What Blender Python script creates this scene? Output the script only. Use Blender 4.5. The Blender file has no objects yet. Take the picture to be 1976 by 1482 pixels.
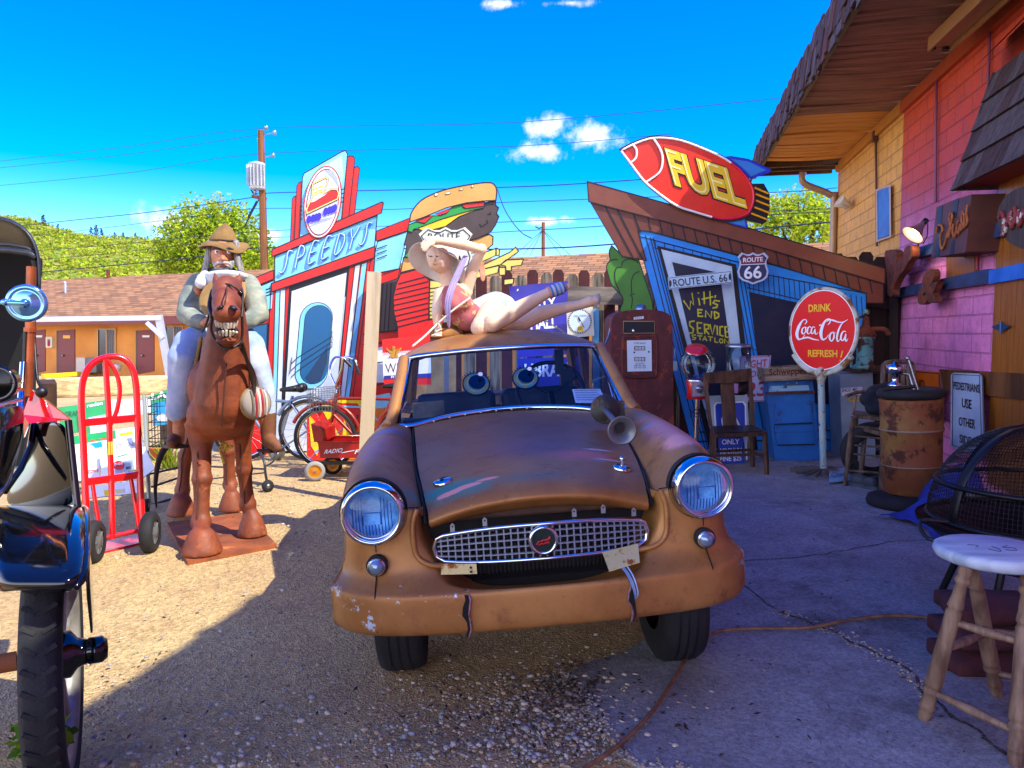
import bpy, math, random
from mathutils import Vector as V, Matrix, Quaternion, noise as NZ
R = math.radians
random.seed(11)
SC = bpy.context.scene
COL = SC.collection
# ------------------------------------------------------------------ camera, world, sun, exposure
FP, CX, CY, CH, PITCH = 1480.0, 988.0, 741.0, 1.38, math.atan(101/1480)
cam = bpy.data.cameras.new('camera'); camo = bpy.data.objects.new('camera', cam); COL.objects.link(camo)
camo.location = (0, 0, CH); camo.rotation_euler = (R(90) - PITCH, 0, 0)
cam.sensor_width = 36; cam.sensor_fit = 'HORIZONTAL'; cam.lens = 36*FP/1976
cam.clip_start = .05; cam.clip_end = 5000
SC.camera = camo
SUN = V((.726, -.419, 1.0)).normalized()
sl = bpy.data.lights.new('sun', 'SUN'); so = bpy.data.objects.new('sun', sl); COL.objects.link(so)
sl.energy = 3.25; sl.angle = R(.5); sl.color = (1, .95, .79)
so.rotation_euler = SUN.to_track_quat('Z', 'Y').to_euler(); so.location = (20, -10, 30)
SC.view_settings.view_transform = 'Standard'; SC.view_settings.look = 'None'
SC.view_settings.exposure = 1.45; SC.view_settings.gamma = 1
SC.cycles.use_denoising = True
SC.cycles.max_bounces = 8; SC.cycles.transparent_max_bounces = 12

def pray(px, py):
    r, u = (px-CX)/FP, (CY-py)/FP
    c, s = math.cos(PITCH), math.sin(PITCH)
    return V((r, c+u*s, -s+u*c))
def at(px, py, Y):
    d = pray(px, py); return V((0, 0, CH)) + d*(Y/d.y)
def G(px, py, z=0.0):
    d = pray(px, py); return V((0, 0, CH)) + d*((z-CH)/d.z)
def world():
    w = bpy.data.worlds.new('World'); SC.world = w; w.use_nodes = True
    nt = w.node_tree; N = nt.nodes; L = nt.links; N.clear()
    out = N.new('ShaderNodeOutputWorld'); bg = N.new('ShaderNodeBackground'); bg.inputs[1].default_value = .11
    sky = N.new('ShaderNodeTexSky'); sky.sky_type = 'NISHITA'; sky.sun_disc = False
    sky.sun_elevation = math.asin(SUN.z); sky.sun_rotation = math.atan2(SUN.x, SUN.y)
    sky.air_density = 1.0; sky.dust_density = .35; sky.ozone_density = 3.5; sky.altitude = 1500
    hs = N.new('ShaderNodeHueSaturation'); hs.inputs['Hue'].default_value = .524; hs.inputs['Saturation'].default_value = 1.55; hs.inputs['Value'].default_value = 1.62
    L.new(sky.outputs[0], hs.inputs['Color'])
    tc = N.new('ShaderNodeTexCoord'); cur = hs.outputs[0]
    nz = N.new('ShaderNodeTexNoise'); nz.inputs['Scale'].default_value = 36; nz.inputs['Detail'].default_value = 9; nz.inputs['Roughness'].default_value = .62
    L.new(tc.outputs['Generated'], nz.inputs['Vector'])
    # each cloud: direction, half width, half height (tangent units)
    for (px, py, rx, ry, th) in [(1062, 243, 58, 22, .50), (1040, 294, 62, 22, .50), (1140, 262, 62, 30, .50), (1058, 426, 55, 11, .50),
                             (965, 8, 60, 12, .62), (1100, 6, 90, 10, .64), (330, 425, 50, 34, .44), (500, 452, 55, 14, .50), (1500, 390, 50, 12, .52)]:
        d = pray(px, py).normalized(); rt = d.cross(V((0, 0, 1))).normalized(); up = rt.cross(d)
        def dot(v):
            n = N.new('ShaderNodeVectorMath'); n.operation = 'DOT_PRODUCT'; n.inputs[1].default_value = v
            L.new(tc.outputs['Generated'], n.inputs[0]); return n.outputs['Value']
        def m(op, a, b=None):
            n = N.new('ShaderNodeMath'); n.operation = op
            for i, q in enumerate((a, b)):
                if q is None: continue
                if isinstance(q, (int, float)): n.inputs[i].default_value = q
                else: L.new(q, n.inputs[i])
            return n.outputs[0]
        a = m('DIVIDE', dot(rt), rx/FP); b = m('DIVIDE', dot(up), ry/FP)
        front = m('GREATER_THAN', dot(d), .5)
        rr = m('SQRT', m('ADD', m('MULTIPLY', a, a), m('MULTIPLY', b, b)))
        k = m('SUBTRACT', 1.15, rr)                      # 1.15 centre -> 0
        k = m('ADD', m('MULTIPLY', k, .38), m('SUBTRACT', nz.outputs['Fac'], th))
        mr = N.new('ShaderNodeMapRange'); mr.inputs['From Min'].default_value = .05; mr.inputs['From Max'].default_value = .42; mr.interpolation_type = 'SMOOTHSTEP'
        L.new(k, mr.inputs['Value'])
        fac = m('MULTIPLY', mr.outputs[0], front)
        mx = N.new('ShaderNodeMixRGB'); L.new(fac, mx.inputs[0]); L.new(cur, mx.inputs[1]); mx.inputs[2].default_value = (4.6, 4.8, 5.2, 1)
        cur = mx.outputs[0]
    # cloud-like bright band added low behind and beside the camera, purely as fill light
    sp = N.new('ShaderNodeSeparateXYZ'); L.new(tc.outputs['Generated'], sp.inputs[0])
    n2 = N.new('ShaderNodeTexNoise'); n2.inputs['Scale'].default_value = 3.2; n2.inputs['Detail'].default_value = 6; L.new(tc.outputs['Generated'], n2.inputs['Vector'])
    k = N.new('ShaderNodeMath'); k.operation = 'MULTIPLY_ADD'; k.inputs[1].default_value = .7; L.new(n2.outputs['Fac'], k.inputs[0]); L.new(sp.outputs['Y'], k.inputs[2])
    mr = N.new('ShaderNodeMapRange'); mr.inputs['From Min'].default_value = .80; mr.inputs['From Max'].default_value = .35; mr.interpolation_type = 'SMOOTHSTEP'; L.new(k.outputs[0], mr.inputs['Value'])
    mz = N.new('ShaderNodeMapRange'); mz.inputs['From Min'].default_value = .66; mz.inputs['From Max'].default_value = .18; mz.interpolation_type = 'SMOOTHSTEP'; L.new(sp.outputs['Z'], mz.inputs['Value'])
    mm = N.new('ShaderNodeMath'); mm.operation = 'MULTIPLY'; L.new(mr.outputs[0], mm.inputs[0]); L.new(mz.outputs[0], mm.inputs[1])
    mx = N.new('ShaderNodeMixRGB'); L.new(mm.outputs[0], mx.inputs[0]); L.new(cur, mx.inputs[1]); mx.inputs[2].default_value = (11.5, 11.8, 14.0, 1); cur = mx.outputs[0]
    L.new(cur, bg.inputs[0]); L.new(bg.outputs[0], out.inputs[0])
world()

# ------------------------------------------------------------------ materials
def lin(c):
    if isinstance(c, str):
        c = c.lstrip('#'); c = [int(c[i:i+2], 16)/255 for i in (0, 2, 4)]
        return tuple(x/12.92 if x <= .04045 else ((x+.055)/1.055)**2.4 for x in c)
    return tuple(c)
_M = {}
def mat(name, col, rough=.6, metal=0, col2=None, scale=6, lo=.4, hi=.62, bump=0, bscale=40, rust=None, rthr=.6, rscale=5, coat=0, stretch=(1, 1, 1), emit=0, detail=6, spec=.5):
    if name in _M: return _M[name]
    m = bpy.data.materials.new(name); _M[name] = m; m.use_nodes = True
    nt = m.node_tree; N = nt.nodes; L = nt.links; b = N['Principled BSDF']
    c = lin(col) + (1,); b.inputs['Base Color'].default_value = c
    b.inputs['Roughness'].default_value = rough; b.inputs['Metallic'].default_value = metal
    b.inputs['Specular IOR Level'].default_value = spec
    if coat: b.inputs['Coat Weight'].default_value = coat; b.inputs['Coat Roughness'].default_value = .08
    m.diffuse_color = c
    if col2 or bump or rust:
        tc = N.new('ShaderNodeTexCoord'); mp = N.new('ShaderNodeMapping'); mp.inputs['Scale'].default_value = stretch
        L.new(tc.outputs['Object'], mp.inputs[0])
    def noise(sc, det=detail, ro=.6):
        n = N.new('ShaderNodeTexNoise'); n.inputs['Scale'].default_value = sc; n.inputs['Detail'].default_value = det; n.inputs['Roughness'].default_value = ro
        L.new(mp.outputs[0], n.inputs['Vector']); return n.outputs['Fac']
    def rng(s, a, z):
        n = N.new('ShaderNodeMapRange'); n.inputs[1].default_value = a; n.inputs[2].default_value = z; L.new(s, n.inputs[0]); return n.outputs[0]
    def mix(f, a, z):
        n = N.new('ShaderNodeMixRGB'); L.new(f, n.inputs[0])
        for i, q in ((1, a), (2, z)):
            if isinstance(q, tuple): n.inputs[i].default_value = q
            else: L.new(q, n.inputs[i])
        return n.outputs[0]
    cur = c
    if col2: cur = mix(rng(noise(scale), lo, hi), c, lin(col2)+(1,))
    if rust:
        f = rng(noise(rscale, 10, .7), rthr, rthr+.05)
        cur = mix(f, cur, lin(rust)+(1,))
        r2 = N.new('ShaderNodeMapRange'); r2.inputs[3].default_value = rough; r2.inputs[4].default_value = .9; L.new(f, r2.inputs[0]); L.new(r2.outputs[0], b.inputs['Roughness'])
        if metal:
            r3 = N.new('ShaderNodeMapRange'); r3.inputs[3].default_value = metal; r3.inputs[4].default_value = 0; L.new(f, r3.inputs[0]); L.new(r3.outputs[0], b.inputs['Metallic'])
    if not isinstance(cur, tuple): L.new(cur, b.inputs['Base Color'])
    if bump:
        bp = N.new('ShaderNodeBump'); bp.inputs['Strength'].default_value = bump; bp.inputs['Distance'].default_value = .01
        L.new(noise(bscale, 5), bp.inputs['Height']); L.new(bp.outputs[0], b.inputs['Normal'])
    if emit:
        b.inputs['Emission Color'].default_value = c; b.inputs['Emission Strength'].default_value = emit
    return m
def glass(name, tint, rough=.02, refl=1.0):
    if name in _M: return _M[name]
    m = bpy.data.materials.new(name); _M[name] = m; m.use_nodes = True
    nt = m.node_tree; N = nt.nodes; L = nt.links; N.clear()
    o = N.new('ShaderNodeOutputMaterial'); t = N.new('ShaderNodeBsdfTransparent'); t.inputs[0].default_value = lin(tint)+(1,)
    g = N.new('ShaderNodeBsdfGlossy'); g.inputs['Roughness'].default_value = rough
    fr = N.new('ShaderNodeFresnel'); fr.inputs[0].default_value = 1.5
    mu = N.new('ShaderNodeMath'); mu.operation = 'MULTIPLY'; mu.inputs[1].default_value = refl; L.new(fr.outputs[0], mu.inputs[0])
    x = N.new('ShaderNodeMixShader'); L.new(mu.outputs[0], x.inputs[0]); L.new(t.outputs[0], x.inputs[1]); L.new(g.outputs[0], x.inputs[2]); L.new(x.outputs[0], o.inputs[0])
    return m
# flat paints
def P(name, col, **k):
    k.setdefault('rough', .45)
    if name not in _M and 'col2' not in k:          # every paint carries a little fading and brush texture of its own
        c = lin(col); k.update(col2=tuple(min(1, x*.80+.012) for x in c), scale=4.5, lo=.42, hi=.72); k.setdefault('bump', .06); k.setdefault('bscale', 55)
    return mat(name, col, **k)
INK = mat('ink_black', '#0b0b16', rough=.5)
WHITE = P('white_paint', '#dfe4ec', col2='#cfd6e2', scale=5)
BLACK = mat('black_iron', '#0c0c0e', rough=.45, bump=.15)
RUBBER = mat('tyre_rubber', '#101014', rough=.8, col2='#1c1c20', bump=.3, bscale=90)
CHROME = mat('chrome', '#c9ced6', rough=.1, metal=1, bump=.02, bscale=8)
STEEL = mat('dull_steel', '#9aa0a8', rough=.38, metal=1, bump=.08)
RUSTY = mat('rusty_iron', '#4a2013', rough=.85, col2='#7a3517', scale=14, bump=.5, bscale=60)
WOOD = mat('old_brown_wood', '#4b2f1c', rough=.7, col2='#2c1a10', scale=7, stretch=(1, 1, .15), bump=.3)
PALEWOOD = mat('pale_weathered_wood', '#c9b592', rough=.75, col2='#8f7a5c', scale=9, stretch=(1, 1, .08), bump=.25, lo=.5, hi=.7)
GREYWOOD = mat('grey_weathered_wood', '#8b8078', rough=.85, col2='#4d443e', scale=8, stretch=(.12, 1, 1), bump=.5)

# ------------------------------------------------------------------ objects
MT = {}
def tag(o, label=None, cat=None, group=None, kind=None):
    if label: o['label'] = label
    if cat: o['category'] = cat
    if group: o['group'] = group
    if kind: o['kind'] = kind
    return o
def thing(name, label, cat, loc=(0, 0, 0), rz=0, group=None, rot=None):
    o = bpy.data.objects.new(name, None); COL.objects.link(o); o.empty_display_size = .1
    o.location = loc; o.rotation_euler = rot or (0, 0, rz)
    MT[o.name] = Matrix.LocRotScale(V(loc), o.rotation_euler, None)
    return tag(o, label, cat, group)
def copy_tree(o, parent=None):
    c = o.copy(); COL.objects.link(c)
    if parent: c.parent = parent
    for ch in list(o.children): copy_tree(ch, c)
    return c
def circ(n, r, a0=0, a1=2*math.pi, closed=True):
    return [(r*math.cos(a0+(a1-a0)*i/(n if closed else n-1)), r*math.sin(a0+(a1-a0)*i/(n if closed else n-1))) for i in range(n)]
def frame(d):
    d = V(d).normalized(); u = d.cross(V((0, 0, 1)))
    if u.length < 1e-3: u = V((1, 0, 0))
    u.normalize(); return u, d.cross(u).normalized()
class MB:
    def __init__(s, mt=None): s.v = []; s.f = []; s.fm = []; s.sm = []; s.mats = []; s.mt = mt
    def add(s, vs, fs, m=None, smooth=False):
        m = m or s.mt
        if m not in s.mats: s.mats.append(m)
        k = s.mats.index(m); o = len(s.v); s.v += [V(p) for p in vs]
        for f in fs: s.f.append([o+i for i in f]); s.fm.append(k); s.sm.append(smooth)
        return s
    def box(s, c, sz, m=None, rot=None, rz=0):
        c = V(c); h = V(sz)/2; M = rot.to_matrix() if rot else Matrix.Rotation(rz, 3, 'Z')
        vs = [c + M@V((x*h.x, y*h.y, z*h.z)) for x in (-1, 1) for y in (-1, 1) for z in (-1, 1)]
        return s.add(vs, [(0, 1, 3, 2), (4, 6, 7, 5), (0, 4, 5, 1), (2, 3, 7, 6), (0, 2, 6, 4), (1, 5, 7, 3)], m)
    def bar(s, p, q, w, t, m=None, up=(0, 0, 1)):
        p = V(p); q = V(q); d = (q-p); u = d.cross(V(up))
        if u.length < 1e-4: u = V((1, 0, 0))
        u.normalize(); w2 = u*w/2; n = u.cross(d).normalized()*t/2
        vs = [e + a*w2 + b*n for e in (p, q) for a in (-1, 1) for b in (-1, 1)]
        return s.add(vs, [(0, 1, 3, 2), (4, 6, 7, 5), (0, 4, 5, 1), (2, 3, 7, 6), (0, 2, 6, 4), (1, 5, 7, 3)], m)
    def tube(s, path, r, m=None, n=8, closed=False, cap=True):
        path = [V(p) for p in path]; k = len(path); rs = r if isinstance(r, (list, tuple)) else [r]*k
        u = None; rings = []
        for i in range(k):
            a = path[i-1] if (i or closed) else path[0]; b = path[(i+1) % k] if (i < k-1 or closed) else path[-1]
            d = (b-a)
            if d.length < 1e-9: d = V((0, 0, 1))
            d.normalize()
            if u is None: u = frame(d)[0]
            u = (u - d*u.dot(d)); u = u.normalized() if u.length > 1e-6 else frame(d)[0]
            w = d.cross(u); rings.append([path[i] + (u*math.cos(2*math.pi*j/n) + w*math.sin(2*math.pi*j/n))*rs[i] for j in range(n)])
        vs = [p for g in rings for p in g]; fs = []
        for i in range(k if closed else k-1):
            a = i*n; b = ((i+1) % k)*n
            for j in range(n): fs.append((a+j, a+(j+1) % n, b+(j+1) % n, b+j))
        s.add(vs, fs, m, True)
        if cap and not closed:
            s.add(rings[0], [tuple(range(n))[::-1]], m); s.add(rings[-1], [tuple(range(n))], m)
        return s
    def cyl(s, p, q, r, r2=None, m=None, n=16):
        return s.tube([p, q], [r, r if r2 is None else r2], m, n)
    def lathe(s, prof, o, ax=(0, 0, 1), m=None, n=24, smooth=True):
        o = V(o); ax = V(ax).normalized(); u, w = frame(ax); k = len(prof); vs = []
        for (r, h) in prof:
            for j in range(n):
                a = 2*math.pi*j/n; vs.append(o + ax*h + (u*math.cos(a)+w*math.sin(a))*max(r, 1e-4))
        fs = [(i*n+j, i*n+(j+1) % n, (i+1)*n+(j+1) % n, (i+1)*n+j) for i in range(k-1) for j in range(n)]
        return s.add(vs, fs, m, smooth)
    def ball(s, c, r, m=None, n=14, rot=None, sq=1.0):
        c = V(c); r = V((r, r, r)) if not hasattr(r, '__len__') else V(r); M = rot.to_matrix() if rot else Matrix.Identity(3)
        h = n//2+1; vs = []
        for i in range(h+1):
            t = math.pi*i/h
            for j in range(n):
                a = 2*math.pi*j/n; p = V((math.sin(t)*math.cos(a), math.sin(t)*math.sin(a), math.cos(t)))
                vs.append(c + M@V((p.x*r.x, p.y*r.y, p.z*r.z)))
        fs = [(i*n+j, (i+1)*n+j, (i+1)*n+(j+1) % n, i*n+(j+1) % n) for i in range(h) for j in range(n)]
        return s.add(vs, fs, m, True)
    def limb(s, pts, m=None, n=12):           # [(p, r), ...] tapered, rounded
        ps = [V(p) for p, r in pts]; rs = [r for p, r in pts]
        s.tube(ps, rs, m, n)
        for p, r in zip(ps, rs): s.ball(p, r, m, n)
        return s
    def prism(s, pts, th, m=None, ms=None):   # front polygon + thickness vector
        pts = [V(p) for p in pts]; th = V(th); k = len(pts)
        s.add(pts, [tuple(range(k))], m); s.add([p+th for p in pts], [tuple(range(k))[::-1]], ms or m)
        s.add(pts+[p+th for p in pts], [(i, k+i, k+(i+1) % k, (i+1) % k) for i in range(k)], ms or m)
        return s
    def grid(s, rows, m=None, smooth=True, wrap=False):
        n = len(rows[0]); vs = [p for r in rows for p in r]
        fs = [(i*n+j, i*n+(j+1) % n, (i+1)*n+(j+1) % n, (i+1)*n+j) for i in range(len(rows)-1) for j in range(n if wrap else n-1)]
        return s.add(vs, fs, m, smooth)
    def build(s, name, parent=None, loc=None, bevel=0, sub=0, solid=0, remesh=0, sm=4, weld=False, auto=False, world=True, seg=2):
        me = bpy.data.meshes.new(name); M = None
        if parent is not None:
            M = MT.get(parent.name, Matrix.Identity(4)); vs = [M.inverted()@p for p in s.v] if world else s.v
        else:
            if loc is None:
                if s.v:
                    xs = [p.x for p in s.v]; ys = [p.y for p in s.v]; loc = ((min(xs)+max(xs))/2, (min(ys)+max(ys))/2, min(p.z for p in s.v))
                else: loc = (0, 0, 0)
            vs = [p-V(loc) for p in s.v]
        me.from_pydata([tuple(p) for p in vs], [], s.f)
        for m in s.mats: me.materials.append(m)
        me.polygons.foreach_set('material_index', s.fm); me.polygons.foreach_set('use_smooth', s.sm); me.update()
        o = bpy.data.objects.new(name, me); COL.objects.link(o)
        if parent is not None: o.parent = parent; MT[o.name] = M
        else: o.location = loc; MT[o.name] = Matrix.Translation(V(loc))
        if weld or sub:
            w = o.modifiers.new('weld', 'WELD'); w.merge_threshold = .0005
        if solid:
            w = o.modifiers.new('solid', 'SOLIDIFY'); w.thickness = abs(solid); w.offset = -1 if solid > 0 else 1
        if remesh:
            w = o.modifiers.new('remesh', 'REMESH'); w.mode = 'VOXEL'; w.voxel_size = remesh; w.use_smooth_shade = True
            w = o.modifiers.new('smooth', 'SMOOTH'); w.iterations = sm; w.factor = .5
        if sub:
            w = o.modifiers.new('sub', 'SUBSURF'); w.levels = sub; w.render_levels = sub
        if bevel:
            w = o.modifiers.new('bevel', 'BEVEL'); w.width = bevel; w.segments = seg; w.limit_method = 'ANGLE'; w.angle_limit = R(35)
        return o
# ---- flat boards drawn in their own plane
class Plane:
    def __init__(s, p, n, tilt=None): s.p = V(p); s.n = V(n).normalized()
    def hit(s, px, py, off=0.0):
        o = V((0, 0, CH)); d = pray(px, py); return o + d*((s.p + s.n*off - o).dot(s.n)/d.dot(s.n))
    def poly(s, mb, pts, m, off=.003):
        return mb.add([s.hit(x, y, off) for x, y in pts], [tuple(range(len(pts)))], m)
    def line(s, mb, pts, w, m, off=.006, closed=False):
        k = len(pts); A = []; B = []
        for i in range(k):
            p = pts[i]; a = pts[i-1] if (i or closed) else None; b = pts[(i+1) % k] if (i < k-1 or closed) else None
            ds = []
            if a: ds.append((p[0]-a[0], p[1]-a[1]))
            if b: ds.append((b[0]-p[0], b[1]-p[1]))
            ns = []
            for d in ds:
                l = math.hypot(*d) or 1; ns.append((-d[1]/l, d[0]/l))
            nx = sum(q[0] for q in ns)/len(ns); ny = sum(q[1] for q in ns)/len(ns); l2 = max(nx*nx+ny*ny, .3)
            nx /= l2; ny /= l2
            A.append(s.hit(p[0]+nx*w/2, p[1]+ny*w/2, off)); B.append(s.hit(p[0]-nx*w/2, p[1]-ny*w/2, off))
        n = len(A); fs = [(i, (i+1) % n, n+(i+1) % n, n+i) for i in range(n if closed else n-1)]
        return mb.add(A+B, fs, m)
    def board(s, mb, pts, th, m, ms=None, off=0):
        return mb.prism([s.hit(x, y, off) for x, y in pts], -s.n*th, m, ms)
    def text(s, mb, t, bl, br, tl, m, off=.005, bold=0, shear=0):
        O = s.hit(*bl, off); U = s.hit(*br, off)-O; W = s.hit(*tl, off)-O
        return text3(mb, t, O, U, W, m, bold, shear)
_T = {}
def glyphs(t, bold=0, shear=0):
    k = (t, bold, shear)
    if k not in _T:
        cu = bpy.data.curves.new('txt', 'FONT'); cu.body = t; cu.offset = bold; cu.shear = shear; cu.resolution_u = 3
        ob = bpy.data.objects.new('txt', cu); COL.objects.link(ob)
        dg = bpy.context.evaluated_depsgraph_get()
        me = bpy.data.meshes.new_from_object(ob.evaluated_get(dg))
        vs = [tuple(v.co) for v in me.vertices]; fs = [tuple(p.vertices) for p in me.polygons]
        bpy.data.objects.remove(ob); bpy.data.curves.remove(cu); bpy.data.meshes.remove(me)
        xs = [v[0] for v in vs]; ys = [v[1] for v in vs]; x0, x1, y0, y1 = min(xs), max(xs), min(ys), max(ys)
        _T[k] = ([((x-x0)/(x1-x0), (y-y0)/(y1-y0)) for x, y, z in vs], fs)
    return _T[k]
def text3(mb, t, O, U, W, m, bold=0, shear=0):
    vs, fs = glyphs(t, bold, shear)
    return mb.add([O+U*x+W*y for x, y in vs], fs, m)
def arc(cx, cy, rx, ry, a0, a1, n=12, rot=0):
    o = []
    for i in range(n):
        a = R(a0+(a1-a0)*i/(n-1)); x = rx*math.cos(a); y = -ry*math.sin(a); c, s_ = math.cos(R(rot)), math.sin(R(rot))
        o.append((cx+x*c+y*s_, cy-x*s_+y*c))
    return o
def ell(cx, cy, rx, ry, n=28, rot=0): return arc(cx, cy, rx, ry, 0, 360*(n-1)/n, n, rot)
def spl(pts, k=6, closed=False):              # Catmull-Rom through the points
    n = len(pts); out = []
    g = (lambda i: pts[i % n]) if closed else (lambda i: pts[max(0, min(n-1, i))])
    for i in range(n if closed else n-1):
        a, b, c, d = g(i-1), g(i), g(i+1), g(i+2)
        for j in range(k):
            t = j/k; out.append(tuple(.5*((2*b[q]) + (c[q]-a[q])*t + (2*a[q]-5*b[q]+4*c[q]-d[q])*t*t + (-a[q]+3*b[q]-3*c[q]+d[q])*t**3) for q in range(len(b))))
    if not closed: out.append(tuple(pts[-1]))
    return out
def spl3(pts, k=6, closed=False): return [V(p) for p in spl([tuple(p) for p in pts], k, closed)]
# ================================================================== ground, yard, hill
def zg(x, y): 
    t = min(1, max(0, (y-14)/7)); return -.55*t*t*(3-2*t)
def ground_mat():
    m = bpy.data.materials.new('gravel_dirt'); m.use_nodes = True; nt = m.node_tree; N = nt.nodes; L = nt.links; b = N['Principled BSDF']
    tc = N.new('ShaderNodeTexCoord')
    def tx(t, sc, **k):
        n = N.new(t); n.inputs['Scale'].default_value = sc
        for a, v in k.items(): n.inputs[a].default_value = v
        L.new(tc.outputs['Object'], n.inputs['Vector']); return n
    def ramp(s, st):
        r = N.new('ShaderNodeValToRGB'); r.color_ramp.elements[0].position = st[0][0]; r.color_ramp.elements[0].color = lin(st[0][1])+(1,)
        r.color_ramp.elements[1].position = st[-1][0]; r.color_ramp.elements[1].color = lin(st[-1][1])+(1,)
        for p, c in st[1:-1]: e = r.color_ramp.elements.new(p); e.color = lin(c)+(1,)
        L.new(s, r.inputs[0]); return r.outputs[0]
    n1 = tx('ShaderNodeTexNoise', 1.1, Detail=8, Roughness=.65); n2 = tx('ShaderNodeTexNoise', 42, Detail=7, Roughness=.75)
    v1 = tx('ShaderNodeTexVoronoi', 55); v2 = tx('ShaderNodeTexVoronoi', 120)
    a = ramp(n1.outputs['Fac'], [(.3, '#c2ac8a'), (.5, '#d8c094'), (.72, '#e6d0a4')])
    c = ramp(n2.outputs['Fac'], [(.32, '#62564c'), (.44, '#c4b094'), (.62, '#c8b498'), (.75, '#e4d4b8')])
    mx = N.new('ShaderNodeMixRGB'); mx.blend_type = 'OVERLAY'; mx.inputs[0].default_value = .75; L.new(a, mx.inputs[1]); L.new(c, mx.inputs[2])
    sc = N.new('ShaderNodeMixRGB'); sc.blend_type = 'MULTIPLY'; sc.inputs[0].default_value = .55; L.new(mx.outputs[0], sc.inputs[1])
    L.new(ramp(v1.outputs['Color'], [(.1, '#8b8178'), (.9, '#ffffff')]), sc.inputs[2])
    L.new(sc.outputs[0], b.inputs['Base Color']); b.inputs['Roughness'].default_value = .9
    ad = N.new('ShaderNodeMath'); ad.operation = 'ADD'; L.new(v1.outputs['Distance'], ad.inputs[0]); L.new(v2.outputs['Distance'], ad.inputs[1])
    ad2 = N.new('ShaderNodeMath'); ad2.operation = 'MULTIPLY_ADD'; ad2.inputs[1].default_value = 1.6; L.new(n2.outputs['Fac'], ad2.inputs[0]); L.new(ad.outputs[0], ad2.inputs[2])
    bp = N.new('ShaderNodeBump'); bp.inputs['Strength'].default_value = .8; bp.inputs['Distance'].default_value = .014; L.new(ad2.outputs[0], bp.inputs['Height']); L.new(bp.outputs[0], b.inputs['Normal'])
    return m
GROUND = ground_mat()
def lines(a, b, fine):
    o = [a]; x = a
    while x < b:
        x += fine(x); o.append(min(x, b))
    return o
xs = lines(-260, 260, lambda v: .5 if abs(v+.5) < 8 else 6); ys = lines(-30, 420, lambda v: .5 if 0 < v < 24 else 8)
MB().grid([[V((x, y, zg(x, y) + (.018*NZ.noise(V((x*.7, y*.7, 0))) if 1 < y < 12 and abs(x) < 8 else 0))) for x in xs] for y in ys], GROUND).build('ground', loc=(0, 0, 0))['kind'] = 'structure'
# concrete yard to the right, broken edge
def conc_mat():
    m = bpy.data.materials.new('yard_concrete'); m.use_nodes = True; nt = m.node_tree; N = nt.nodes; L = nt.links; b = N['Principled BSDF']
    tc = N.new('ShaderNodeTexCoord')
    def tx(sc, d, r):
        n = N.new('ShaderNodeTexNoise'); n.inputs['Scale'].default_value = sc; n.inputs['Detail'].default_value = d; n.inputs['Roughness'].default_value = r
        L.new(tc.outputs['Object'], n.inputs['Vector']); return n.outputs['Fac']
    def rmp(s, p0, c0, p1, c1):
        r = N.new('ShaderNodeValToRGB'); r.color_ramp.elements[0].position = p0; r.color_ramp.elements[0].color = lin(c0)+(1,); r.color_ramp.elements[1].position = p1; r.color_ramp.elements[1].color = lin(c1)+(1,); L.new(s, r.inputs[0]); return r.outputs[0]
    big = rmp(tx(1.3, 9, .68), .35, '#9c9ca0', .68, '#c4c6ca'); fine = rmp(tx(60, 8, .85), .36, '#3f3a3a', .6, '#f0ecea')
    mx = N.new('ShaderNodeMixRGB'); mx.blend_type = 'MULTIPLY'; mx.inputs[0].default_value = .75; L.new(big, mx.inputs[1]); L.new(fine, mx.inputs[2])
    st = rmp(tx(.9, 10, .75), .52, '#ffffff', .66, '#8c8078'); m2 = N.new('ShaderNodeMixRGB'); m2.blend_type = 'MULTIPLY'; m2.inputs[0].default_value = .8; L.new(mx.outputs[0], m2.inputs[1]); L.new(st, m2.inputs[2])
    L.new(m2.outputs[0], b.inputs['Base Color']); b.inputs['Roughness'].default_value = .82
    bp = N.new('ShaderNodeBump'); bp.inputs['Strength'].default_value = .8; bp.inputs['Distance'].default_value = .012; L.new(tx(55, 6, .8), bp.inputs['Height']); L.new(bp.outputs[0], b.inputs['Normal'])
    return m
CONC = conc_mat()
edge = [(1330, 1482), (1240, 1482), (1190, 1440), (1170, 1395), (1140, 1365), (1105, 1330), (1090, 1300), (1150, 1270), (1210, 1255), (1300, 1200), (1360, 1100), (1380, 1000), (1360, 925)]
ep = [G(x, y, .026) for x, y in edge]; fine = []
for i in range(len(ep)-1):
    for j in range(5):
        p = ep[i].lerp(ep[i+1], j/5); q = .05*NZ.noise(p*4); fine.append(V((p.x+q, p.y+q, .026)))
fine = [V((.85, -8, .026)), V((.62, 1.5, .026))] + fine
MB().prism(fine + [V((1.9, 9.2, .026)), V((5.6, 9.2, .026)), V((1.5, -8, .026))], (0, 0, -.06), CONC).build('concrete_yard', loc=(0, 0, 0))['kind'] = 'structure'
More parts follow.
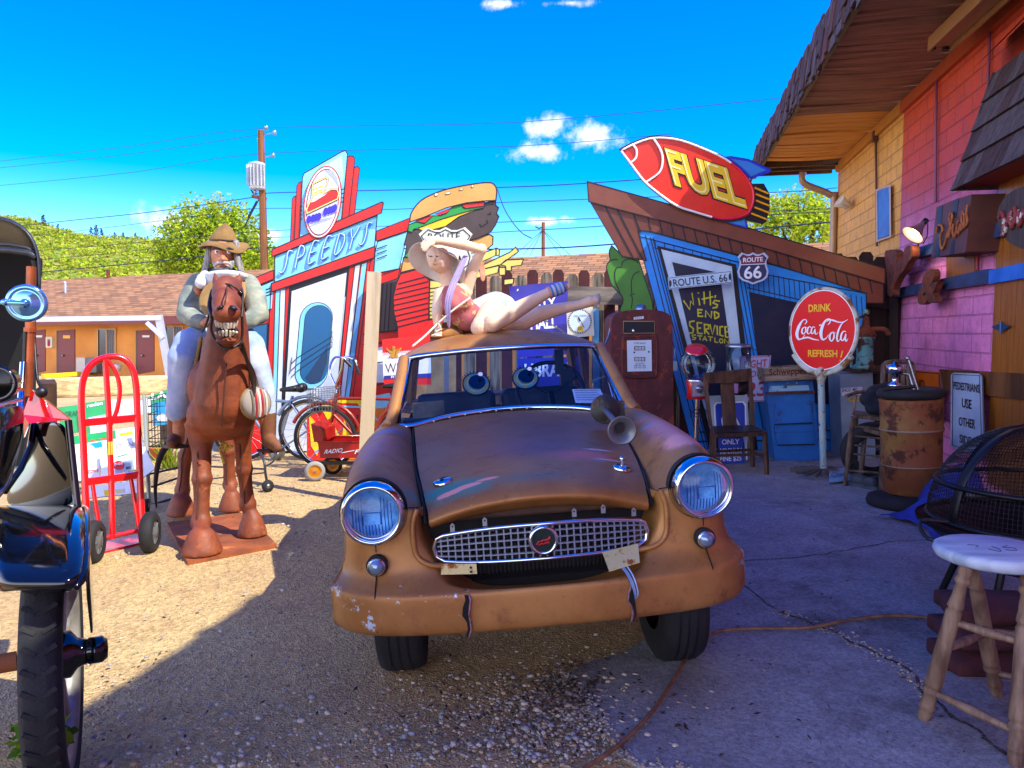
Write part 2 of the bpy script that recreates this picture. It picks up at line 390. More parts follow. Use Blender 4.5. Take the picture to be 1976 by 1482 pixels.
# cracks in the concrete, filled with grit
CRACK = mat('crack_grit', '#2c2623', rough=.95, col2='#6d6258', scale=60, lo=.45, hi=.6, bump=.6, bscale=120)
def crack(pts, w):
    ps = spl([tuple(G(x, y, .029)) for x, y in pts], 7); A = []; B = []
    for i, p in enumerate(ps):
        p = V(p); d = V(ps[min(i+1, len(ps)-1)])-V(ps[max(i-1, 0)]); n = d.cross(V((0, 0, 1))).normalized()
        j = NZ.noise(p*9)*.03; ww = w*(.45+.8*abs(NZ.noise(p*14))); A.append(p+n*(j+ww)); B.append(p+n*(j-ww))
    return A, B
mb = MB(CRACK)
for pts, w in [([(1505, 1180), (1600, 1215), (1680, 1255), (1750, 1295), (1790, 1340), (1900, 1420), (1976, 1470)], .012), ([(1400, 1085), (1560, 1072), (1640, 1060), (1720, 1045), (1800, 1040)], .007), ([(1420, 1120), (1505, 1180)], .006)]:
    A, B = crack(pts, w); mb.add(A+B, [(i, i+1, len(A)+i+1, len(A)+i) for i in range(len(A)-1)])
mb.build('ground_cracks', loc=(0, 0, 0))['kind'] = 'structure'
# loose gravel
STN = [mat('stone_%s' % n, c, rough=.85, bump=.2, bscale=70) for n, c in (('pale', '#b9ac97'), ('grey', '#918b87'), ('tan', '#a48b6c'), ('dark', '#5d544c'))]
mb = MB()
def stone(p, r):
    a = random.random()*6.28; m = random.choice(STN[:3] if random.random() < .85 else STN); ca, sa = math.cos(a), math.sin(a); e = random.uniform(.6, 1)
    vs = []
    for z, k in ((0, .8), (.45, 1.0), (.85, .55)):
        for j in range(6):
            t = j*1.047; x = math.cos(t)*k*r*random.uniform(.8, 1.15); y = math.sin(t)*k*r*e*random.uniform(.8, 1.15); vs.append((p.x+x*ca-y*sa, p.y+x*sa+y*ca, p.z+z*r*.8))
    mb.add(vs, [(i*6+j, i*6+(j+1) % 6, (i+1)*6+(j+1) % 6, (i+1)*6+j) for i in range(2) for j in range(6)] + [(12, 13, 14, 15, 16, 17)], m, True)
for i in range(7500):
    t = random.random()
    if t < .22: px, py = random.gauss(1030, 130), random.uniform(1300, 1470)
    elif t < .42: px, py = random.uniform(160, 1100), 1482-abs(random.gauss(0, 110))
    elif t < .63: px, py = random.gauss(1120, 60), random.gauss(1350, 40)
    elif t < .68: px, py = random.gauss(1340, 90), random.gauss(1355, 40)
    elif t < .72: px, py = random.gauss(1130, 45), random.gauss(1400, 60)
    else: px, py = random.uniform(20, 1500), random.uniform(930, 1450)
    if py < 930 or py > 1520: continue
    r = min(.017, .002+random.expovariate(380)*(1.15 if t < .55 else .9)); stone(G(px, py, .02), r)
for pts in ([(1505, 1180), (1600, 1215), (1680, 1255), (1750, 1295), (1790, 1340)], [(1330, 1482), (1240, 1470), (1190, 1440), (1170, 1395), (1140, 1365), (1105, 1330), (1090, 1300)]):
    cp = spl(pts, 12)
    for i in range(320):
        q = random.choice(cp); stone(G(q[0]+random.gauss(0, 9), q[1]+random.gauss(0, 6), .026), random.uniform(.002, .0085))
for i in range(900):
    x = random.uniform(0, 45); stone(V((random.uniform(-7, 2), random.uniform(4.5, 9), .004)), random.uniform(.006, .018))
tag(mb.build('loose_gravel', loc=(0, 0, 0)), 'loose pale gravel scattered over the dirt yard', 'gravel', kind='stuff')

DEB = [mat('debris_%d' % i, c, rough=.95) for i, c in enumerate(('#3a2a1e', '#5a4430', '#2a211c'))]; mb = MB()
for i in range(900):
    t = random.random()
    if t < .4: px, py = random.gauss(1090, 45), random.gauss(1325, 25)
    elif t < .7: px, py = random.gauss(1040, 130), random.gauss(1370, 40)
    else: px, py = random.uniform(200, 1900), random.uniform(940, 1480)
    p = G(px, py, .032); a = random.random()*6.28; l = random.uniform(.004, .016); d = V((math.cos(a)*l, math.sin(a)*l, random.uniform(0, .006))); w_ = V((-d.y*.4, d.x*.4, random.uniform(0, .003))); mb.add([p-d, p-w_, p+d, p+w_], [(0, 1, 2, 3)], random.choice(DEB))
tag(mb.build('leaf_litter', loc=(0, 0, 0)), 'small brown leaf bits and grit lying about the yard', 'leaf litter', kind='stuff')
# ---------------- far hill with shrubs and ridge pines
def ridge(px): 
    q = [(-700, 400), (-200, 395), (20, 425), (100, 440), (200, 458), (330, 474), (600, 500), (900, 520), (1400, 540), (2300, 560)]
    for (a, b), (c, d) in zip(q, q[1:]):
        if px <= c: return b+(d-b)*(px-a)/(c-a)
    return 560
HILL = mat('hill_scrub_soil', '#9a9440', rough=.95, col2='#6a7a2a', scale=.08, lo=.35, hi=.6, bump=.6, bscale=.6)
rows = []
for k in range(24):
    t = k/23; row = []
    for i in range(90):
        px = -700+i*3000/89; Y = 110+t*190; top = at(px, ridge(px), 300).z; e = t**.8
        p = V((pray(px, 600).x/pray(px, 600).y*Y, Y, -.7 + (top+.7)*e)); p.z += (3.0*NZ.noise(p*.03)+.9*NZ.noise(p*.1))*t; row.append(p)
    rows.append(row)
MB().grid(rows, HILL).build('hill', loc=(0, 100, -1))['kind'] = 'structure'
def leafmat(name, c):
    m = bpy.data.materials.new('leaf_'+name); m.use_nodes = True; nt = m.node_tree; N = nt.nodes; L = nt.links; N.clear()
    o = N.new('ShaderNodeOutputMaterial'); d = N.new('ShaderNodeBsdfDiffuse'); t = N.new('ShaderNodeBsdfTranslucent'); x = N.new('ShaderNodeMixShader'); x.inputs[0].default_value = .42
    d.inputs[0].default_value = lin(c)+(1,); t.inputs[0].default_value = lin(c)+(1,); L.new(d.outputs[0], x.inputs[1]); L.new(t.outputs[0], x.inputs[2]); L.new(x.outputs[0], o.inputs[0]); return m
LG = [leafmat(n, c) for n, c in (('yellow_green', '#a4aa38'), ('mid_green', '#7fa02e'), ('dark_green', '#4c6c26'), ('olive', '#a09844'), ('bright', '#b0c632'))]
def leafclump(mb, c, r, n, ls, mats, wts=None, flat=1.0):
    for i in range(n):
        while True:
            p = V((random.uniform(-1, 1), random.uniform(-1, 1), random.uniform(-1, 1)))
            if p.length < 1: break
        p = p.normalized()*(p.length**.5); p = V((p.x*r, p.y*r, p.z*r*flat))+c
        u = V((random.gauss(0, 1), random.gauss(0, 1), random.gauss(0, .7))).normalized(); w = u.cross(V((random.random()-.5, random.random()-.5, random.random()))).normalized()
        s = ls*random.uniform(.6, 1.3); mb.add([p-u*s, p-w*s*.6, p+u*s, p+w*s*.6], [(0, 1, 2, 3)], random.choices(mats, wts)[0])
mb = MB()
for i in range(12000):
    k = int(min(22, 23*random.random()**.8)); j = random.randrange(6, 46); p = rows[k][j].lerp(rows[k+1][j+1], random.random())
    d = NZ.noise(p*.05); leafclump(mb, p+V((0, 0, .5)), random.uniform(.5, 1.5), 7, random.uniform(.32, .6), LG, [5+4*max(0, d), 1.4, .7-d, 3, 2.5], .7)
tag(mb.build('hillside_shrubs', loc=(0, 100, 0)), 'yellow and green scrub covering the far hillside', 'shrubs', kind='stuff')
PINE = mat('pine_needles', '#27391b', rough=.8); TRUNK = mat('tree_bark', '#3b2c20', rough=.9, col2='#54402d', bump=.5)
def pine(p, h, label, grp):
    t = thing('pine_tree', label, 'tree', p, group=grp)
    MB(TRUNK).tube([p, p+V((0, 0, h))], [h*.035, .03], n=6).build('trunk', t)
    m = MB()
    for k in range(9):
        f = k/8; leafclump(m, p+V((random.uniform(-.2, .2), 0, h*(.3+.7*f))), h*.24*(1-f*.8), 26, h*.055, [PINE, LG[2]], [3, 1], .5)
    m.build('crown', t)
for (px, h, lab) in [(70, 3.2, 'small dark pine highest on the ridge, beside the black car top'), (84, 5.2, 'tallest dark pine standing alone on the left of the ridge'), (112, 3.2, 'low bushy pine just right of the lone ridge pine'),
                (176, 4.0, 'first dark pine of the ridge group above the motel'), (186, 5.0, 'taller dark pine in the middle of the ridge group'), (197, 4.2, 'third dark pine of the ridge group above the hand truck'),
                (222, 3.6, 'small pine right of the ridge group'), (238, 3.8, 'dark pine on the falling part of the ridge'), (262, 4.2, 'dark pine lower on the ridge, left of the leafy tree'), (285, 3.6, 'last small pine before the big leafy tree')]:
    q = at(px, ridge(px)+5, 296); q.z -= .8; pine(q, h*1.15, lab, 'dark pines along the hill ridge')
# ---------------- broadleaf trees behind the motel
def tree(name, label, base, th, crown, n, ls, mats, w, grp='leafy trees behind the motel'):
    t = thing(name, label, 'tree', base, group=grp); m = MB(TRUNK); top = base+V((0, 0, th)); m.tube([base, top], [.42, .28], n=8)
    for c, r in crown:
        mid = top.lerp(c, .55)+V((0, 0, .4)); m.tube([top-V((0, 0, random.uniform(0, 1.2))), mid, c+V((0, 0, r*.4))], [.2, .1, .03], n=6)
    m.build('trunk', t); l = MB()
    for c, r in crown:
        for k in range(int(n*r*r)):
            d = V((random.gauss(0, 1), random.gauss(0, 1), random.gauss(0, 1))).normalized()*r*random.uniform(.55, 1.05)
            leafclump(l, c+d, r*.2, 9, ls, mats, w)
    l.build('crown', t)
def crown(Y, q): return [(at(px, py, Y+dy), r) for px, py, r, dy in q]
b = at(405, 600, 46); b.z = -.5
tree('leafy_tree', 'big bright green leafy tree behind the rider and motel roof', b, 3.2, crown(46, [(345, 470, 1.5, 0), (375, 440, 1.7, .5), (420, 428, 1.5, -.5), (455, 440, 1.5, 0), (480, 470, 1.3, .5), (400, 475, 2.0, -1), (445, 490, 1.7, -1), (340, 505, 1.3, 0), (500, 500, 1.2, 0), (375, 510, 1.5, -1)]), 80, .115, LG, [3, 2.4, .5, .6, 4])
b = at(1545, 600, 40); b.z = -.5
tree('leafy_tree', 'yellow green rounded tree seen under the shop eave', b, 3.0, crown(40, [(1500, 415, 1.0, 0), (1540, 405, 1.2, 0), (1580, 410, 1.1, 0), (1470, 435, .9, 0), (1520, 445, 1.3, -.6), (1570, 445, 1.3, -.6), (1610, 430, 1.1, 0)]), 110, .1, LG, [4, 1.2, .2, .4, 6])
# ---------------- motel
MD = V((.894, -.447, 0)).normalized(); MN = V((-MD.y*-1, -MD.x, 0)); MN = V((-.447, -.894, 0)).normalized()
R0 = V((-24.7, 40, 0)); FAC = Plane(R0+MN*3.0, MN); EAV = Plane(R0+MN*4.0, MN); RID = Plane(R0, MN)
zr = RID.hit(530, 519).z; ze = EAV.hit(200, 611).z; zb = FAC.hit(200, 722).z
mot = thing('motel_building', 'long orange motel with brown shingle roof and dark red doors', 'building', (R0.x, R0.y, -.55), math.atan2(MD.y, MD.x))
OR = P('motel_orange', '#d08a3a', rough=.8, col2='#c37c2f', scale=.8, bump=.1, bscale=30); MAR = P('motel_maroon', '#6d1018', rough=.5)
def shingle_mat(name, c1, c2, c3, rowh, w):
    m = bpy.data.materials.new(name); m.use_nodes = True; nt = m.node_tree; N = nt.nodes; L = nt.links; b = N['Principled BSDF']; b.inputs['Roughness'].default_value = .9
    tc = N.new('ShaderNodeTexCoord'); mp = N.new('ShaderNodeMapping'); L.new(tc.outputs['Object'], mp.inputs[0])
    br = N.new('ShaderNodeTexBrick'); br.inputs['Scale'].default_value = 1; br.inputs['Brick Width'].default_value = w; br.inputs['Row Height'].default_value = rowh; br.inputs['Mortar Size'].default_value = rowh*.09
    br.inputs['Color1'].default_value = lin(c1)+(1,); br.inputs['Color2'].default_value = lin(c2)+(1,); br.inputs['Mortar'].default_value = lin(c3)+(1,); br.inputs['Bias'].default_value = -.2
    L.new(mp.outputs[0], br.inputs['Vector']); L.new(br.outputs['Color'], b.inputs['Base Color'])
    bp = N.new('ShaderNodeBump'); bp.inputs['Strength'].default_value = .6; bp.inputs['Distance'].default_value = .03; L.new(br.outputs['Fac'], bp.inputs['Height']); bp.invert = True; L.new(bp.outputs[0], b.inputs['Normal'])
    return m
ROOF = shingle_mat('motel_shingles', '#a0714a', '#6c4a33', '#4a3122', .17, .55)
def mp3(a, off, z): p = R0+MD*a+MN*off; return V((p.x, p.y, z))
A0m, A1m = -9, 47
zr = max(zr, ze+1.5)
MB(OR).prism([mp3(A0m, 3.0, -.6), mp3(A1m, 3.0, -.6), mp3(A1m, 3.0, ze+.05), mp3(A0m, 3.0, ze+.05)], -MN*6).build('wall', mot)
# sloping roof as its own mesh whose local frame lies in the slope (the shingle courses follow it)
MB(ROOF).prism([mp3(A0m-.5, 4.0, ze), mp3(A1m+.5, 4.0, ze), mp3(A1m+.5, 0, zr), mp3(A0m-.5, 0, zr)], (0, 0, -.12)).prism([mp3(A0m-.5, 0, zr), mp3(A1m+.5, 0, zr), mp3(A1m+.5, -4, ze), mp3(A0m-.5, -4, ze)], (0, 0, -.12)).build('roof', mot)
MB(MAR).prism([mp3(A0m-.5, 4.03, ze-.32), mp3(A1m+.5, 4.03, ze-.32), mp3(A1m+.5, 4.03, ze-.02), mp3(A0m-.5, 4.03, ze-.02)], -MN*.06).build('fascia', mot)
DW = P('doorplate_white', '#d8d8d8'); DY = P('doorplate_yellow', '#e0a31a')
def mdoor(x0, x1, plate, jamb):
    q = [(x0, 638), (x1, 636), (x1, 716), (x0, 722)]
    d = MB(MAR).prism([FAC.hit(x, y, .03) for x, y in q], -MN*.06)
    if jamb: FAC.poly(d, [(jamb, 638), (x0, 638), (x0, 722), (jamb, 722)], P('door_recess', '#3b0b10'), .02)
    cx = (x0+x1)/2; FAC.poly(d, [(cx-7, 647), (cx+7, 647), (cx+7, 653 if plate is DY else 651), (cx-7, 653 if plate is DY else 651)], plate, .05)
    o = d.build('door', mot); h = FAC.hit(x1-6 if jamb and jamb < x0-6 else x0+8, 686, .07); MB(STEEL).ball(h, .05, n=8).build('handle', o)
mdoor(113, 144, DY, 109); mdoor(62, 87, DW, None); mdoor(266, 297, DW, 262); mdoor(-20, 10, DW, None)
WG = mat('motel_window_glass', '#20242c', rough=.15, spec=.7)
CURT = mat('curtain_grey', '#6d6a72', rough=.9)
for x0, x1, y0, y1 in [(188, 222, 635, 690), (318, 352, 629, 705), (480, 520, 625, 690)]:
    f = MB(P('window_frame_tan', '#b98a55')); q = [(x0, y0), (x1, y0), (x1, y1), (x0, y1)]; FAC.line(f, q, 2.4, f.mt, .05, True); FAC.line(f, [((x0+x1)/2, y0), ((x0+x1)/2, y1)], 1.5, f.mt, .05)
    w = f.build('window', mot); g = MB(WG); FAC.poly(g, q, WG, .02)
    for k in range(4): xx = (x0+x1)/2+1+k*(x1-x0)/9; FAC.poly(g, [(xx, y0+2), (xx+2.2, y0+2), (xx+2.2, y1-1), (xx, y1-1)], CURT, .03)
    g.build('pane', w)
q = [FAC.hit(88, 650, .12), FAC.hit(100, 650, .12), FAC.hit(100, 671, .12), FAC.hit(88, 671, .12)]
ex = MB(P('cabinet_cream', '#cfc4ae')).prism(q, -MN*.12); FAC.poly(ex, [(91, 654), (97, 654), (97, 666), (91, 666)], P('cabinet_glass', '#777b80'), .124); ex.cyl(FAC.hit(94, 657, .13), FAC.hit(94, 668, .13), .05, m=P('extinguisher_red', '#a3141a')).build('extinguisher_box', mot)
for x0, x1, y0, y1, c, nm in [(147, 164, 690, 719, '#b7b0a6', 'pale'), (166, 186, 690, 719, '#5d5a5a', 'dark')]:
    tag(MB(P('utility_box_'+nm, c, rough=.5)).prism([FAC.hit(x, y, .5) for x, y in [(x0, y0), (x1, y0), (x1, y1), (x0, y1)]], -MN*.45).build('utility_cabinet', bevel=.03), nm+' metal utility cabinet standing by the motel wall', 'cabinet')
tg = MB(P('pot_white', '#c9c4bd')).lathe([(.0, 0), (.12, 0), (.2, .25), (.17, .28), (0, .26)], FAC.hit(226, 716, .6), n=12); tag(tg.build('flower_pot'), 'small white flower pot by the motel wall', 'pot')
p = R0+MD*(-1); vt = RID.hit(126, 545, 1.6); MB(STEEL).tube([vt-V((0, 0, .9)), vt, vt+V((-.12, 0, .05))], .05, n=8).build('vent_pipe', mot)
vt = RID.hit(209, 530, .1); MB(RUSTY).tube([vt-V((0, 0, .5)), vt+V((0, 0, .25))], .09, n=8).build('vent_pipe', mot)
YEL = P('kerb_yellow', '#e2b409', rough=.6)
for a, b_, lab in [((82, 726), (194, 719), 'left yellow painted parking stop before the motel doors'), ((233, 718), (318, 714), 'right yellow painted parking stop before the motel doors')]:
    tag(MB(YEL).bar(G(*a, -.42), G(*b_, -.42), .18, .18).build('parking_stop', bevel=.03), lab, 'parking stop', 'yellow parking stops by the motel')
# ---------------- utility poles and wires
PW = mat('pole_wood', '#7a4b22', rough=.85, col2='#5a3518', scale=3, stretch=(3, 3, .2), bump=.4, bscale=12)
UP = at(513, 600, 36); UP.z = -.55; tz = at(510, 252, 36).z
up = thing('utility_pole', 'tall brown wooden utility pole carrying a grey transformer', 'utility pole', UP)
MB(PW).tube([UP, V((UP.x-.05, UP.y, tz))], [.2, .15], n=12).build('pole', up)
TG = mat('transformer_grey', '#aeb4ba', rough=.45, col2='#9aa0a8', scale=2)
tcn = at(496, 340, 35.7); m = MB(TG); m.lathe([(0, -.62), (.33, -.6), (.36, -.55), (.36, .5), (.38, .52), (.36, .58), (.1, .66), (0, .66)], tcn, n=18)
for k in range(7): a = R(-150+k*20); m.box(tcn+V((math.cos(a)*.4, math.sin(a)*.4, 0)), (.13, .03, .95), rz=a)
m.build('transformer', up)
m = MB(STEEL)
for px, py in ((492, 372), (527, 300), (500, 270), (530, 256), (514, 247)): q = at(px, py, 36); m.lathe([(0, -.1), (.09, -.08), (.05, 0), (.1, .05), (.04, .12), (0, .13)], q, n=10); m.tube([q, V((UP.x, UP.y, q.z-.1))], .025, n=6)
m.build('insulators', up)
m = MB(PW); m.bar(at(486, 379, 36), at(514, 384, 36), .14, .14); m.build('bracket_arm', up)
m = MB(BLACK); m.tube(spl3([at(492, 318, 35.7), at(480, 332, 35.7), at(480, 355, 35.8), at(490, 376, 36)], 5), .03, n=6); m.build('jumper_cable', up)
WR = mat('wire_black', '#1a2636', rough=.6); PL = Plane(UP, MN)
wires = [([(0, 311), (260, 281), (513, 247), (1000, 236), (1500, 190)], .025, 'topmost thin wire from the transformer pole'), ([(0, 324), (260, 296), (512, 258)], .025, 'second thin wire from the top left of the pole'),
    ([(0, 358), (260, 332), (513, 296), (1000, 282), (1300, 258)], .025, 'thin wire third from the top at the pole'), ([(0, 440), (150, 424), (300, 408), (487, 381), (530, 372), (960, 362), (1200, 349), (1500, 325)], .045, 'twisted grey service wire at the transformer arm'),
    ([(0, 462), (200, 440), (400, 414), (508, 402), (760, 404), (960, 391), (1480, 372), (1620, 362)], .03, 'thin wire below the transformer arm'), ([(0, 488), (200, 474), (508, 446), (960, 429), (1480, 408), (1620, 402)], .03, 'dark wire crossing behind the crown of the hat'),
    ([(0, 508), (200, 490), (508, 459), (960, 448), (1480, 415), (1620, 408)], .03, 'dark wire level with the hat brim'), ([(0, 532), (200, 514), (400, 494), (508, 478), (960, 481), (1200, 470), (1480, 440), (1640, 425)], .06, 'thick black cable, lowest of the overhead lines')]
for pts, r, lab in wires:
    tag(MB(WR).tube([PL.hit(x, y) for x, y in spl(pts, 4)], r*.45, n=5).build('overhead_wire'), lab, 'wire', 'overhead power lines')
for pts, lab in [([(478, 420), (495, 388)], 'left guy wire dropping from the transformer arm'), ([(470, 440), (500, 384)], 'right guy wire dropping from the transformer arm')]:
    tag(MB(WR).tube([PL.hit(*p) for p in pts], .03, n=5).build('guy_wire'), lab, 'wire', 'guy wires under the transformer')
p2 = at(1048, 600, 58); p2.z = -.55; u2 = thing('utility_pole', 'distant thin brown pole seen above the mannequin legs', 'utility pole', p2)
MB(PW).tube([p2, V((p2.x, p2.y, at(1048, 429, 58).z))], [.17, .13], n=10).build('pole', u2)
m = MB(WR)
for a in ((985, 500), (1010, 492), (1022, 494), (1100, 492), (1082, 492)): m.tube([at(1047, 444, 58), at(*a, 54)], .022, n=4)
m.tube([at(1033, 437, 58), at(1040, 441, 58), at(1048, 438, 58)], .05, n=4); m.build('drop_cables', u2)
tag(MB(WR).tube([at(*q, 30) for q in spl([(960, 365), (972, 400), (990, 430), (1008, 450), (1026, 460)], 4)], .02, n=5).build('hanging_wire'), 'loose black wire hanging beside the burger', 'wire')
# ================================================================== shop building on the right
A0 = V((4.28, 7.43, 0)); WD = V((.195, 1, 0)).normalized(); WN = V((-WD.y, WD.x, 0)); WP = Plane(A0, WN)
H = WP.hit(1731, 209).z
def wl(p): p = V(p)-A0; return V((p.dot(WD), p.dot(WN), p.z))
def ww(x, y, z): p = A0+WD*x+WN*y; return V((p.x, p.y, z))
xb = wl(WP.hit(1735, 500)).x; xc = wl(WP.hit(1614, 450)).x
def wall_mat():
    m = bpy.data.materials.new('painted_block_wall'); m.use_nodes = True; nt = m.node_tree; N = nt.nodes; L = nt.links; b = N['Principled BSDF']; b.inputs['Roughness'].default_value = .7
    tc = N.new('ShaderNodeTexCoord'); sp = N.new('ShaderNodeSeparateXYZ'); L.new(tc.outputs['Object'], sp.inputs[0]); cb = N.new('ShaderNodeCombineXYZ'); L.new(sp.outputs[0], cb.inputs[0]); L.new(sp.outputs[2], cb.inputs[1])
    br = N.new('ShaderNodeTexBrick'); br.inputs['Scale'].default_value = 1; br.inputs['Brick Width'].default_value = .42; br.inputs['Row Height'].default_value = .17; br.inputs['Mortar Size'].default_value = .009; br.inputs['Mortar Smooth'].default_value = .3
    for k, c in (('Color1', 1), ('Color2', .86), ('Mortar', .62)): br.inputs[k].default_value = (c, c, c, 1)
    L.new(cb.outputs[0], br.inputs['Vector'])
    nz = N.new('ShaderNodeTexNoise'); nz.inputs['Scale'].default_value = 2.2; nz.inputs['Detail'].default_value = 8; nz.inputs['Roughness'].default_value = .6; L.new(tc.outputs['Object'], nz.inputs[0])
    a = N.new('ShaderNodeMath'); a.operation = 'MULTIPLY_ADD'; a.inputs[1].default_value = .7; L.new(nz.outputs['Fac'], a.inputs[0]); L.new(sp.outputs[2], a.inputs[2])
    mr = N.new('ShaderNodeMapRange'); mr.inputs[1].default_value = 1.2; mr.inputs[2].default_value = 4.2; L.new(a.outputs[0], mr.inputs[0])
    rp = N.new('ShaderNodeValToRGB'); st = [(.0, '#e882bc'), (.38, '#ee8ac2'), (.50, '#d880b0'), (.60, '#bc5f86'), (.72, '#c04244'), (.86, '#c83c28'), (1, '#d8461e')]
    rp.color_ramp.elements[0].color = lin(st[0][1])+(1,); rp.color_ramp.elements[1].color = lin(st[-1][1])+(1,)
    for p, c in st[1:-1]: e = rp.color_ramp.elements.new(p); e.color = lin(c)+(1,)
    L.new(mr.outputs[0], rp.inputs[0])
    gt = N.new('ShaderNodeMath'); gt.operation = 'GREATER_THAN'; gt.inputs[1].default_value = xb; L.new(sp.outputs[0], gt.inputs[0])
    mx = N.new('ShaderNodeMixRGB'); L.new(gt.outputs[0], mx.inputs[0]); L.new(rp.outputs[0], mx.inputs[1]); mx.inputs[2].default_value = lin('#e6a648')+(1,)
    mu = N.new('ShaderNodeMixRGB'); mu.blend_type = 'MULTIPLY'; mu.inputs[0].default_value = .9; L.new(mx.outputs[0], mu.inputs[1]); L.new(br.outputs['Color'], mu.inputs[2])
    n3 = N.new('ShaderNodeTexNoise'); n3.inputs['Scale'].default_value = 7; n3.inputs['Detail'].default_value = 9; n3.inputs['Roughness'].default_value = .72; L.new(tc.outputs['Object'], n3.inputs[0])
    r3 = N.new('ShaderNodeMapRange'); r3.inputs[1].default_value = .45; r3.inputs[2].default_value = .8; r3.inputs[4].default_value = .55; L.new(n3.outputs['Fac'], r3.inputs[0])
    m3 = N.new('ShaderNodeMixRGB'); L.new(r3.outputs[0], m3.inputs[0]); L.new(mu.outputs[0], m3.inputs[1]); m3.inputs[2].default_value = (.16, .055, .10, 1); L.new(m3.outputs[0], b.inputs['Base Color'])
    n2 = N.new('ShaderNodeTexNoise'); n2.inputs['Scale'].default_value = 35; L.new(tc.outputs['Object'], n2.inputs[0])
    ad = N.new('ShaderNodeMath'); ad.operation = 'MULTIPLY_ADD'; ad.inputs[1].default_value = -1.4; L.new(br.outputs['Fac'], ad.inputs[0]); L.new(n2.outputs['Fac'], ad.inputs[2])
    bp = N.new('ShaderNodeBump'); bp.inputs['Strength'].default_value = .9; bp.inputs['Distance'].default_value = .016; L.new(ad.outputs[0], bp.inputs['Height']); L.new(bp.outputs[0], b.inputs['Normal'])
    return m
shop = thing('shop_building', 'painted block shop with deep wooden eave and shake shingles', 'building', A0, math.atan2(WD.y, WD.x))
XN = -13
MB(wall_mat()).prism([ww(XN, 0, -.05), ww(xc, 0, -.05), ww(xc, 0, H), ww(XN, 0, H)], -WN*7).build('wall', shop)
eo = wl(G(1665, 0, H)).y; xs0 = wl(G(1560, 306, H)).x; xe = wl(G(1470, 335, H)).x
SB = mat('soffit_brown', '#a4735e', rough=.75, col2='#785142', scale=3, lo=.35, hi=.65, stretch=(6, .6, 1), bump=.2); SO = mat('soffit_ochre', '#e0983a', rough=.65, col2='#cc8226', scale=3, stretch=(6, .6, 1), bump=.2)
m = MB(); x = XN; xso = wl(G(1700, 215, H)).x
while x < xs0:
    w = random.choice([.19, .2, .21]); dz = random.uniform(0, .012) + .02*math.sin(x*2.3)**8; gp = .009 if random.random() < .75 else .026
    r = []
    for k in range(9):
        yy = eo*k/8; sag = .022*math.sin(x*1.7)*math.sin(math.pi*k/8); r.append((yy, H+.03-sag-dz))
    mm = SO if x > xso else SB
    lo = [ww(x+gp, y, z) for y, z in r]; hi = [ww(x+w, y, z) for y, z in r]; m.grid([lo, hi], mm, False); m.grid([[p+V((0, 0, .03)) for p in lo], lo], mm, False)
    x += w
m.build('soffit', shop)
MB(mat('attic_dark', '#0d0a09', rough=.9)).prism([ww(XN, 0, H+.1), ww(xe+.2, 0, H+.1), ww(xe+.2, eo-.02, H+.1), ww(XN, eo-.02, H+.1)], (0, 0, .05)).build('roof_deck', shop)
m = MB(mat('rafter_wood', '#6b4526', rough=.8, col2='#4a2f1a', stretch=(1, 8, 8), bump=.3))
for k in range(1, 4): xx = xs0+(xe-xs0)*k/3.2; m.bar(ww(xx, .0, H+.02), ww(xx+.02, eo, H+.02), .07, .14)
m.build('rafters', shop)
MB(P('wall_cap_orange', '#b0481c', rough=.6)).bar(ww(XN, .025, H-.07), ww(xb, .025, H-.07), .05, .13).build('top_trim', shop)
MB(P('wall_cap_ochre', '#c07e2a', rough=.6)).bar(ww(xb, .025, H-.07), ww(xc-.02, .025, H-.07), .05, .13).build('top_trim', shop)
SHK = [mat('shake_%s' % n, c, rough=.9, col2=d, scale=10, stretch=(3, 3, .3), bump=.6, bscale=25) for n, c, d in (('brown', '#4a3030', '#2c1c1e'), ('grey', '#584a4e', '#3a2f34'), ('red', '#5c3430', '#3a2222'))]
m = MB()
for row in range(5):
    z0 = H-.06+.075*row; y0 = eo+.085-.008*row; x = XN+random.random()*.1
    while x < xe+.3:
        w = random.uniform(.09, .2); j = random.uniform(-.05, .03); yy = y0+random.uniform(-.02, .02)
        m.add([ww(x, yy, z0+j), ww(x+w-.006, yy, z0+j+random.uniform(-.01, .01)), ww(x+w-.006, yy-.03, z0+.24), ww(x, yy-.03, z0+.24), ww(x, yy-.025, z0+j), ww(x+w-.006, yy-.025, z0+j), ww(x+w-.006, yy-.055, z0+.24), ww(x, yy-.055, z0+.24)],
              [(0, 1, 2, 3), (4, 7, 6, 5), (0, 4, 5, 1), (1, 5, 6, 2), (0, 3, 7, 4), (3, 2, 6, 7)], random.choice(SHK)); x += w
m.build('eave_shingles', shop)
zt = H+.33
MB(SHK[0]).prism([ww(XN, eo+.0, zt), ww(xe+.3, eo+.0, zt), ww(xe+.3, -3.5, zt+1.5), ww(XN, -3.5, zt+1.5)], (0, 0, .05)).build('roof', shop)
MB(BLACK).bar(ww(XN, eo+.02, H+.02), ww(xe+.3, eo+.02, H+.02), .05, .1).build('drip_edge', shop)
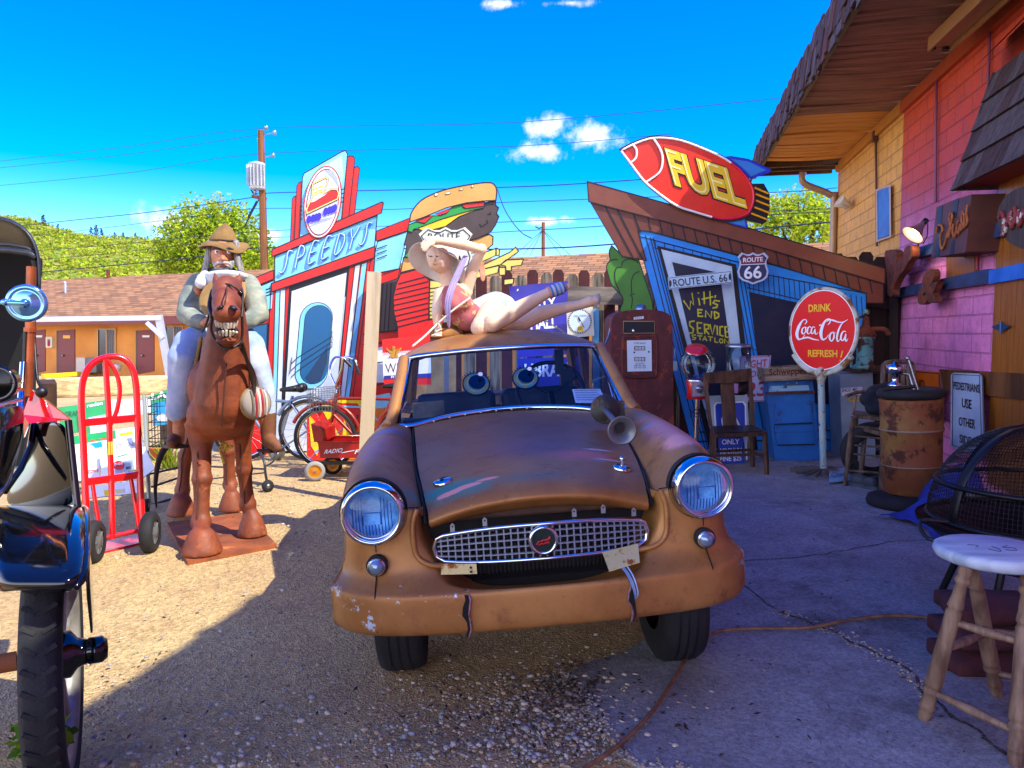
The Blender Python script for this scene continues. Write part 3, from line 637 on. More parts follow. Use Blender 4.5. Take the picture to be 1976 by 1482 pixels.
# wall fittings
CON = P('conduit_brown', '#5b3220'); m = MB(CON)
m.tube([WP.hit(1690, 258, .03), WP.hit(1692, 475, .03)], .016, n=8); m.box(WP.hit(1688, 264, .04), (.08, .06, .14), rz=R(79)); m.build('conduit', shop)
m = MB(P('conduit_pink', '#7a3350')); m.tube([WP.hit(1807, 150, .03), WP.hit(1805, 390, .03)], .014, n=8); m.build('conduit', shop); m = MB(_M['conduit_pink']); m.tube([WP.hit(1910, 40, .03), WP.hit(1907, 160, .03)], .014, n=8); m.build('conduit', shop)
tag(MB(P('board_blue', '#2f6bb8', rough=.5, col2='#285a9c', scale=4)).prism([WP.hit(x, y, .04) for x, y in [(1693, 368), (1716, 361), (1716, 453), (1693, 462)]], -WN*.03).build('panel_board', shop)); 
m = MB(P('trim_tan', '#b98d5c')); WP.line(m, [(1691, 367), (1717, 358), (1718, 456), (1692, 465)], 3.5, m.mt, .045, True); m.build('panel_trim', shop)
m = MB(P('downspout_tan', '#a8876a', rough=.4, metal=.2)); m.tube(spl3([ww(xc-.05, .55, H-.12), ww(xc-.05, .53, H-.3), ww(xc-.05, .12, H-.5), ww(xc-.05, .06, H-.7), ww(xc-.05, .06, 1.0), ww(xc-.05, .06, .0)], 5), .055, n=10); m.build('downspout', shop)
m = MB(P('floodlight_cream', '#d2c7b4'));c0 = WP.hit(1640, 392, .05); m.lathe([(0, 0), (.06, 0), (.05, .04), (0, .05)], c0, WN, n=12)
for dx in (-.11, .11): q = c0+WD*dx+WN*.1; m.lathe([(0, -.12), (.035, -.1), (.04, -.02), (.075, .07), (.07, .075), (0, .05)], q, (WN+V((0, 0, .6))+WD*dx*3), n=12); m.tube([c0+WN*.03, q], .015, n=6)
fl = m.build('floodlight'); tag(fl, 'cream twin floodlight on the ochre end of the wall', 'floodlight')
m = MB(P('sill_wood', '#7a4a22', col2='#4d2c13', scale=5, stretch=(1, 1, .2), bump=.3)); m.bar(WP.hit(1818, 732, .05), WP.hit(2050, 752, .05), .06, .2); m.build('wall_rail', shop)
DWD = mat('varnished_pine', '#a5631e', rough=.4, col2='#7a4212', scale=5, stretch=(14, 14, .8), lo=.35, hi=.7, bump=.1)
m = MB(DWD); xd = wl(WP.hit(1934, 500)).x
for k in range(9): m.prism([ww(xd-.14*k-.135, .05, .1), ww(xd-.14*k, .05, .1), ww(xd-.14*k, .05, 2.62), ww(xd-.14*k-.135, .05, 2.62)], -WN*.04)
m.build('pine_door', shop, bevel=.006)
m = MB(P('hinge_blue', '#2c4a78', rough=.4, metal=.4)); WP.poly(m, [(1912, 631), (1930, 624), (1932, 640)], m.mt, .075); WP.poly(m, [(1950, 629), (1932, 624), (1932, 640)], m.mt, .075); q = WP.hit(1931, 632, .08); m.cyl(q-V((0, 0, .05)), q+V((0, 0, .05)), .012, m=m.mt).build('door_hinge', shop)
m = MB(DWD); m.prism([WP.hit(x, y, .03) for x, y in [(1826, 492), (1880, 484), (1880, 525), (1826, 538)]], -WN*.02); m.build('window_board', shop)
MB(P('pipe_red', '#8e1c22')).tube([WP.hit(1886, 400, .04), WP.hit(1886, 522, .04)], .018, n=8).build('conduit', shop)
# shingled awning over the door
pt = WP.hit(1925, 140, .06); x0 = wl(pt).x; lo_, hi_ = .06, 1.2
for k in range(40):
    mid = (lo_+hi_)/2
    if wl(WP.hit(1840, 368, mid)).x > x0: lo_ = mid
    else: hi_ = mid
yb = min(mid, .75); zt_ = pt.z; zb_ = WP.hit(1840, 368, yb).z; x0 = (x0+wl(WP.hit(1840, 368, yb)).x)/2
aw = thing('door_awning', 'dark shingled awning jutting out over the pine door', 'awning', ww(x0, 0, zb_))
m = MB(); n = 4
for r in range(n):
    t0, t1 = r/n, (r+1)/n; x = x0
    while x > x0-3.2:
        w = random.uniform(.13, .2); f = lambda t, o=0: (.08+(yb-.08)*(1-t)+o, zb_+(zt_-zb_)*t); a = f(t0, .03); b_ = f(t1, .0)
        m.add([ww(x, a[0], a[1]), ww(x-w+.007, a[0], a[1]), ww(x-w+.007, b_[0], b_[1]), ww(x, b_[0], b_[1]), ww(x, a[0]-.03, a[1]), ww(x-w+.007, a[0]-.03, a[1])], [(0, 1, 2, 3), (0, 4, 5, 1), (0, 3, 4), (1, 5, 2)], random.choice(SHK[:2])); x -= w
m.build('shingles', aw)
MB(SHK[1]).prism([ww(x0+.02, .0, zt_), ww(x0+.02, .1, zt_), ww(x0+.02, yb+.01, zb_), ww(x0+.02, .0, zb_)], -WD*.03).build('side_panel', aw)
MB(P('awning_underside_red', '#94301f', rough=.6)).prism([ww(x0-.01, .0, zb_+.02), ww(x0-.01, yb-.02, zb_+.02), ww(x0-3.2, yb-.02, zb_+.02), ww(x0-3.2, 0, zb_+.02)], (0, 0, .03)).build('underside', aw)
m = MB(mat('awning_cap_felt', '#4e4440', rough=.95, bump=.5)); m.grid([[ww(x0-3.2*i/10, .02+.12*k, zt_+.03+.12*(2-k)+.14*math.sin(i/10*1.6)) for k in range(3)] for i in range(11)]); m.build('top_cap', aw)
# eave lamp: fluorescent fixture under the soffit
fx = thing('strip_light', 'tan strip light fixture under the brown soffit', 'light fixture', G(1815, 78, H-.1))
a, b_ = G(1814, 80, H-.1), G(1975, -72, H-.1); m = MB(P('fixture_tan', '#a87a4c', rough=.4)); m.bar(a, b_, .17, .09); m.bar(a+V((-.1, 0, -.03)), b_+V((-.1, 0, -.03)), .02, .12); m.bar(a+V((.1, 0, -.03)), b_+V((.1, 0, -.03)), .02, .12); m.build('housing', fx)
m = MB(BLACK); d = (b_-a).normalized()
for s in (-1, 1): m.box(a-d*.02+V((.06*s, 0, -.04)), (.04, .05, .06))
m.build('socket', fx)
# ================================================================== painted cut-out boards, signs and fences
def cv(k, ox, oy): return lambda pts: [(ox+x/k, oy+y/k) for x, y in pts]
C5 = cv(4.491, 450, 270); C6 = cv(3.707, 500, 550); C7 = cv(4.233, 720, 330); D4 = cv(4.632, 1120, 240); D5 = cv(4.117, 1150, 440); D7 = cv(3.704, 1440, 540)
RED = P('sign_red', '#d31a14', rough=.4, col2='#c41611', scale=3); LBL = P('sign_light_blue', '#7cc6e8', rough=.45, col2='#6fb9de', scale=3); PGR = P('sign_pale_grey', '#c3ccdc', rough=.45, col2='#b6c0d2', scale=3)
LAV = P('sign_lavender_grey', '#97a3c4'); TEAL = P('sign_deep_teal', '#0c5686', rough=.35); NAVY = P('sign_navy', '#0a1a38', rough=.35); DKT = P('sign_dark_teal', '#08406a'); YEL2 = P('sign_yellow', '#e9c012'); BRN = P('sign_brown', '#7a3f2c', rough=.5, col2='#6d3726', scale=4); BRD = P('sign_brown_slats', '#6c3526', col2='#5f2e22', scale=4)
PLY = mat('plywood_back', '#9c7d55', rough=.8, col2='#7d6242', scale=5)
BLU = P('sign_sky_blue', '#1f8ae4', rough=.4, col2='#1a7cd2', scale=3); ORD = P('rocket_red', '#e02a10', rough=.4, col2='#d02410', scale=3)
def cut(pl, mb, pts, m, off=.0, w=1.6, th=.02):
    pl.board(mb, pts, th, m, PLY, off)
    if w: pl.line(mb, pts, w, INK, off+.003, True)
# ---------------------------------------------------------------- diner facade
SP = Plane(at(620, 700, 8.7), (.22, -1, 0))
gb = at(620, 700, 8.7); din = thing('diner_facade', 'red and light blue painted diner front cut from plywood with slanted roof beams', 'cutout board', (gb.x, gb.y, 0))
BOT = 878
m = MB()
# left wing
cut(SP, m, [(478, 560), (528, 538), (530, BOT), (470, BOT)], RED, -.02, 0); SP.poly(m, [(478, 562), (528, 541), (524, 596), (478, 612)], LBL, .002); SP.line(m, [(478, 562), (528, 541)], 2, INK, .004); SP.line(m, [(478, 612), (524, 596)], 2, INK, .004)
SP.poly(m, [(478, 632), (516, 624), (513, 760), (478, 772)], TEAL, .002); SP.line(m, [(478, 632), (516, 624), (513, 760)], 2, INK, .004)
for k in range(3): SP.line(m, [(513, 559+k*6), (525, 555+k*6)], 2, INK, .006)
# right wing
cut(SP, m, [(717, 530), (773, 518), (790, 640), (850, 640), (850, BOT), (690, BOT)], RED, -.02, 0)
SP.poly(m, [(733, 549), (767, 536), (760, 575), (766, 640), (733, 640)], P('sign_umber', '#4a3a35'), .002)
for x in (739, 747, 755): SP.line(m, [(x, 546), (x-6, 640)], 2.2, INK, .004)
for y in (642, 662, 700, 742, 790, 830): SP.line(m, [(700, y+3), (850, y-14)], 2, INK, .004)
SP.poly(m, [(727, 672), (739, 668), (741, 738), (726, 738)], PGR, .003)
m.build('side_wing', din)
m = MB(); cut(SP, m, C5([(1250, 880), (1515, 790), (1440, 1115), (1190, 1165)]), LBL, -.01)
cut(SP, m, [(726, 446), (792, 420), (786, 445), (726, 465)], RED, .0); cut(SP, m, [(722, 537), (772, 518), (768, 537), (722, 552)], RED, .0)
for k in range(3): SP.line(m, C5([(1245, 945+k*43), (1333, 912+k*43)]), 1.8, INK, .004)
m.build('roof_wing', din); m = MB(); cut(SP, m, [(470, 545), (528, 521), (528, 538), (478, 558)], RED, .0); m.build('roof_wing', din)
# centre bay with its striped columns and the door
m = MB(); cut(SP, m, [(523, 550), (724, 480), (700, BOT), (508, BOT)], RED, 0, 2)
X = lambda a, b, y: a+(b-a)*(y-550)/190
def strip(a0, b0, a1, b1, mm, y0, y1, off): SP.poly(m, [(X(a0, b0, y0), y0), (X(a1, b1, y0-3), y0-3), (X(a1, b1, y1), y1), (X(a0, b0, y1), y1)], mm, off)
for a0, b0, a1, b1, mm, y0 in [(532, 527, 540, 534, LBL, 560), (542, 535.5, 551, 545, PGR, 558), (681, 660, 690, 668, PGR, 513), (693.5, 669, 702, 677, LBL, 510)]:
    strip(a0, b0, a1, b1, mm, y0, BOT, .003)
for a, b, y0 in [(531.5, 526.5, 560), (541, 535, 560), (551.5, 545.3, 556), (691.5, 668.7, 508), (703, 678, 506), (680.5, 659, 512), (709, 684, 500)]: SP.line(m, [(X(a, b, y0), y0), (X(a, b, BOT), BOT)], 1.5, INK, .006)
SP.poly(m, [(X(692, 669, 650), 650), (X(702, 677, 620), 620), (X(702, 677, 720), 720), (X(693, 669, 760), 760)], P('sign_mid_blue', '#4f93c4'), .005)
m.build('front_panel', din)
m = MB(); SP.poly(m, [(558, 553), (675, 513), (X(674, 655, BOT), BOT), (X(558, 546, BOT), BOT)], INK, .004)
dq = [(563, 562), (669, 526), (X(667, 650, 870), 870), (X(563, 552, 870), 870)]; SP.board(m, dq, .012, PGR, INK, .018)
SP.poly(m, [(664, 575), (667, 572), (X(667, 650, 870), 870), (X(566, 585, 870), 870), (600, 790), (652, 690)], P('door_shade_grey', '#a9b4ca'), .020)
def caps(cx, cy, hw, hh, sl=0): 
    t = arc(cx, cy-hh+hw, hw, hw, 0, 180, 12); b = arc(cx, cy+hh-hw, hw, hw, 180, 360, 12); return [(x-(y-cy)*sl, y) for x, y in t+b]
SP.poly(m, caps(605.5, 667, 32, 84, .09), INK, .022); SP.poly(m, caps(605.5, 667, 30.6, 82.6, .09), LBL, .024); SP.poly(m, caps(609.5, 665, 26.5, 76.5, .09), INK, .0255); SP.poly(m, caps(609.8, 665, 25.6, 75.6, .09), TEAL, .027)
SP.poly(m, [(632, 668), (631, 700), (618, 735), (600, 741), (588, 730)], P('window_shade', '#0a3358'), .0285)
for k in range(3): o = k*13; SP.line(m, [(561+0, 702+o), (574, 690+o), (640, 650+o-o*.25), (641, 639+o-o*.2)], 1.2, INK, .031)
SP.line(m, [(563, 690), (559, 722)], 1.5, INK, .031)
m.build('door', din)
m = MB(); cut(SP, m, [(523.5, 547), (724, 475), (722, 497), (523.5, 563)], RED, .02, 2); SP.line(m, [(545, 559), (712, 503)], 1.2, INK, .026); m.build('lower_beam', din)
m = MB(); cut(SP, m, [(530, 494), (728, 415), (723, 477), (530, 545)], LBL, .01, 2)
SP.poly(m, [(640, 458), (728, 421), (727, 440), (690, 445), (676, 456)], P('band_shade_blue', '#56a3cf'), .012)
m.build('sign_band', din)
m = MB(); cut(SP, m, [(524.6, 481.5), (737, 389.5), (740, 391.5), (736, 411), (524.6, 495)], RED, .03, 2); m.build('upper_beam', din)
# lettering: single-line neon strokes
NEO = P('neon_blue_tube', '#2a55e8', rough=.25); NEC = P('neon_cyan_tube', '#3aa8ea', rough=.25); NEW = P('neon_pale_tube', '#a8d4ff', rough=.2)
fnt = {'S': [[(.95, .92), (.6, 1), (.45, .85), (.5, .55), (.42, .15), (.2, 0), (-.1, .12)]], 'P': [[(.2, 0), (.3, .95), (.6, 1), (.85, .8), (.75, .55), (.3, .45)]], 'E': [[(.95, .95), (.35, 1), (.15, .02), (.8, .05)], [(.25, .5), (.75, .52)]], 'D': [[(.3, .98), (.15, .02), (.6, .05), (.9, .4), (.85, .8), (.3, .98)]], 'Y': [[(.15, 1), (.45, .5), (.95, 1)], [(.45, .5), (.35, 0)]]}
m = MB()
for i, ch in enumerate('SPEEDYS'):
    ox, oy = 540+25.6*i, 528-9.0*i
    for st in fnt[ch]:
        pp = spl([(ox+x*20+y*7, oy-y*40-x*6) for x, y in st], 4)
        SP.line(m, [(x+2.2, y+2.6) for x, y in pp], 2.6, NEC, .012+.003); SP.line(m, pp, 4.6, NEO, .030); m.tube([SP.hit(x-.5, y-.5, .04) for x, y in pp], .0075, NEW, 6)
m.build('neon_lettering', din)
# sign tower
m = MB(); cut(SP, m, [(560, 470), (564, 384), (567, 379.5), (574, 377), (570, 466)], RED, -.02, 1.6); m.build('tower_fin', din); m = MB(); cut(SP, m, [(682, 330), (684, 322.5), (690, 320.5), (694, 325), (684, 414), (672, 419)], RED, -.02, 1.6); m.build('tower_fin', din); m = MB()
cut(SP, m, [(568, 464), (572.5, 360), (576, 353), (584, 349), (579, 460)], RED, -.01, 1.6); m.build('tower_fin', din); m = MB(); cut(SP, m, [(668, 304), (675, 300.5), (682, 301.5), (685, 307), (673, 418), (658, 425)], RED, -.01, 1.6); m.build('tower_fin', din)
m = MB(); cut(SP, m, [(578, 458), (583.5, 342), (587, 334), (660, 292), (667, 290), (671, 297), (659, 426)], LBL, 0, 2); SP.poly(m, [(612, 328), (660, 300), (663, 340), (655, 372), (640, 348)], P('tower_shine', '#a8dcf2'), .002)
for k in range(4): SP.line(m, [(657, 367+k*8), (664, 364+k*8)], 1.5, INK, .003); SP.line(m, [(578, 400+k*8), (583, 398+k*8)], 1.5, INK, .003)
m.build('tower_panel', din)
m = MB()
E = lambda a, b: ell(622.5, 390, a, b, 40, -9)
cut(SP, m, E(36, 71), INK, .04, 0); SP.poly(m, E(35.2, 70.2), RED, .043); SP.poly(m, E(33.6, 68.3), P('oval_white', '#f0e4e8'), .046); SP.poly(m, E(31.2, 65.5), RED, .049); SP.poly(m, E(30, 64), INK, .052); SP.poly(m, E(29.2, 63), PGR, .055)
SP.poly(m, C5([(790, 260), (850, 262), (900, 320), (915, 410), (860, 330)]), LAV, .057); SP.poly(m, C5([(650, 760), (740, 690), (870, 665), (840, 690), (700, 740)]), LAV, .057)
boot = C5([(690, 380), (800, 325), (822, 340), (785, 465), (850, 425), (900, 430), (914, 465), (905, 510), (640, 635), (636, 600), (682, 500)]); SP.poly(m, boot, P('boot_white', '#d4d8e4'), .060)
SP.poly(m, C5([(655, 545), (700, 535), (790, 480), (850, 430), (900, 440), (908, 500), (648, 622), (642, 600)]), RED, .062)
for a in (410, 440, 460): SP.line(m, C5([(700, a+18), (780, a-14)]), 2.4, YEL2, .064)
SP.line(m, boot, 3.4, INK, .066, True); SP.line(m, boot, 1.9, P('neon_yellow_tube', '#f2d27a'), .068, True)
VIO = P('skate_wheel_violet', '#2a1cae')
for x, y in [(655, 690), (690, 680), (718, 672), (742, 665), (800, 622), (832, 610), (858, 602), (880, 592)]: q = C5([(x, y)])[0]; SP.poly(m, ell(q[0], q[1], 5.8, 9.4, 18, -14), P('skate_rim', '#c9b8ff'), .060+x*3e-6); SP.poly(m, ell(q[0], q[1], 4.6, 8.1, 18, -14), VIO, .064+x*3e-6)
m.build('oval_sign', din)
MB(WOOD).bar(SP.hit(560, 600, -.1), V((SP.hit(560, 600, -.9).x, SP.hit(560, 600, -.9).y, 0)), .09, .04).bar(SP.hit(690, 600, -.1), V((SP.hit(690, 600, -.9).x, SP.hit(690, 600, -.9).y, 0)), .09, .04).build('brace', din)
# ---------------------------------------------------------------- burger and fries cut-out
BP = Plane(at(860, 600, 8.45), (.15, -1, 0)); gb = at(860, 600, 8.45)
bur = thing('burger_cutout', 'plywood cutout of a tall hamburger above a red carton of fries', 'cutout board', (gb.x, gb.y, 0))
BUN = P('bun_tan', '#c99a50', rough=.5, col2='#c08f46', scale=3); GRN = P('lettuce_green', '#14923a'); TOM = P('tomato_red', '#d01c1c'); CHE = P('cheese_yellow', '#edc010'); PAT = P('patty_brown', '#473a38', col2='#40342f', scale=6); FRY = P('fries_yellow', '#d8ca6c', col2='#d0c060', scale=4)
pat = C7([(285, 485), (330, 478), (420, 470), (600, 330), (1000, 240), (1003, 280), (1026, 300), (1008, 345), (1028, 372), (1000, 440), (960, 500), (860, 545), (520, 640), (380, 690), (255, 705), (275, 605), (252, 605)])
m = MB(); cut(BP, m, C7([(225, 828), (248, 705), (390, 690), (800, 565), (950, 515), (980, 535), (978, 600), (930, 640), (700, 700), (500, 760)]), BUN, -.01, 2); cut(BP, m, pat, PAT, 0, 2)
for q in [[(870, 430), (880, 455), (905, 445)], [(905, 440), (935, 425), (930, 400)], [(935, 355), (960, 350), (955, 335)]]: BP.line(m, C7(q), 1.8, INK, .004)
def lay(pts, mm, off, w=1.4): BP.poly(m, C7(pts), mm, off); BP.line(m, C7(pts), w, INK, off+.002, True)
lay([(360, 465), (640, 365), (848, 312), (700, 372), (590, 452), (420, 495)], CHE, .004); lay([(290, 440), (345, 415), (420, 430), (490, 365), (560, 365), (660, 285), (720, 275), (740, 305), (908, 285), (905, 300), (800, 320), (550, 395), (365, 465), (330, 475), (320, 500), (285, 490)], GRN, .008)
lay([(345, 410), (430, 368), (492, 362), (420, 425)], TOM, .012); lay([(500, 352), (640, 298), (600, 345), (540, 360)], TOM, .012); lay([(725, 268), (910, 250), (908, 285), (760, 305), (735, 292)], TOM, .012); lay([(255, 695), (290, 655), (385, 672), (378, 692), (300, 712)], GRN, .012)
cut(BP, m, C7(spl([(300, 418), (308, 350), (360, 270), (430, 215), (560, 160), (700, 125), (850, 100), (940, 92), (985, 105), (1010, 150), (1004, 240)], 3)+[(900, 245), (760, 260), (600, 300), (420, 375)]), BUN, .02, 2.2)
for x, y, rx, ry in [(516, 192, 4, 3.2), (612, 180, 6, 2.4), (720, 148, 4.6, 2), (812, 124, 2.8, 3)]: q = C7([(x, y)])[0]; BP.poly(m, ell(q[0], q[1], rx, ry, 14, 12), INK, .026); BP.poly(m, ell(q[0], q[1], rx-.8, ry-.8, 14, 12), P('sesame_cream', '#eadcae'), .028)
m.build('burger_panel', bur)
m = MB(); cut(BP, m, C7([(455, 890), (560, 900), (700, 860), (760, 800), (760, 1215), (460, 1215)]), FRY, .0, 2)
for k in range(9): BP.line(m, C7([(460, 960+k*31), (540, 950+k*31)]), 1.6, INK, .004)
for q in [[(800, 700), (1005, 630), (1005, 690), (820, 770)], [(1005, 628), (1035, 640), (1030, 695), (1003, 688)], [(890, 770), (1120, 660), (1165, 620), (1190, 655), (1040, 765), (900, 800)], [(900, 800), (1030, 770), (1020, 830), (880, 870)], [(1040, 765), (1085, 725), (1230, 718), (1210, 770), (1130, 780), (1130, 815), (1085, 812), (1080, 775)], [(1030, 785), (1085, 785), (1080, 850), (1030, 850)], [(1070, 885), (1150, 875), (1145, 920), (1070, 930)], [(700, 800), (830, 760), (900, 860), (760, 900)]]: cut(BP, m, C7(q), FRY, .006+.0008*len(m.f) % .004, 1.8)
m.build('fries_panel', bur)
m = MB(); cut(BP, m, C7([(225, 838), (365, 800), (462, 892), (455, 1215), (560, 1190), (700, 1200), (700, 1320), (200, 1400), (200, 1280), (168, 1150), (165, 1030), (190, 920)]), RED, .012, 2.4)
for k in range(9): y = 890+k*44; BP.line(m, C7([(205-(12*math.sin(k/2.6)*3), y+32), (452, y-32)]), 2.2, INK, .017)
m.build('carton_panel', bur); cut(BP, MB(), [], RED) if 0 else None
m = MB(); cut(BP, m, [(770, 640), (880, 622), (880, BOT), (770, BOT)], PLY, -.03, 0); m.build('support_panel', bur)
# ---------------------------------------------------------------- service station cut-out
WT = Plane(at(1400, 650, 8.75), (-.02, -1, 0)); gb = at(1400, 650, 8.75)
sta = thing('station_cutout', 'blue service station front painted on plywood with a brown slatted roof', 'cutout board', (gb.x, gb.y, 0))
m = MB(); cut(WT, m, [(1225, 440), (1672, 560), (1668, 880), (1340, 880), (1262, 575)], BLU, 0, 1.8)
for dx in (14, 24, 30): WT.line(m, [(1233+dx*.9, 450+dx*.3), (1340+dx, 880)], 1.8, INK, .004)
WT.line(m, [(1233, 456), (1460, 515)], 1.8, INK, .004); WT.line(m, [(1262, 478), (1440, 524)], 1.6, INK, .004); WT.line(m, [(1262, 464), (1430, 508)], 1.4, INK, .004)
for k in range(10): x = 1264+k*18; WT.line(m, [(x, 465+k*4.6), (x+1, 477+k*4.6)], 1.4, INK, .004)
for dx in (0, 8, 16, 24): WT.line(m, [(1417+dx, 520+dx*.25), (1482+dx, 880)], 1.7, INK, .004)
for k in range(22): x = 1452+k*10; WT.line(m, [(x, 536+(x-1440)*.255-20), (x+3, 562+(x-1440)*.24)], 1.4, INK, .004)
WT.line(m, [(1440, 523), (1672, 566)], 2, INK, .005)
for k in range(19): x = 1474+k*10.5; WT.line(m, [(x, 781), (x+6, 832)], 1.6, INK, .004)
for y in (832, 850): WT.line(m, [(1340, y+2), (1668, y-2)], 2.6, INK, .005)
m.build('wall_panel', sta)
m = MB(); WT.poly(m, [(1441, 555), (1655, 604), (1660, 783), (1470, 783)], BLU, .004); WT.line(m, [(1441, 555), (1655, 604)], 1.8, INK, .006); WT.poly(m, [(1445, 563), (1650, 609), (1655, 780), (1475, 780)], NAVY, .008); m.build('garage_opening', sta)
m = MB(); WT.poly(m, [(1268, 474), (1420, 510), (1464, 880), (1372, 880)], INK, .006); WT.board(m, [(1276, 481), (1412, 514), (1452, 878), (1384, 878)], .01, P('frame_pale', '#b9cfe0', col2='#aac2d6', scale=5), None, .018); WT.poly(m, [(1297, 505.5), (1389, 527), (1438, 872), (1384, 872)], NAVY, .021)
YG = P('chalk_yellow', '#c6c022', rough=.7)
for st in [[(695, 575), (745, 648), (752, 580), (778, 612), (762, 515)], [(815, 555), (825, 615)], [(812, 512), (815, 520)], [(858, 505), (862, 605)], [(905, 500), (910, 615)], [(840, 567), (932, 545)], [(950, 533), (945, 555)], [(985, 582), (945, 575), (930, 595), (965, 610), (960, 630), (925, 636)],
    [(848, 650), (810, 648), (812, 700), (852, 702)], [(812, 675), (840, 672)], [(870, 710), (872, 655), (915, 715), (920, 660)], [(940, 662), (945, 722)], [(940, 662), (975, 680), (975, 705), (945, 722)],
    [(785, 738), (745, 745), (745, 775), (775, 800), (770, 832), (738, 835)], [(845, 755), (805, 752), (808, 835), (848, 840)], [(808, 795), (835, 795)], [(865, 842), (862, 765), (895, 770), (895, 800), (866, 805), (900, 846)], [(905, 765), (926, 846), (946, 770)], [(962, 775), (965, 852)], [(1012, 782), (985, 785), (985, 850), (1014, 860)], [(1055, 785), (1025, 785), (1030, 865), (1062, 870)], [(1028, 825), (1050, 825)]]:
    WT.line(m, D5(st), 2.9, YG, .024+.0007*(len(m.f) % 7))
for st in [[(795, 850), (765, 850), (768, 866), (792, 872), (785, 886), (762, 884)], [(805, 855), (845, 858)], [(825, 857), (828, 890)], [(848, 894), (865, 860), (882, 898)], [(855, 882), (878, 885)], [(890, 862), (930, 868)], [(910, 866), (908, 900)], [(945, 870), (945, 905), (970, 910)], [(1022, 916), (1022, 880), (1055, 920), (1058, 885)], [(1010, 896), (1004, 910), (990, 912), (980, 898), (986, 882), (1002, 882), (1010, 896)]]:
    WT.line(m, D5(st), 2.1, YG, .024+.0007*(len(m.f) % 7))
m.build('door', sta)
m = MB(); BUS = P('bush_green', '#3f8022', col2='#397620', scale=4); cut(WT, m, spl(D5([(125, 140), (104, 190), (112, 255), (84, 300), (100, 380), (130, 460), (215, 560), (180, 680), (160, 900)]), 3)+[(1270, 700), (1258, 580), (1232, 500), (1198, 490)], BUS, -.03, 2)
for q in [[(112, 258), (150, 250), (175, 252)], [(205, 300), (215, 265), (270, 245), (320, 262), (335, 280)], [(150, 350), (165, 315), (205, 310)], [(150, 350), (152, 420), (190, 510)], [(280, 640), (290, 560), (275, 530), (310, 525)], [(285, 520), (280, 440), (300, 370), (345, 345)]]: WT.line(m, spl(D5(q), 4), 1.8, INK, -.026)
m.build('bush_panel', sta)
m = MB(); cut(WT, m, [(1136, 385), (1272, 418), (1500, 480), (1705, 540), (1705, 585), (1672, 585), (1672, 566), (1500, 512), (1258, 447), (1231, 444), (1247, 503), (1200, 494)], BRD, .012, 2)
for a, b in [((1168, 398), (1222, 498)), ((1191, 404), (1240, 500)), ((1222, 412), (1236, 448))]: WT.line(m, [a, b], 3, INK, .017)
for k in range(20): x = 1248+k*22.5; y = 418+(x-1272)*.272; WT.line(m, [(x, y), (x+8, y+33+k*.3)], 2.3, INK, .017)
m.build('soffit_slats', sta)
m = MB(); cut(WT, m, [(1133, 350), (1320, 402), (1500, 457), (1708, 518), (1708, 548), (1500, 486), (1336, 441), (1136, 389)], BRN, .03, 2.2)
m.build('roof_beam', sta)
MB(WOOD).bar(WT.hit(1300, 600, -.1), V((WT.hit(1300, 600, -.8).x, WT.hit(1300, 600, -.8).y, 0)), .09, .04).build('brace', sta); MB(WOOD).bar(WT.hit(1600, 640, -.1), V((WT.hit(1600, 640, -.5).x, WT.hit(1600, 640, -.5).y, 0)), .09, .04).build('brace', sta)
# rocket
RK = Plane(at(1400, 400, 8.67), (-.02, -1, 0)); rp = RK.hit(1330, 410)
roc = thing('rocket_sign', 'red rocket shaped fuel sign with neon trim on the station roof', 'sign', (rp.x, rp.y, rp.z))
body = D4(spl([(350, 225), (450, 170), (600, 115), (740, 106), (900, 130), (1100, 205), (1300, 300), (1450, 420), (1540, 550), (1562, 650), (1545, 745), (1480, 830), (1270, 862), (1000, 790), (850, 735), (700, 630), (560, 510), (440, 350)], 3))
m = MB(); cut(RK, m, D4([(1290, 290), (1350, 285), (1500, 310), (1706, 400), (1696, 432), (1520, 485), (1420, 400)]), P('fin_royal_blue', '#1530c8'), -.025, 1); RK.poly(m, D4([(1345, 308), (1500, 332), (1660, 408), (1525, 465), (1440, 380)]), P('fin_light_blue', '#2f7fd0'), -.022); m.build('upper_fin', roc)
m = MB(); cut(RK, m, D4([(1300, 850), (1478, 830), (1500, 935), (1310, 880)]), P('fin_royal_blue', '#1530c8'), -.025, 1); RK.poly(m, D4([(1330, 862), (1465, 850), (1480, 915), (1330, 876)]), P('fin_light_blue', '#2f7fd0'), -.022); m.build('lower_fin', roc)
m = MB(); cut(RK, m, D4([(1530, 530), (1640, 528), (1692, 620), (1692, 745), (1662, 872), (1632, 892), (1470, 855)]), INK, -.012, 0)
NY = P('neon_gold_tube', '#f0a814', rough=.25)
for a, b in [((1555, 565), (1680, 618)), ((1565, 622), (1690, 672)), ((1568, 680), (1690, 728)), ((1555, 740), (1684, 790)), ((1525, 795), (1662, 848))]: m.tube([RK.hit(*p, .0) for p in D4([a, b])], .012, NY, 6)
m.build('exhaust', roc)
m = MB(); cut(RK, m, body, ORD, .0, 2.6)
NW = P('neon_white_tube', '#f2ece8', rough=.25); NR = P('neon_pink_tube', '#e2204a', rough=.25)
n = len(body); c0 = (sum(p[0] for p in body)/n, sum(p[1] for p in body)/n); inn = [(c0[0]+(x-c0[0])*.975, c0[1]+(y-c0[1])*.955) for x, y in body]
m.tube([RK.hit(x, y, .012) for x, y in inn[37:]+inn[:20]], .013, NW, 6); m.tube([RK.hit(x, y, .012) for x, y in inn[19:38]], .013, NR, 6)
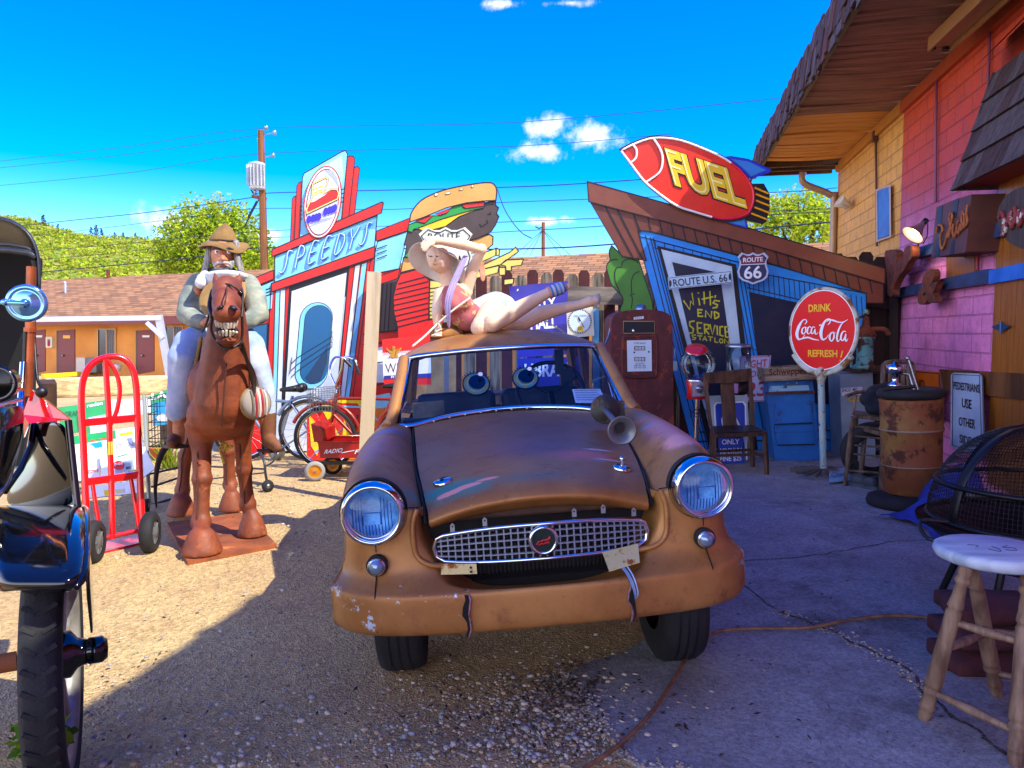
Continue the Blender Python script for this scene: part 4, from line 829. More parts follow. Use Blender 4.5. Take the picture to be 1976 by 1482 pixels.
for q in [[(462, 178), (500, 225), (495, 300), (442, 350)], [(650, 122), (712, 220), (735, 315), (705, 430), (580, 522)]]: m.tube([RK.hit(x, y, .012) for x, y in spl(D4(q), 5)], .013, NW, 6); RK.line(m, [(x-2.5, y+1) for x, y in spl(D4(q), 5)], 2.5, P('rocket_dark_red', '#8e1410'), .004)
m.build('body', roc)
m = MB(); RK.text(m, 'FUEL', *D4([(832, 560), (1500, 776), (738, 196)]), INK, .006, .09); RK.text(m, 'FUEL', *D4([(842, 548), (1496, 762), (748, 205)]), YEL2, .009, .055); RK.text(m, 'FUEL', *D4([(848, 538), (1480, 742), (758, 222)]), P('neon_letter_pale', '#fff0a0', rough=.25), .013, -.028); m.build('lettering', roc)
# ---------------------------------------------------------------- fences
def picket(m, x, y, w, z0, z1, mm, t=.02): m.prism([V((x-w/2, y, z0)), V((x+w/2, y, z0)), V((x+w/2, y, z1-.05)), V((x+w*.28, y, z1)), V((x-w*.28, y, z1)), V((x-w/2, y, z1-.05))], (0, t, 0), mm)
MARO = mat('fence_maroon', '#4e1518', rough=.7, col2='#3a1012', scale=5, rust='#8a7468', rthr=.66, rscale=9, bump=.2); FG = mat('fence_grey_wood', '#8f8272', rough=.9, col2='#4d4338', scale=6, stretch=(4, 4, .3), bump=.5)
fe = thing('picket_fence', 'old fence of maroon and bare grey pickets behind the blue sign', 'fence', (.6, 9.9, 0)); x = -2.6; k = 0
while x < 4.4:
    w = .15; z = at(1000, 524, 9.9).z+.02*(x) + random.uniform(-.02, .02)
    m = MB(); picket(m, x+w/2, 9.9+.012*(k % 2), w-.008, .05, z+(0 if k % 2 else -.04), MARO if k % 2 else FG); m.build('picket', fe); x += w+(.03 if k % 2 else 0); k += 1
MB(GREYWOOD).bar(at(1090, 569, 9.75), at(1260, 573, 9.75), .06, .22).build('rail', fe); MB(FG).bar(V((-2.6, 9.96, .5)), V((4.4, 9.96, .5)), .05, .1).build('rail', fe)
DKF = mat('fence_dark_brown', '#2e1a16', rough=.8, col2='#241310', scale=4, stretch=(4, 4, .3), bump=.3)
f2 = thing('board_fence', 'dark brown board fence joining the station cutout to the shop wall', 'fence', (4.4, 9.2, 0)); x = at(1600, 600, 9.25).x; k = 0
while x < at(1745, 600, 9.25).x:
    m = MB(); picket(m, x+.085, 9.25, .165, 0, at(1680, 489-(k == 2)*3, 9.25).z-.04*(k % 2), DKF); m.build('picket', f2); x += .172; k += 1
MB(DKF).bar(at(1600, 570, 9.2), at(1745, 592, 9.2), .05, .12).build('rail', f2); MB(DKF).bar(at(1728, 560, 9.15), G(1728, 860), .1, .1).build('post', f2)
# ---------------------------------------------------------------- flat metal signs
def sign(name, label, cat, pl, pts, m, th=.012, ms=None, par=False):
    ps = [pl.hit(x, y) for x, y in pts]; lo = min(ps, key=lambda p: p.z)
    t = thing(name, label, cat, (sum(p.x for p in ps)/len(ps), sum(p.y for p in ps)/len(ps), lo.z)); b = MB(); pl.board(b, pts, th, m, ms or STEEL); b.build('panel', t); return t
CHB = P('enamel_violet_blue', '#2d27a0', rough=.3, col2='#281f90', scale=4, rust='#b9b6dc', rthr=.68, rscale=14); EW = P('enamel_white', '#e6e9f2', rough=.3)
PC = Plane(at(1040, 600, 8.9), (0, -1, .05)); t = sign('city_sign', 'violet blue enamel sign with white capitals behind the mannequin legs', 'sign', PC, [(982, 553), (1096, 542), (1094, 684), (1000, 690)], CHB)
m = MB(EW); PC.text(m, 'CITY', (1023, 598), (1074, 594), (1021, 577), EW, .004, .03); PC.text(m, 'HALL', (1024, 636), (1075, 633), (1023, 613), EW, .004, .03); PC.line(m, [(998, 559), (1000, 560)], 4, EW, .004); m.build('lettering', t)
MB(FG).bar(PC.hit(1040, 680, -.05), V((PC.hit(1040, 680).x, 9.0, 0)), .09, .05).build('post', t)
PB = Plane(at(1060, 720, 8.6), (0, -1, .03)); t = sign('library_sign', 'blue enamel sign with white capitals seen through the windscreen', 'sign', PB, [(998, 692), (1120, 688), (1122, 762), (1060, 790), (1000, 764)], P('enamel_blue', '#1c2a9c', rough=.3)); m = MB(EW); PB.text(m, 'LIBRARY', (1012, 728), (1112, 725), (1012, 702), EW, .004, .03); m.build('lettering', t)
MB(FG).bar(PB.hit(1060, 775, -.05), V((PB.hit(1060, 775).x, 8.7, 0)), .09, .05).build('post', t)
PD = Plane(at(1118, 620, 8.8), (0, -1, .04)); dl = sign('dial_sign', 'square sign with a round clock dial and small yellow patch', 'sign', PD, [(1093, 597), (1144, 592), (1147, 648), (1095, 652)], P('dial_back', '#c9c3b2', rough=.4, rust='#9a6a2c', rthr=.62))
m = MB(); PD.poly(m, ell(1118.7, 620, 23, 24), INK, .004); PD.poly(m, ell(1118.7, 620, 20.3, 21.3), P('dial_face', '#c3d6e4', rough=.25), .006)
for k in range(40):
    a = k*math.pi/20; PD.line(m, [(1118.7+20.5*math.cos(a), 620+21.5*math.sin(a)), (1118.7+22.3*math.cos(a), 620+23.4*math.sin(a))], 1.3, EW, .006)
PD.poly(m, [(1114, 630), (1124, 628), (1126, 639), (1114, 640)], YEL2, .008); PD.text(m, '10', (1116, 637), (1122, 636), (1116, 631), INK, .010); PD.text(m, 'CALL TODAY', (1107, 612), (1132, 611), (1107, 608), P('dial_ink', '#4a5a66'), .008); m.build('dial', dl)
m = MB(INK); PD.line(m, [(1116, 611), (1127, 632)], 1.4, INK, .012); PD.line(m, [(1116, 612), (1119, 620)], 2, INK, .013); m.build('hands', dl)
MB(BLACK).bar(PD.hit(1120, 650, -.03), V((PD.hit(1120, 650).x, 8.95, 0)), .1, .04).build('post', dl)
tag(MB(P('strip_board_blue', '#5cb4dc')).bar(at(1149, 596, 8.9), G(1152, 868), .07, .03, up=(0, 1, 0)).build('narrow_board'), 'narrow light blue board upright beside the dial sign', 'board')
def shield(cx, cy, w, h): 
    q = [(-.36, -.5), (-.22, -.44), (-.11, -.44), (0, -.5), (.11, -.44), (.22, -.44), (.36, -.5), (.5, -.36), (.43, -.24), (.44, -.08), (.5, .1), (.46, .27), (.33, .38), (.14, .44), (0, .5), (-.14, .44), (-.33, .38), (-.46, .27), (-.5, .1), (-.44, -.08), (-.43, -.24), (-.5, -.36)]
    return [(cx+x*w, cy+y*h) for x, y in q]
PR = Plane(at(860, 480, 6.4), (.1, -1, 0)); SHW = P('shield_cream', '#cfd3c2', rough=.5, rust='#8a4a1c', rthr=.70, rscale=9); sh = sign('highway_shield', 'rusty white highway shield on a post half hidden by the raised arm', 'sign', PR, shield(860, 487, 104, 98), SHW)
m = MB(INK); PR.line(m, shield(860, 487, 94, 88), 1.8, INK, .003, True); PR.text(m, 'ROUTE', (826, 463.5), (888, 462), (826, 450), INK, .004); PR.text(m, '66', (832, 515), (890, 513), (832, 474), INK, .004, .02); m.build('lettering', sh); q = PR.hit(860, 520, -.04); MB(STEEL).bar(PR.hit(860, 450, -.04), V((q.x, q.y, 0)), .06, .04).build('post', sh)
PE = Plane(at(770, 700, 7.9), (.1, -1, .03)); be = sign('beer_sign', 'red and white tavern sign with a gold eagle beside the bare post', 'sign', PE, [(737, 655), (830, 645), (832, 742), (741, 744)], RED)
m = MB(); PE.poly(m, [(738, 680), (831, 672), (832, 727), (740, 729)], P('tavern_white', '#e4e2ea'), .003)
for k in range(26):
    for j in range(3): PE.poly(m, ell(739+k*3.4+(j % 2)*1.7, 680.5-k*.29+j*3, 1.4-.35*j, 1.4-.35*j, 6), RED, .005)
PE.poly(m, [(741, 725), (832, 720), (832, 728), (741, 731)], P('tavern_blue', '#22308c'), .005); PE.text(m, 'RESE', (755, 730), (778, 729), (755, 725), EW, .007); PE.text(m, 'WE', (744, 720), (775, 718), (743, 702), INK, .006, -.012)
GLD = P('eagle_gold', '#c8902a', rough=.35, metal=.3); q = [(-16, -9), (-8, -4), (-4, -2), (-3, -10), (0, -13), (3, -10), (3, -3), (8, -5), (17, -10), (15, -3), (9, 3), (6, 4), (9, 10), (11, 15), (4, 13), (0, 16), (-5, 13), (-12, 15), (-10, 10), (-6, 4), (-10, 2), (-15, -3)]
PE.poly(m, [(760+x*.9, 678+y*.85) for x, y in q], GLD, .010); PE.line(m, [(748, 673), (757, 677), (760, 670)], 1, P('eagle_line', '#6d4710'), .012); PE.line(m, [(772, 672), (764, 678), (762, 688)], 1, P('eagle_line', '#6d4710'), .012); m.build('artwork', be)
MB(WOOD).bar(PE.hit(785, 740, -.04), V((PE.hit(785, 740).x, 8.0, 0)), .08, .04).build('post', be)
PU = Plane(at(1350, 540, 8.55), (-.05, -1, 0)); SBW = P('plaque_pale_blue', '#b4cfe4', rough=.4, col2='#a6c2da', scale=5)
pu = sign('road_plaque', 'long pale blue plaque with dark letters across the station door', 'sign', PU, [(1288.5, 535), (1411, 522), (1413.6, 546), (1291, 558.5)], SBW); m = MB(); PU.line(m, [(1290.5, 536.5), (1409.5, 524), (1411.8, 544.5), (1292.6, 556.7)], .9, NAVY, .003, True); PU.text(m, 'ROUTE U.S. 66', (1300, 553.5), (1404, 543), (1298, 539), NAVY, .004, .012)
for x, y in ((1293.5, 547), (1408.5, 534)): PU.poly(m, ell(x, y, 2.6, 6.5), NAVY, .004)
m.build('lettering', pu)
PS = Plane(at(1453, 518, 8.5), (-.05, -1, 0)); s6 = sign('highway_shield', 'weathered dark blue and maroon highway shield on the station wall', 'sign', PS, shield(1453, 518, 60, 62), P('shield_rim', '#b9c2d8', rough=.45)); m = MB()
ins = shield(1453, 518, 53, 55); PS.poly(m, ins, P('shield_navy', '#232d5a', rust='#a8b0c8', rthr=.68, rscale=16), .003); PS.poly(m, [(1431, 511), (1430, 499), (1434, 493.5), (1441, 494), (1447, 494), (1453, 491), (1459, 494), (1465, 494), (1472, 492.5), (1476, 499), (1475.5, 509)], P('shield_maroon', '#6c2440'), .005)
PS.line(m, [(1430, 511), (1477, 509)], 1.4, EW, .007); PS.text(m, 'ROUTE', (1434, 506.5), (1472, 504.5), (1434, 497.5), EW, .008, .02); PS.text(m, '66', (1436, 539), (1470, 537), (1435, 514), EW, .008, .02); m.build('face', s6)
# ================================================================== the copper car (local frame: x to the viewer's right, y back from the nose, z up)
car = thing('parked_car', 'weathered copper coloured small car with chrome mesh grille and painted eyes behind its windscreen', 'car', (.148, 2.69, 0), rot=(0, R(-3.6), R(4.3)))
def car_paint(name, top=True):
    m = bpy.data.materials.new(name); m.use_nodes = True; nt = m.node_tree; N = nt.nodes; L = nt.links; b = N['Principled BSDF']
    tc = N.new('ShaderNodeTexCoord'); ob = tc.outputs['Object']
    def noise(sc, d=6, r=.6):
        n = N.new('ShaderNodeTexNoise'); n.inputs['Scale'].default_value = sc; n.inputs['Detail'].default_value = d; n.inputs['Roughness'].default_value = r; L.new(ob, n.inputs['Vector']); return n.outputs['Fac']
    def ma(op, a, q=None, c=None):
        n = N.new('ShaderNodeMath'); n.operation = op
        for i, s in enumerate((a, q, c)):
            if s is None: continue
            if isinstance(s, (int, float)): n.inputs[i].default_value = s
            else: L.new(s, n.inputs[i])
        return n.outputs[0]
    def mr(s, a, z):
        n = N.new('ShaderNodeMapRange'); n.inputs[1].default_value = a; n.inputs[2].default_value = z; n.interpolation_type = 'SMOOTHSTEP'; L.new(s, n.inputs[0]); return n.outputs[0]
    def mix(f, a, c):
        n = N.new('ShaderNodeMixRGB'); L.new(f, n.inputs[0])
        if isinstance(a, tuple): n.inputs[1].default_value = a
        else: L.new(a, n.inputs[1])
        n.inputs[2].default_value = lin(c)+(1,); return n.outputs[0]
    n1, n2, n3 = noise(2.6), noise(9, 8, .7), noise(38, 8, .75); n4 = ma('ADD', noise(26, 8, .75), .14)
    cur = mix(mr(n1, .38, .62), lin('#aa763f')+(1,), '#976231')
    cur = mix(mr(n2, .5, .75), cur, '#83512f')
    def blob(c, r, col, soft=.5, amt=1.0, ns=n2, nk=1.1):
        nonlocal cur
        s = N.new('ShaderNodeVectorMath'); s.operation = 'SUBTRACT'; L.new(ob, s.inputs[0]); s.inputs[1].default_value = c
        d = N.new('ShaderNodeVectorMath'); d.operation = 'DIVIDE'; L.new(s.outputs[0], d.inputs[0]); d.inputs[1].default_value = r
        l = N.new('ShaderNodeVectorMath'); l.operation = 'LENGTH'; L.new(d.outputs[0], l.inputs[0])
        v = ma('ADD', l.outputs['Value'], ma('MULTIPLY', ma('SUBTRACT', ns, .5), nk)); f = mr(v, 1.0, 1.0-soft)
        cur = mix(ma('MULTIPLY', f, amt), cur, col)
    # sprayed patches of old paint on the tops; hood also toned broadly mauve-brown
    blob((0, .75, .92), (.62, .62, .2), '#6c4c4a', .9, .8, n1); blob((-.62, .55, .93), (.14, .38, .14), '#a86a6a', .8, .9); blob((.62, .5, .93), (.14, .36, .14), '#dc8a7c', .7, .95); blob((-.6, .9, .96), (.12, .13, .1), '#3c62a8', .8, .7)
    blob((.52, .62, .95), (.07, .05, .05), '#6aa6c4', .6, .7); blob((.6, .27, .92), (.1, .1, .08), '#f2a092', .5, .9, n3, .6); blob((-.3, .12, .82), (.26, .11, .07), '#3a8a74', .8, .9); blob((0, .1, .84), (.2, .07, .05), '#4f7064', .9, .7)
    blob((.22, .33, .88), (.2, .1, .08), '#d07260', .8, .85); blob((.30, .42, .89), (.09, .018, .05), '#e2b4b8', .6, .9, n3, .9); blob((.33, .29, .87), (.10, .016, .05), '#eab0b4', .6, .9, n3, .9); blob((.27, .27, .87), (.06, .012, .05), '#3f8f84', .6, .8, n3, .9)
    blob((-.32, .100, .82), (.07, .020, .05), '#ff9c86', .35, 1, n3, .7); blob((-.25, .108, .825), (.07, .02, .05), '#ff9c86', .35, 1, n3, .7); blob((-.175, .125, .835), (.055, .015, .05), '#ff9c86', .35, 1, n3, .7); blob((.0, .45, .9), (.3, .2, .1), '#75505c', .9, .6, n1)
    blob((.62, -.02, .9), (.08, .06, .05), '#3b8f8c', .7, .4, n3)
    for c, r in [((-.74, .03, .5), (.07, .16, .05)), ((-.66, 0, .47), (.09, .08, .05)), ((-.49, -.05, .5), (.07, .06, .045)), ((-.47, -.05, .44), (.05, .05, .06)), ((-.33, -.09, .5), (.08, .06, .02)), ((.74, .05, .49), (.04, .2, .06)), ((-.62, -.02, .41), (.08, .08, .05))]: blob(c, r, '#b9c8d8', .10, .95, n4, 7.0)
    # thin dark wear and grime low down
    cur = mix(ma('MULTIPLY', mr(n3, .58, .70), .55), cur, '#4d3020'); n5 = noise(95, 4, .8); cur = mix(ma('MULTIPLY', mr(ma('MULTIPLY', n5, ma('ADD', n2, .52)), .68, .76), .8), cur, '#3c2114'); cur = mix(ma('MULTIPLY', mr(ma('MULTIPLY', noise(70, 5, .8), ma('ADD', n1, .5)), .70, .74), .7), cur, '#c9b49a')
    L.new(cur, b.inputs['Base Color']); b.inputs['Metallic'].default_value = .30; b.inputs['Specular IOR Level'].default_value = .45
    rr = N.new('ShaderNodeMapRange'); rr.inputs[3].default_value = .34; rr.inputs[4].default_value = .56; L.new(n2, rr.inputs[0]); L.new(rr.outputs[0], b.inputs['Roughness'])
    bp = N.new('ShaderNodeBump'); bp.inputs['Strength'].default_value = .22; bp.inputs['Distance'].default_value = .005; L.new(n3, bp.inputs['Height']); L.new(bp.outputs[0], b.inputs['Normal'])
    return m
PAINT = car_paint('copper_car_paint')
def xh(y):                                    # hood edge half width
    q = [(-.05, .398), (.1, .412), (.45, .452), (.8, .475), (1.12, .492), (1.4, .5)]
    for (a, b), (c, d) in zip(q, q[1:]):
        if y <= c: return b+(d-b)*(y-a)/(c-a)
    return .5
def zh(y):
    q = [(-.05, .72), (.03, .735), (.1, .785), (.2, .815), (.45, .846), (.8, .892), (1.12, .945), (1.4, .952)]
    for (a, b), (c, d) in zip(q, q[1:]):
        if y <= c: return b+(d-b)*(y-a)/(c-a)
    return .952
xB = [0, .20, .40, .50, .60, .715, .772]; yB = [0, .004, .015, .028, .05, .11, .22]; xF = [0, .20, .44, .50, .59, .675, .718]; yF = [0, 0, .012, .016, .02, .06, .17]
rows = []                                     # each row: 7 half points
rows.append([(x*.95, .14+y*.6, .362) for x, y in zip(xB, yB)])
rows.append([(x*.985, -.100+y, .349) for x, y in zip(xB, yB)])
rows.append([(x, -.117+y, .378) for x, y in zip(xB, yB)])
rows.append([(x, -.115+y, .44) for x, y in zip(xB, yB)])
rows.append([(x, -.114+y, .503) for x, y in zip(xB, yB)])
rows.append([(x*.995, -.106+y, .511) for x, y in zip(xB, yB)])
rows.append([(x, y, z) for x, y, z in [(0, -.088, .506), (.29, -.082, .507), (.37, -.02, .545), (.505, -.01, .55), (.60, .0, .552), (.69, .055, .55), (.742, .18, .545)]])
rows.append([(0, -.07, .45), (.29, -.066, .45), (.385, .004, .585), (.50, .0, .59), (.59, .005, .595), (.68, .055, .595), (.724, .17, .595)])
for z, dy in ((.66, 0), (.735, 0), (.80, .004)): rows.append([(xF[i], dy-.004+yF[i], z) for i in range(7)])
nose = 9                                      # last nose row; rows after it are fender tops
tops = [(.89, .03), (.926, .16), (.952, .42), (.968, .8), (.972, 1.12), (.965, 1.40), (.955, 2.2), (.94, 3.0), (.86, 3.5)]
for i, (z, y) in enumerate(tops):
    yy = y if y < 1.2 else y
    if y <= 1.15: r = [None, None, (xh(y)+.012, y+.012*(i == 0), zh(y)-.004), (.53-.0*y, y+.005, (zh(y)*.35+z*.65)), (.60, y+.012, z), (.668, y+.045*(y < .3), z-.022), (.712+.012*min(1, y), y+(.15 if i == 0 else .12 if i == 1 else .02), z-(.075 if i else .07))]
    else: r = [None, None, (.545, y, .945 if y < 3.2 else .86), (.58, y, z), (.63, y, z-.002), (.69, y, z-.03), (.735 if y < 3.2 else .66, y-(.12 if y > 3.2 else 0), z-.09)]
    rows.append(r)
def mirror(mb, rs, m, keep, off=(0, 0)):
    for sx in (1, -1):
        vs = []; ix = {}
        for i, r in enumerate(rs):
            for j, p in enumerate(r):
                if p is not None: ix[i, j] = len(vs); vs.append((p[0]*sx, p[1], p[2]))
        fs = []
        for i in range(len(rs)-1):
            for j in range(len(rs[i])-1):
                q = [(i, j), (i, j+1), (i+1, j+1), (i+1, j)]
                if all(a in ix for a in q) and keep(i, j): f = [ix[a] for a in q]; fs.append(f if sx > 0 else f[::-1])
        mb.add(vs, fs, m, True)
b = MB(PAINT)
mirror(b, rows, PAINT, lambda i, j: not (7 <= i <= 10 and j < 2))
# grille recess walls
rec = [rows[7][0], rows[7][1], rows[7][2], rows[8][2], rows[9][2], rows[10][2], (rows[11][2][0], rows[11][2][1], rows[11][2][2])]
mirror(b, [rec, [(p[0]*.96, p[1]+.05, p[2]) for p in rec], [(p[0]*.95, p[1]+.17, p[2]) for p in rec]], PAINT, lambda i, j: True)
for s in (-1, 1): k = MB(PAINT); k.tube(spl3([(s*.33, .0, .575), (s*.405, -.004, .587), (s*.447, .004, .62), (s*.455, .004, .68), (s*.452, .006, .74), (s*.435, .01, .785)], 5), .0105, n=8); k.build('grille_surround', car, world=False)
# sides
side = [[rows[i][6] for i in range(11)]+[rows[11][6]]]
zl = [r[6][2] for r in rows[:11]]; xw = [.70, .735, .752, .756, .756, .754, .744, .736, .735, .737, .737]
for t in range(1, len(tops)):
    p = rows[11+t][6]; k = .93 if tops[t][1] > 3.2 else 1.0
    side.append([(xw[i]*(k if t > 1 else 1)+(.012 if (t == 1 and 1 < i < 5) else 0), p[1]+.0, zl[i]) for i in range(11)]+[p])
mirror(b, side, PAINT, lambda i, j: True)
# tail and rear deck
r2 = [[(p[0], p[1], p[2]) for p in side[-1]]]; r2.append([(p[0]*.8, p[1]+.16, p[2]) for p in side[-1]]); r2.append([(0, p[1]+.2, p[2]) for p in side[-1]]); mirror(b, r2, PAINT, lambda i, j: True)
mirror(b, [[(0, y, z), (.3, y, z), (.545, y, z2)] for y, z, z2 in ((2.7, .95, .945), (3.0, .95, .942), (3.35, .91, .89), (3.55, .86, .86))], PAINT, lambda i, j: True)
mirror(b, [[(0, 1.1, .985-.03), (.25, 1.1, .95), (.50, 1.12, .935)], [(0, 1.3, .985), (.3, 1.27, .975), (.55, 1.2, .96)]], PAINT, lambda i, j: True)
bo = b.build('body', car, sub=2, world=False, weld=True)
# hood
def hoodrow(y, zc, ze, n=9, xk=None, dy=0): 
    xw_ = xk or xh(y)-.004
    return [(xw_*u, y+dy*abs(u)**2.5, zc-(zc-ze)*abs(u)**2.3) for u in [-1+2*i/(n-1) for i in range(n)]]
H_ = [hoodrow(.10, .735, .695, xk=.39), hoodrow(.035, .752, .70, xk=.39, dy=.02), hoodrow(.002, .778, .712, xk=.392, dy=.03), hoodrow(-.022, .792, .722, dy=.045), hoodrow(-.028, .806, .735, dy=.05), hoodrow(-.008, .826, .752, dy=.045), hoodrow(.015, .838, .765, dy=.04), hoodrow(.05, .850, zh(.09)-.01, dy=.03), hoodrow(.12, .864, zh(.12)+.002), hoodrow(.25, .882, zh(.25)+.004), hoodrow(.45, .906, zh(.45)+.004), hoodrow(.7, .936, zh(.7)+.004), hoodrow(.95, .962, zh(.95)+.004), hoodrow(1.18, .984, zh(1.12)+.002, dy=-.07), hoodrow(1.205, .98, zh(1.12)-.01, dy=-.07)]
hd = MB(PAINT).grid(H_, PAINT).build('hood', car, sub=2, world=False)
def hz(x, y): 
    import bisect
    ys_ = [r[4][1] for r in H_[7:]]; i = min(max(bisect.bisect(ys_, y)-1, 0), len(ys_)-2); t = (y-ys_[i])/(ys_[i+1]-ys_[i])
    zc = H_[7+i][4][2]*(1-t)+H_[8+i][4][2]*t; ze = H_[7+i][8][2]*(1-t)+H_[8+i][8][2]*t; return zc-(zc-ze)*abs(x/xh(y))**2.3
# black shut lines beside and behind the hood
m = MB(P('shut_line', '#120c0a', rough=.9))
for s in (-1, 1): m.tube([(s*(xh(y)+.004), y, zh(y)-.006) for y in [.03, .06, .1, .2, .32, .45, .62, .8, .95, 1.1]], .006, n=6)
m.tube([(r*.49, 1.195-.07*abs(r)**2.5, .987-.045*abs(r)**2.3) for r in [-1+i/8 for i in range(17)]], .009, n=6)
m.build('hood_seal', car, world=False)
m = MB(STEEL)
for i in range(11): u = -.8+i*.16; m.box((u*.49, 1.185-.07*abs(u)**2.5, .990-.045*abs(u)**2.3), (.008, .02, .006))
m.build('cowl_clips', hd, world=False)
for s in (-1, 1):
    y = .2; x = s*.345; z = hz(x, y); k = MB(CHROME); nrm = V((s*.22, -.18, 1)).normalized(); vs = []
    k.lathe([(0, .007), (.03, .006), (.036, .002), (.037, -.004)], (x, y, z+.004), nrm, n=20)
    k.v = [V((p.x, y+(p.y-y)*.72, p.z)) for p in k.v]
    if s > 0: k.cyl(V((x, y, z)), V((x, y, z+.035)), .007, m=CHROME, n=10).ball((x, y, z+.038), .011, CHROME, 10)
    else:
        k.lathe([(0, .0095), (.008, .009)], (x, y, z+.004), nrm, INK, 10); k.lathe([(0, .0095), (.004, .009)], (x-.02, y-.004, z), nrm, INK, 8); k.lathe([(0, .0095), (.004, .009)], (x+.018, y+.006, z+.004), nrm, INK, 8)
    k.build('hood_latch', hd, world=False)
# grille: rounded chrome frame filled with square mesh
gl = thing('x', None, None) if 0 else None
GY = .0; gzm, gw = .646, .385
def gtop(x): return gzm+.060-.030*abs(x/gw)**2.5
def gbot(x): return gzm-.064+.012*abs(x/gw)**5
def gy(x): return -.02+.045*(x/gw)**2
loop = [(x, gtop(x)) for x in [-.35+.7*i/16 for i in range(17)]] + [(.374, gzm+.026), (gw, gzm-.006), (.378, gzm-.040)] + [(x, gbot(x)) for x in [.35-.7*i/16 for i in range(17)]] + [(-.378, gzm-.040), (-gw, gzm-.006), (-.374, gzm+.026)]
m = MB(CHROME); m.tube([(x, gy(x)-.006, z) for x, z in loop], .0085, n=8, closed=True); gr = m.build('grille', car, world=False)
GB = mat('grille_bar', '#98a2b4', rough=.32, metal=.7)
m = MB(GB); nb = 31
for i in range(1, nb):
    x = -gw+2*gw*i/nb; y = gy(x); m.box((x, y, (gtop(x)+gbot(x))/2), (.0049, .012, gtop(x)-gbot(x)))
for k in range(1, 5):
    pts = []
    for i in range(25):
        x = -.372+.744*i/24; t = k/5; pts.append((x, gy(x)-.002, gbot(x)*(1-t)+gtop(x)*t))
    for p, q in zip(pts, pts[1:]): m.bar(p, q, .012, .0049)
m.build('mesh', gr, world=False)
m = MB(CHROME); ec = (0, -.034, .652); m.lathe([(.050, .0), (.054, .006), (.052, .014), (.044, .018), (.040, .012)], ec, (0, -1, 0), n=32); m.lathe([(0, .010), (.041, .011)], ec, (0, -1, 0), P('emblem_green_black', '#1b2a26', rough=.15), 28); 
em = P('emblem_red', '#a8141c', rough=.3)
for q in [[(-.026, -.012), (-.012, .0), (-.02, -.016), (.002, .002), (-.002, -.014), (.018, .004), (.024, .012)], [(-.02, -.012), (.02, -.008)], [(-.022, -.004), (.024, .006)]]: m.tube([(x, -.047, .652+z) for x, z in q], .0042, em, 5)
m.build('emblem', gr, world=False)
DKR = mat('radiator_black', '#0b0a0c', rough=.7, col2='#161318', scale=12)
m = MB(DKR); m.box((0, .2, .64), (.86, .03, .34))
for i in range(40): m.box((-.3+.6*i/39, .175, .56), (.004, .02, .16), P('radiator_fin', '#241a1c', rough=.6))
m.build('radiator', car, world=False)
MB(mat('hood_ledge_brown', '#4a2e1e', rough=.7, col2='#33201a', scale=9, bump=.2)).box((0, .085, .745), (.70, .03, .06)).build('front_ledge', car, bevel=.01, world=False)
for x, z in [(-.315, .716), (-.2, .728), (.12, .735), (.225, .74), (.335, .72)]:
    t = MB(STEEL).prism([(x-.008, -.0, z-.02), (x+.008, -.0, z-.02), (x+.008, -.0, z+.004), (x, -.0, z+.012), (x-.008, 0, z+.004)], (0, .004, 0)); t.lathe([(0, .001), (.0035, .001)], (x, -.0005, z), (0, -1, 0), INK, 8); t.build('mount_tab', gr, world=False)
# bracket plates hanging below the grille ends
BR = mat('rusty_cream_plate', '#cdbd86', rough=.5, metal=.2, rust='#8a4716', rthr=.52, rscale=13)
k = MB(BR); k.prism([(-.365, -.03, .556), (-.24, -.055, .556), (-.24, -.055, .592), (-.365, -.03, .594)], (0, .006, 0)); k.lathe([(0, .001), (.005, .001)], (-.26, -.053, .58), (-.2, -1, 0), INK, 8); k.lathe([(0, .001), (.005, .001)], (-.26, -.053, .565), (-.2, -1, 0), INK, 8); k.build('bracket_plate', car, world=False)
k = MB(BR); k.prism([(.215, -.105, .545), (.33, -.075, .558), (.345, -.0, .60), (.21, -.02, .585)], (0, .0, -.005)); k.build('bracket_plate', car, world=False)
# bumper splits
SPL = mat('bumper_split', '#0c0708', rough=.9); PKE = mat('torn_pink_edge', '#9a6a74', rough=.8, col2='#57343a', scale=60)
def split(x, side):
    k = MB(SPL); pts = [(x+.006*math.sin(i*1.7), -.118-.004*(i in (1, 2, 3)) + (.03 if i == 0 else 0)+.015, .515-.026*i) for i in range(7)]
    w = [.006, .007, .010, .010, .0045, .004, .004]
    for i in range(6): a, c = pts[i], pts[i+1]; k.add([(a[0]-w[i], a[1]-.012, a[2]), (a[0]+w[i], a[1]-.012, a[2]), (c[0]+w[i+1], c[1]-.012, c[2]), (c[0]-w[i+1], c[1]-.012, c[2])], [(0, 1, 2, 3)], SPL)
    k.tube([(p[0]+side*(w_+.004), p[1]-.011, p[2]) for p, w_ in zip(pts, w)], [.003, .004, .0035, .003, .0035, .004, .003], PKE, 6)
    k.build('bumper_split', car, world=False)
split(-.285, 1); split(.292, -1)
k = MB()
for i, (c, dx) in enumerate((('wire_insulation_blue', '#5d86c0'), ('wire_insulation_grey', '#8d94a4'), ('wire_insulation_dark', '#26304a'), ('wire_insulation_pale', '#a9bcd8'))): o = i*.006; k.tube(spl3([(.25+o, -.05, .555), (.268+o, -.10, .54), (.282+o*.8, -.135, .51), (.292+o*.6, -.14, .47), (.297, -.125, .445)], 5), .0035, P(c, dx), 6)
k.build('wire_bundle', car, world=False)
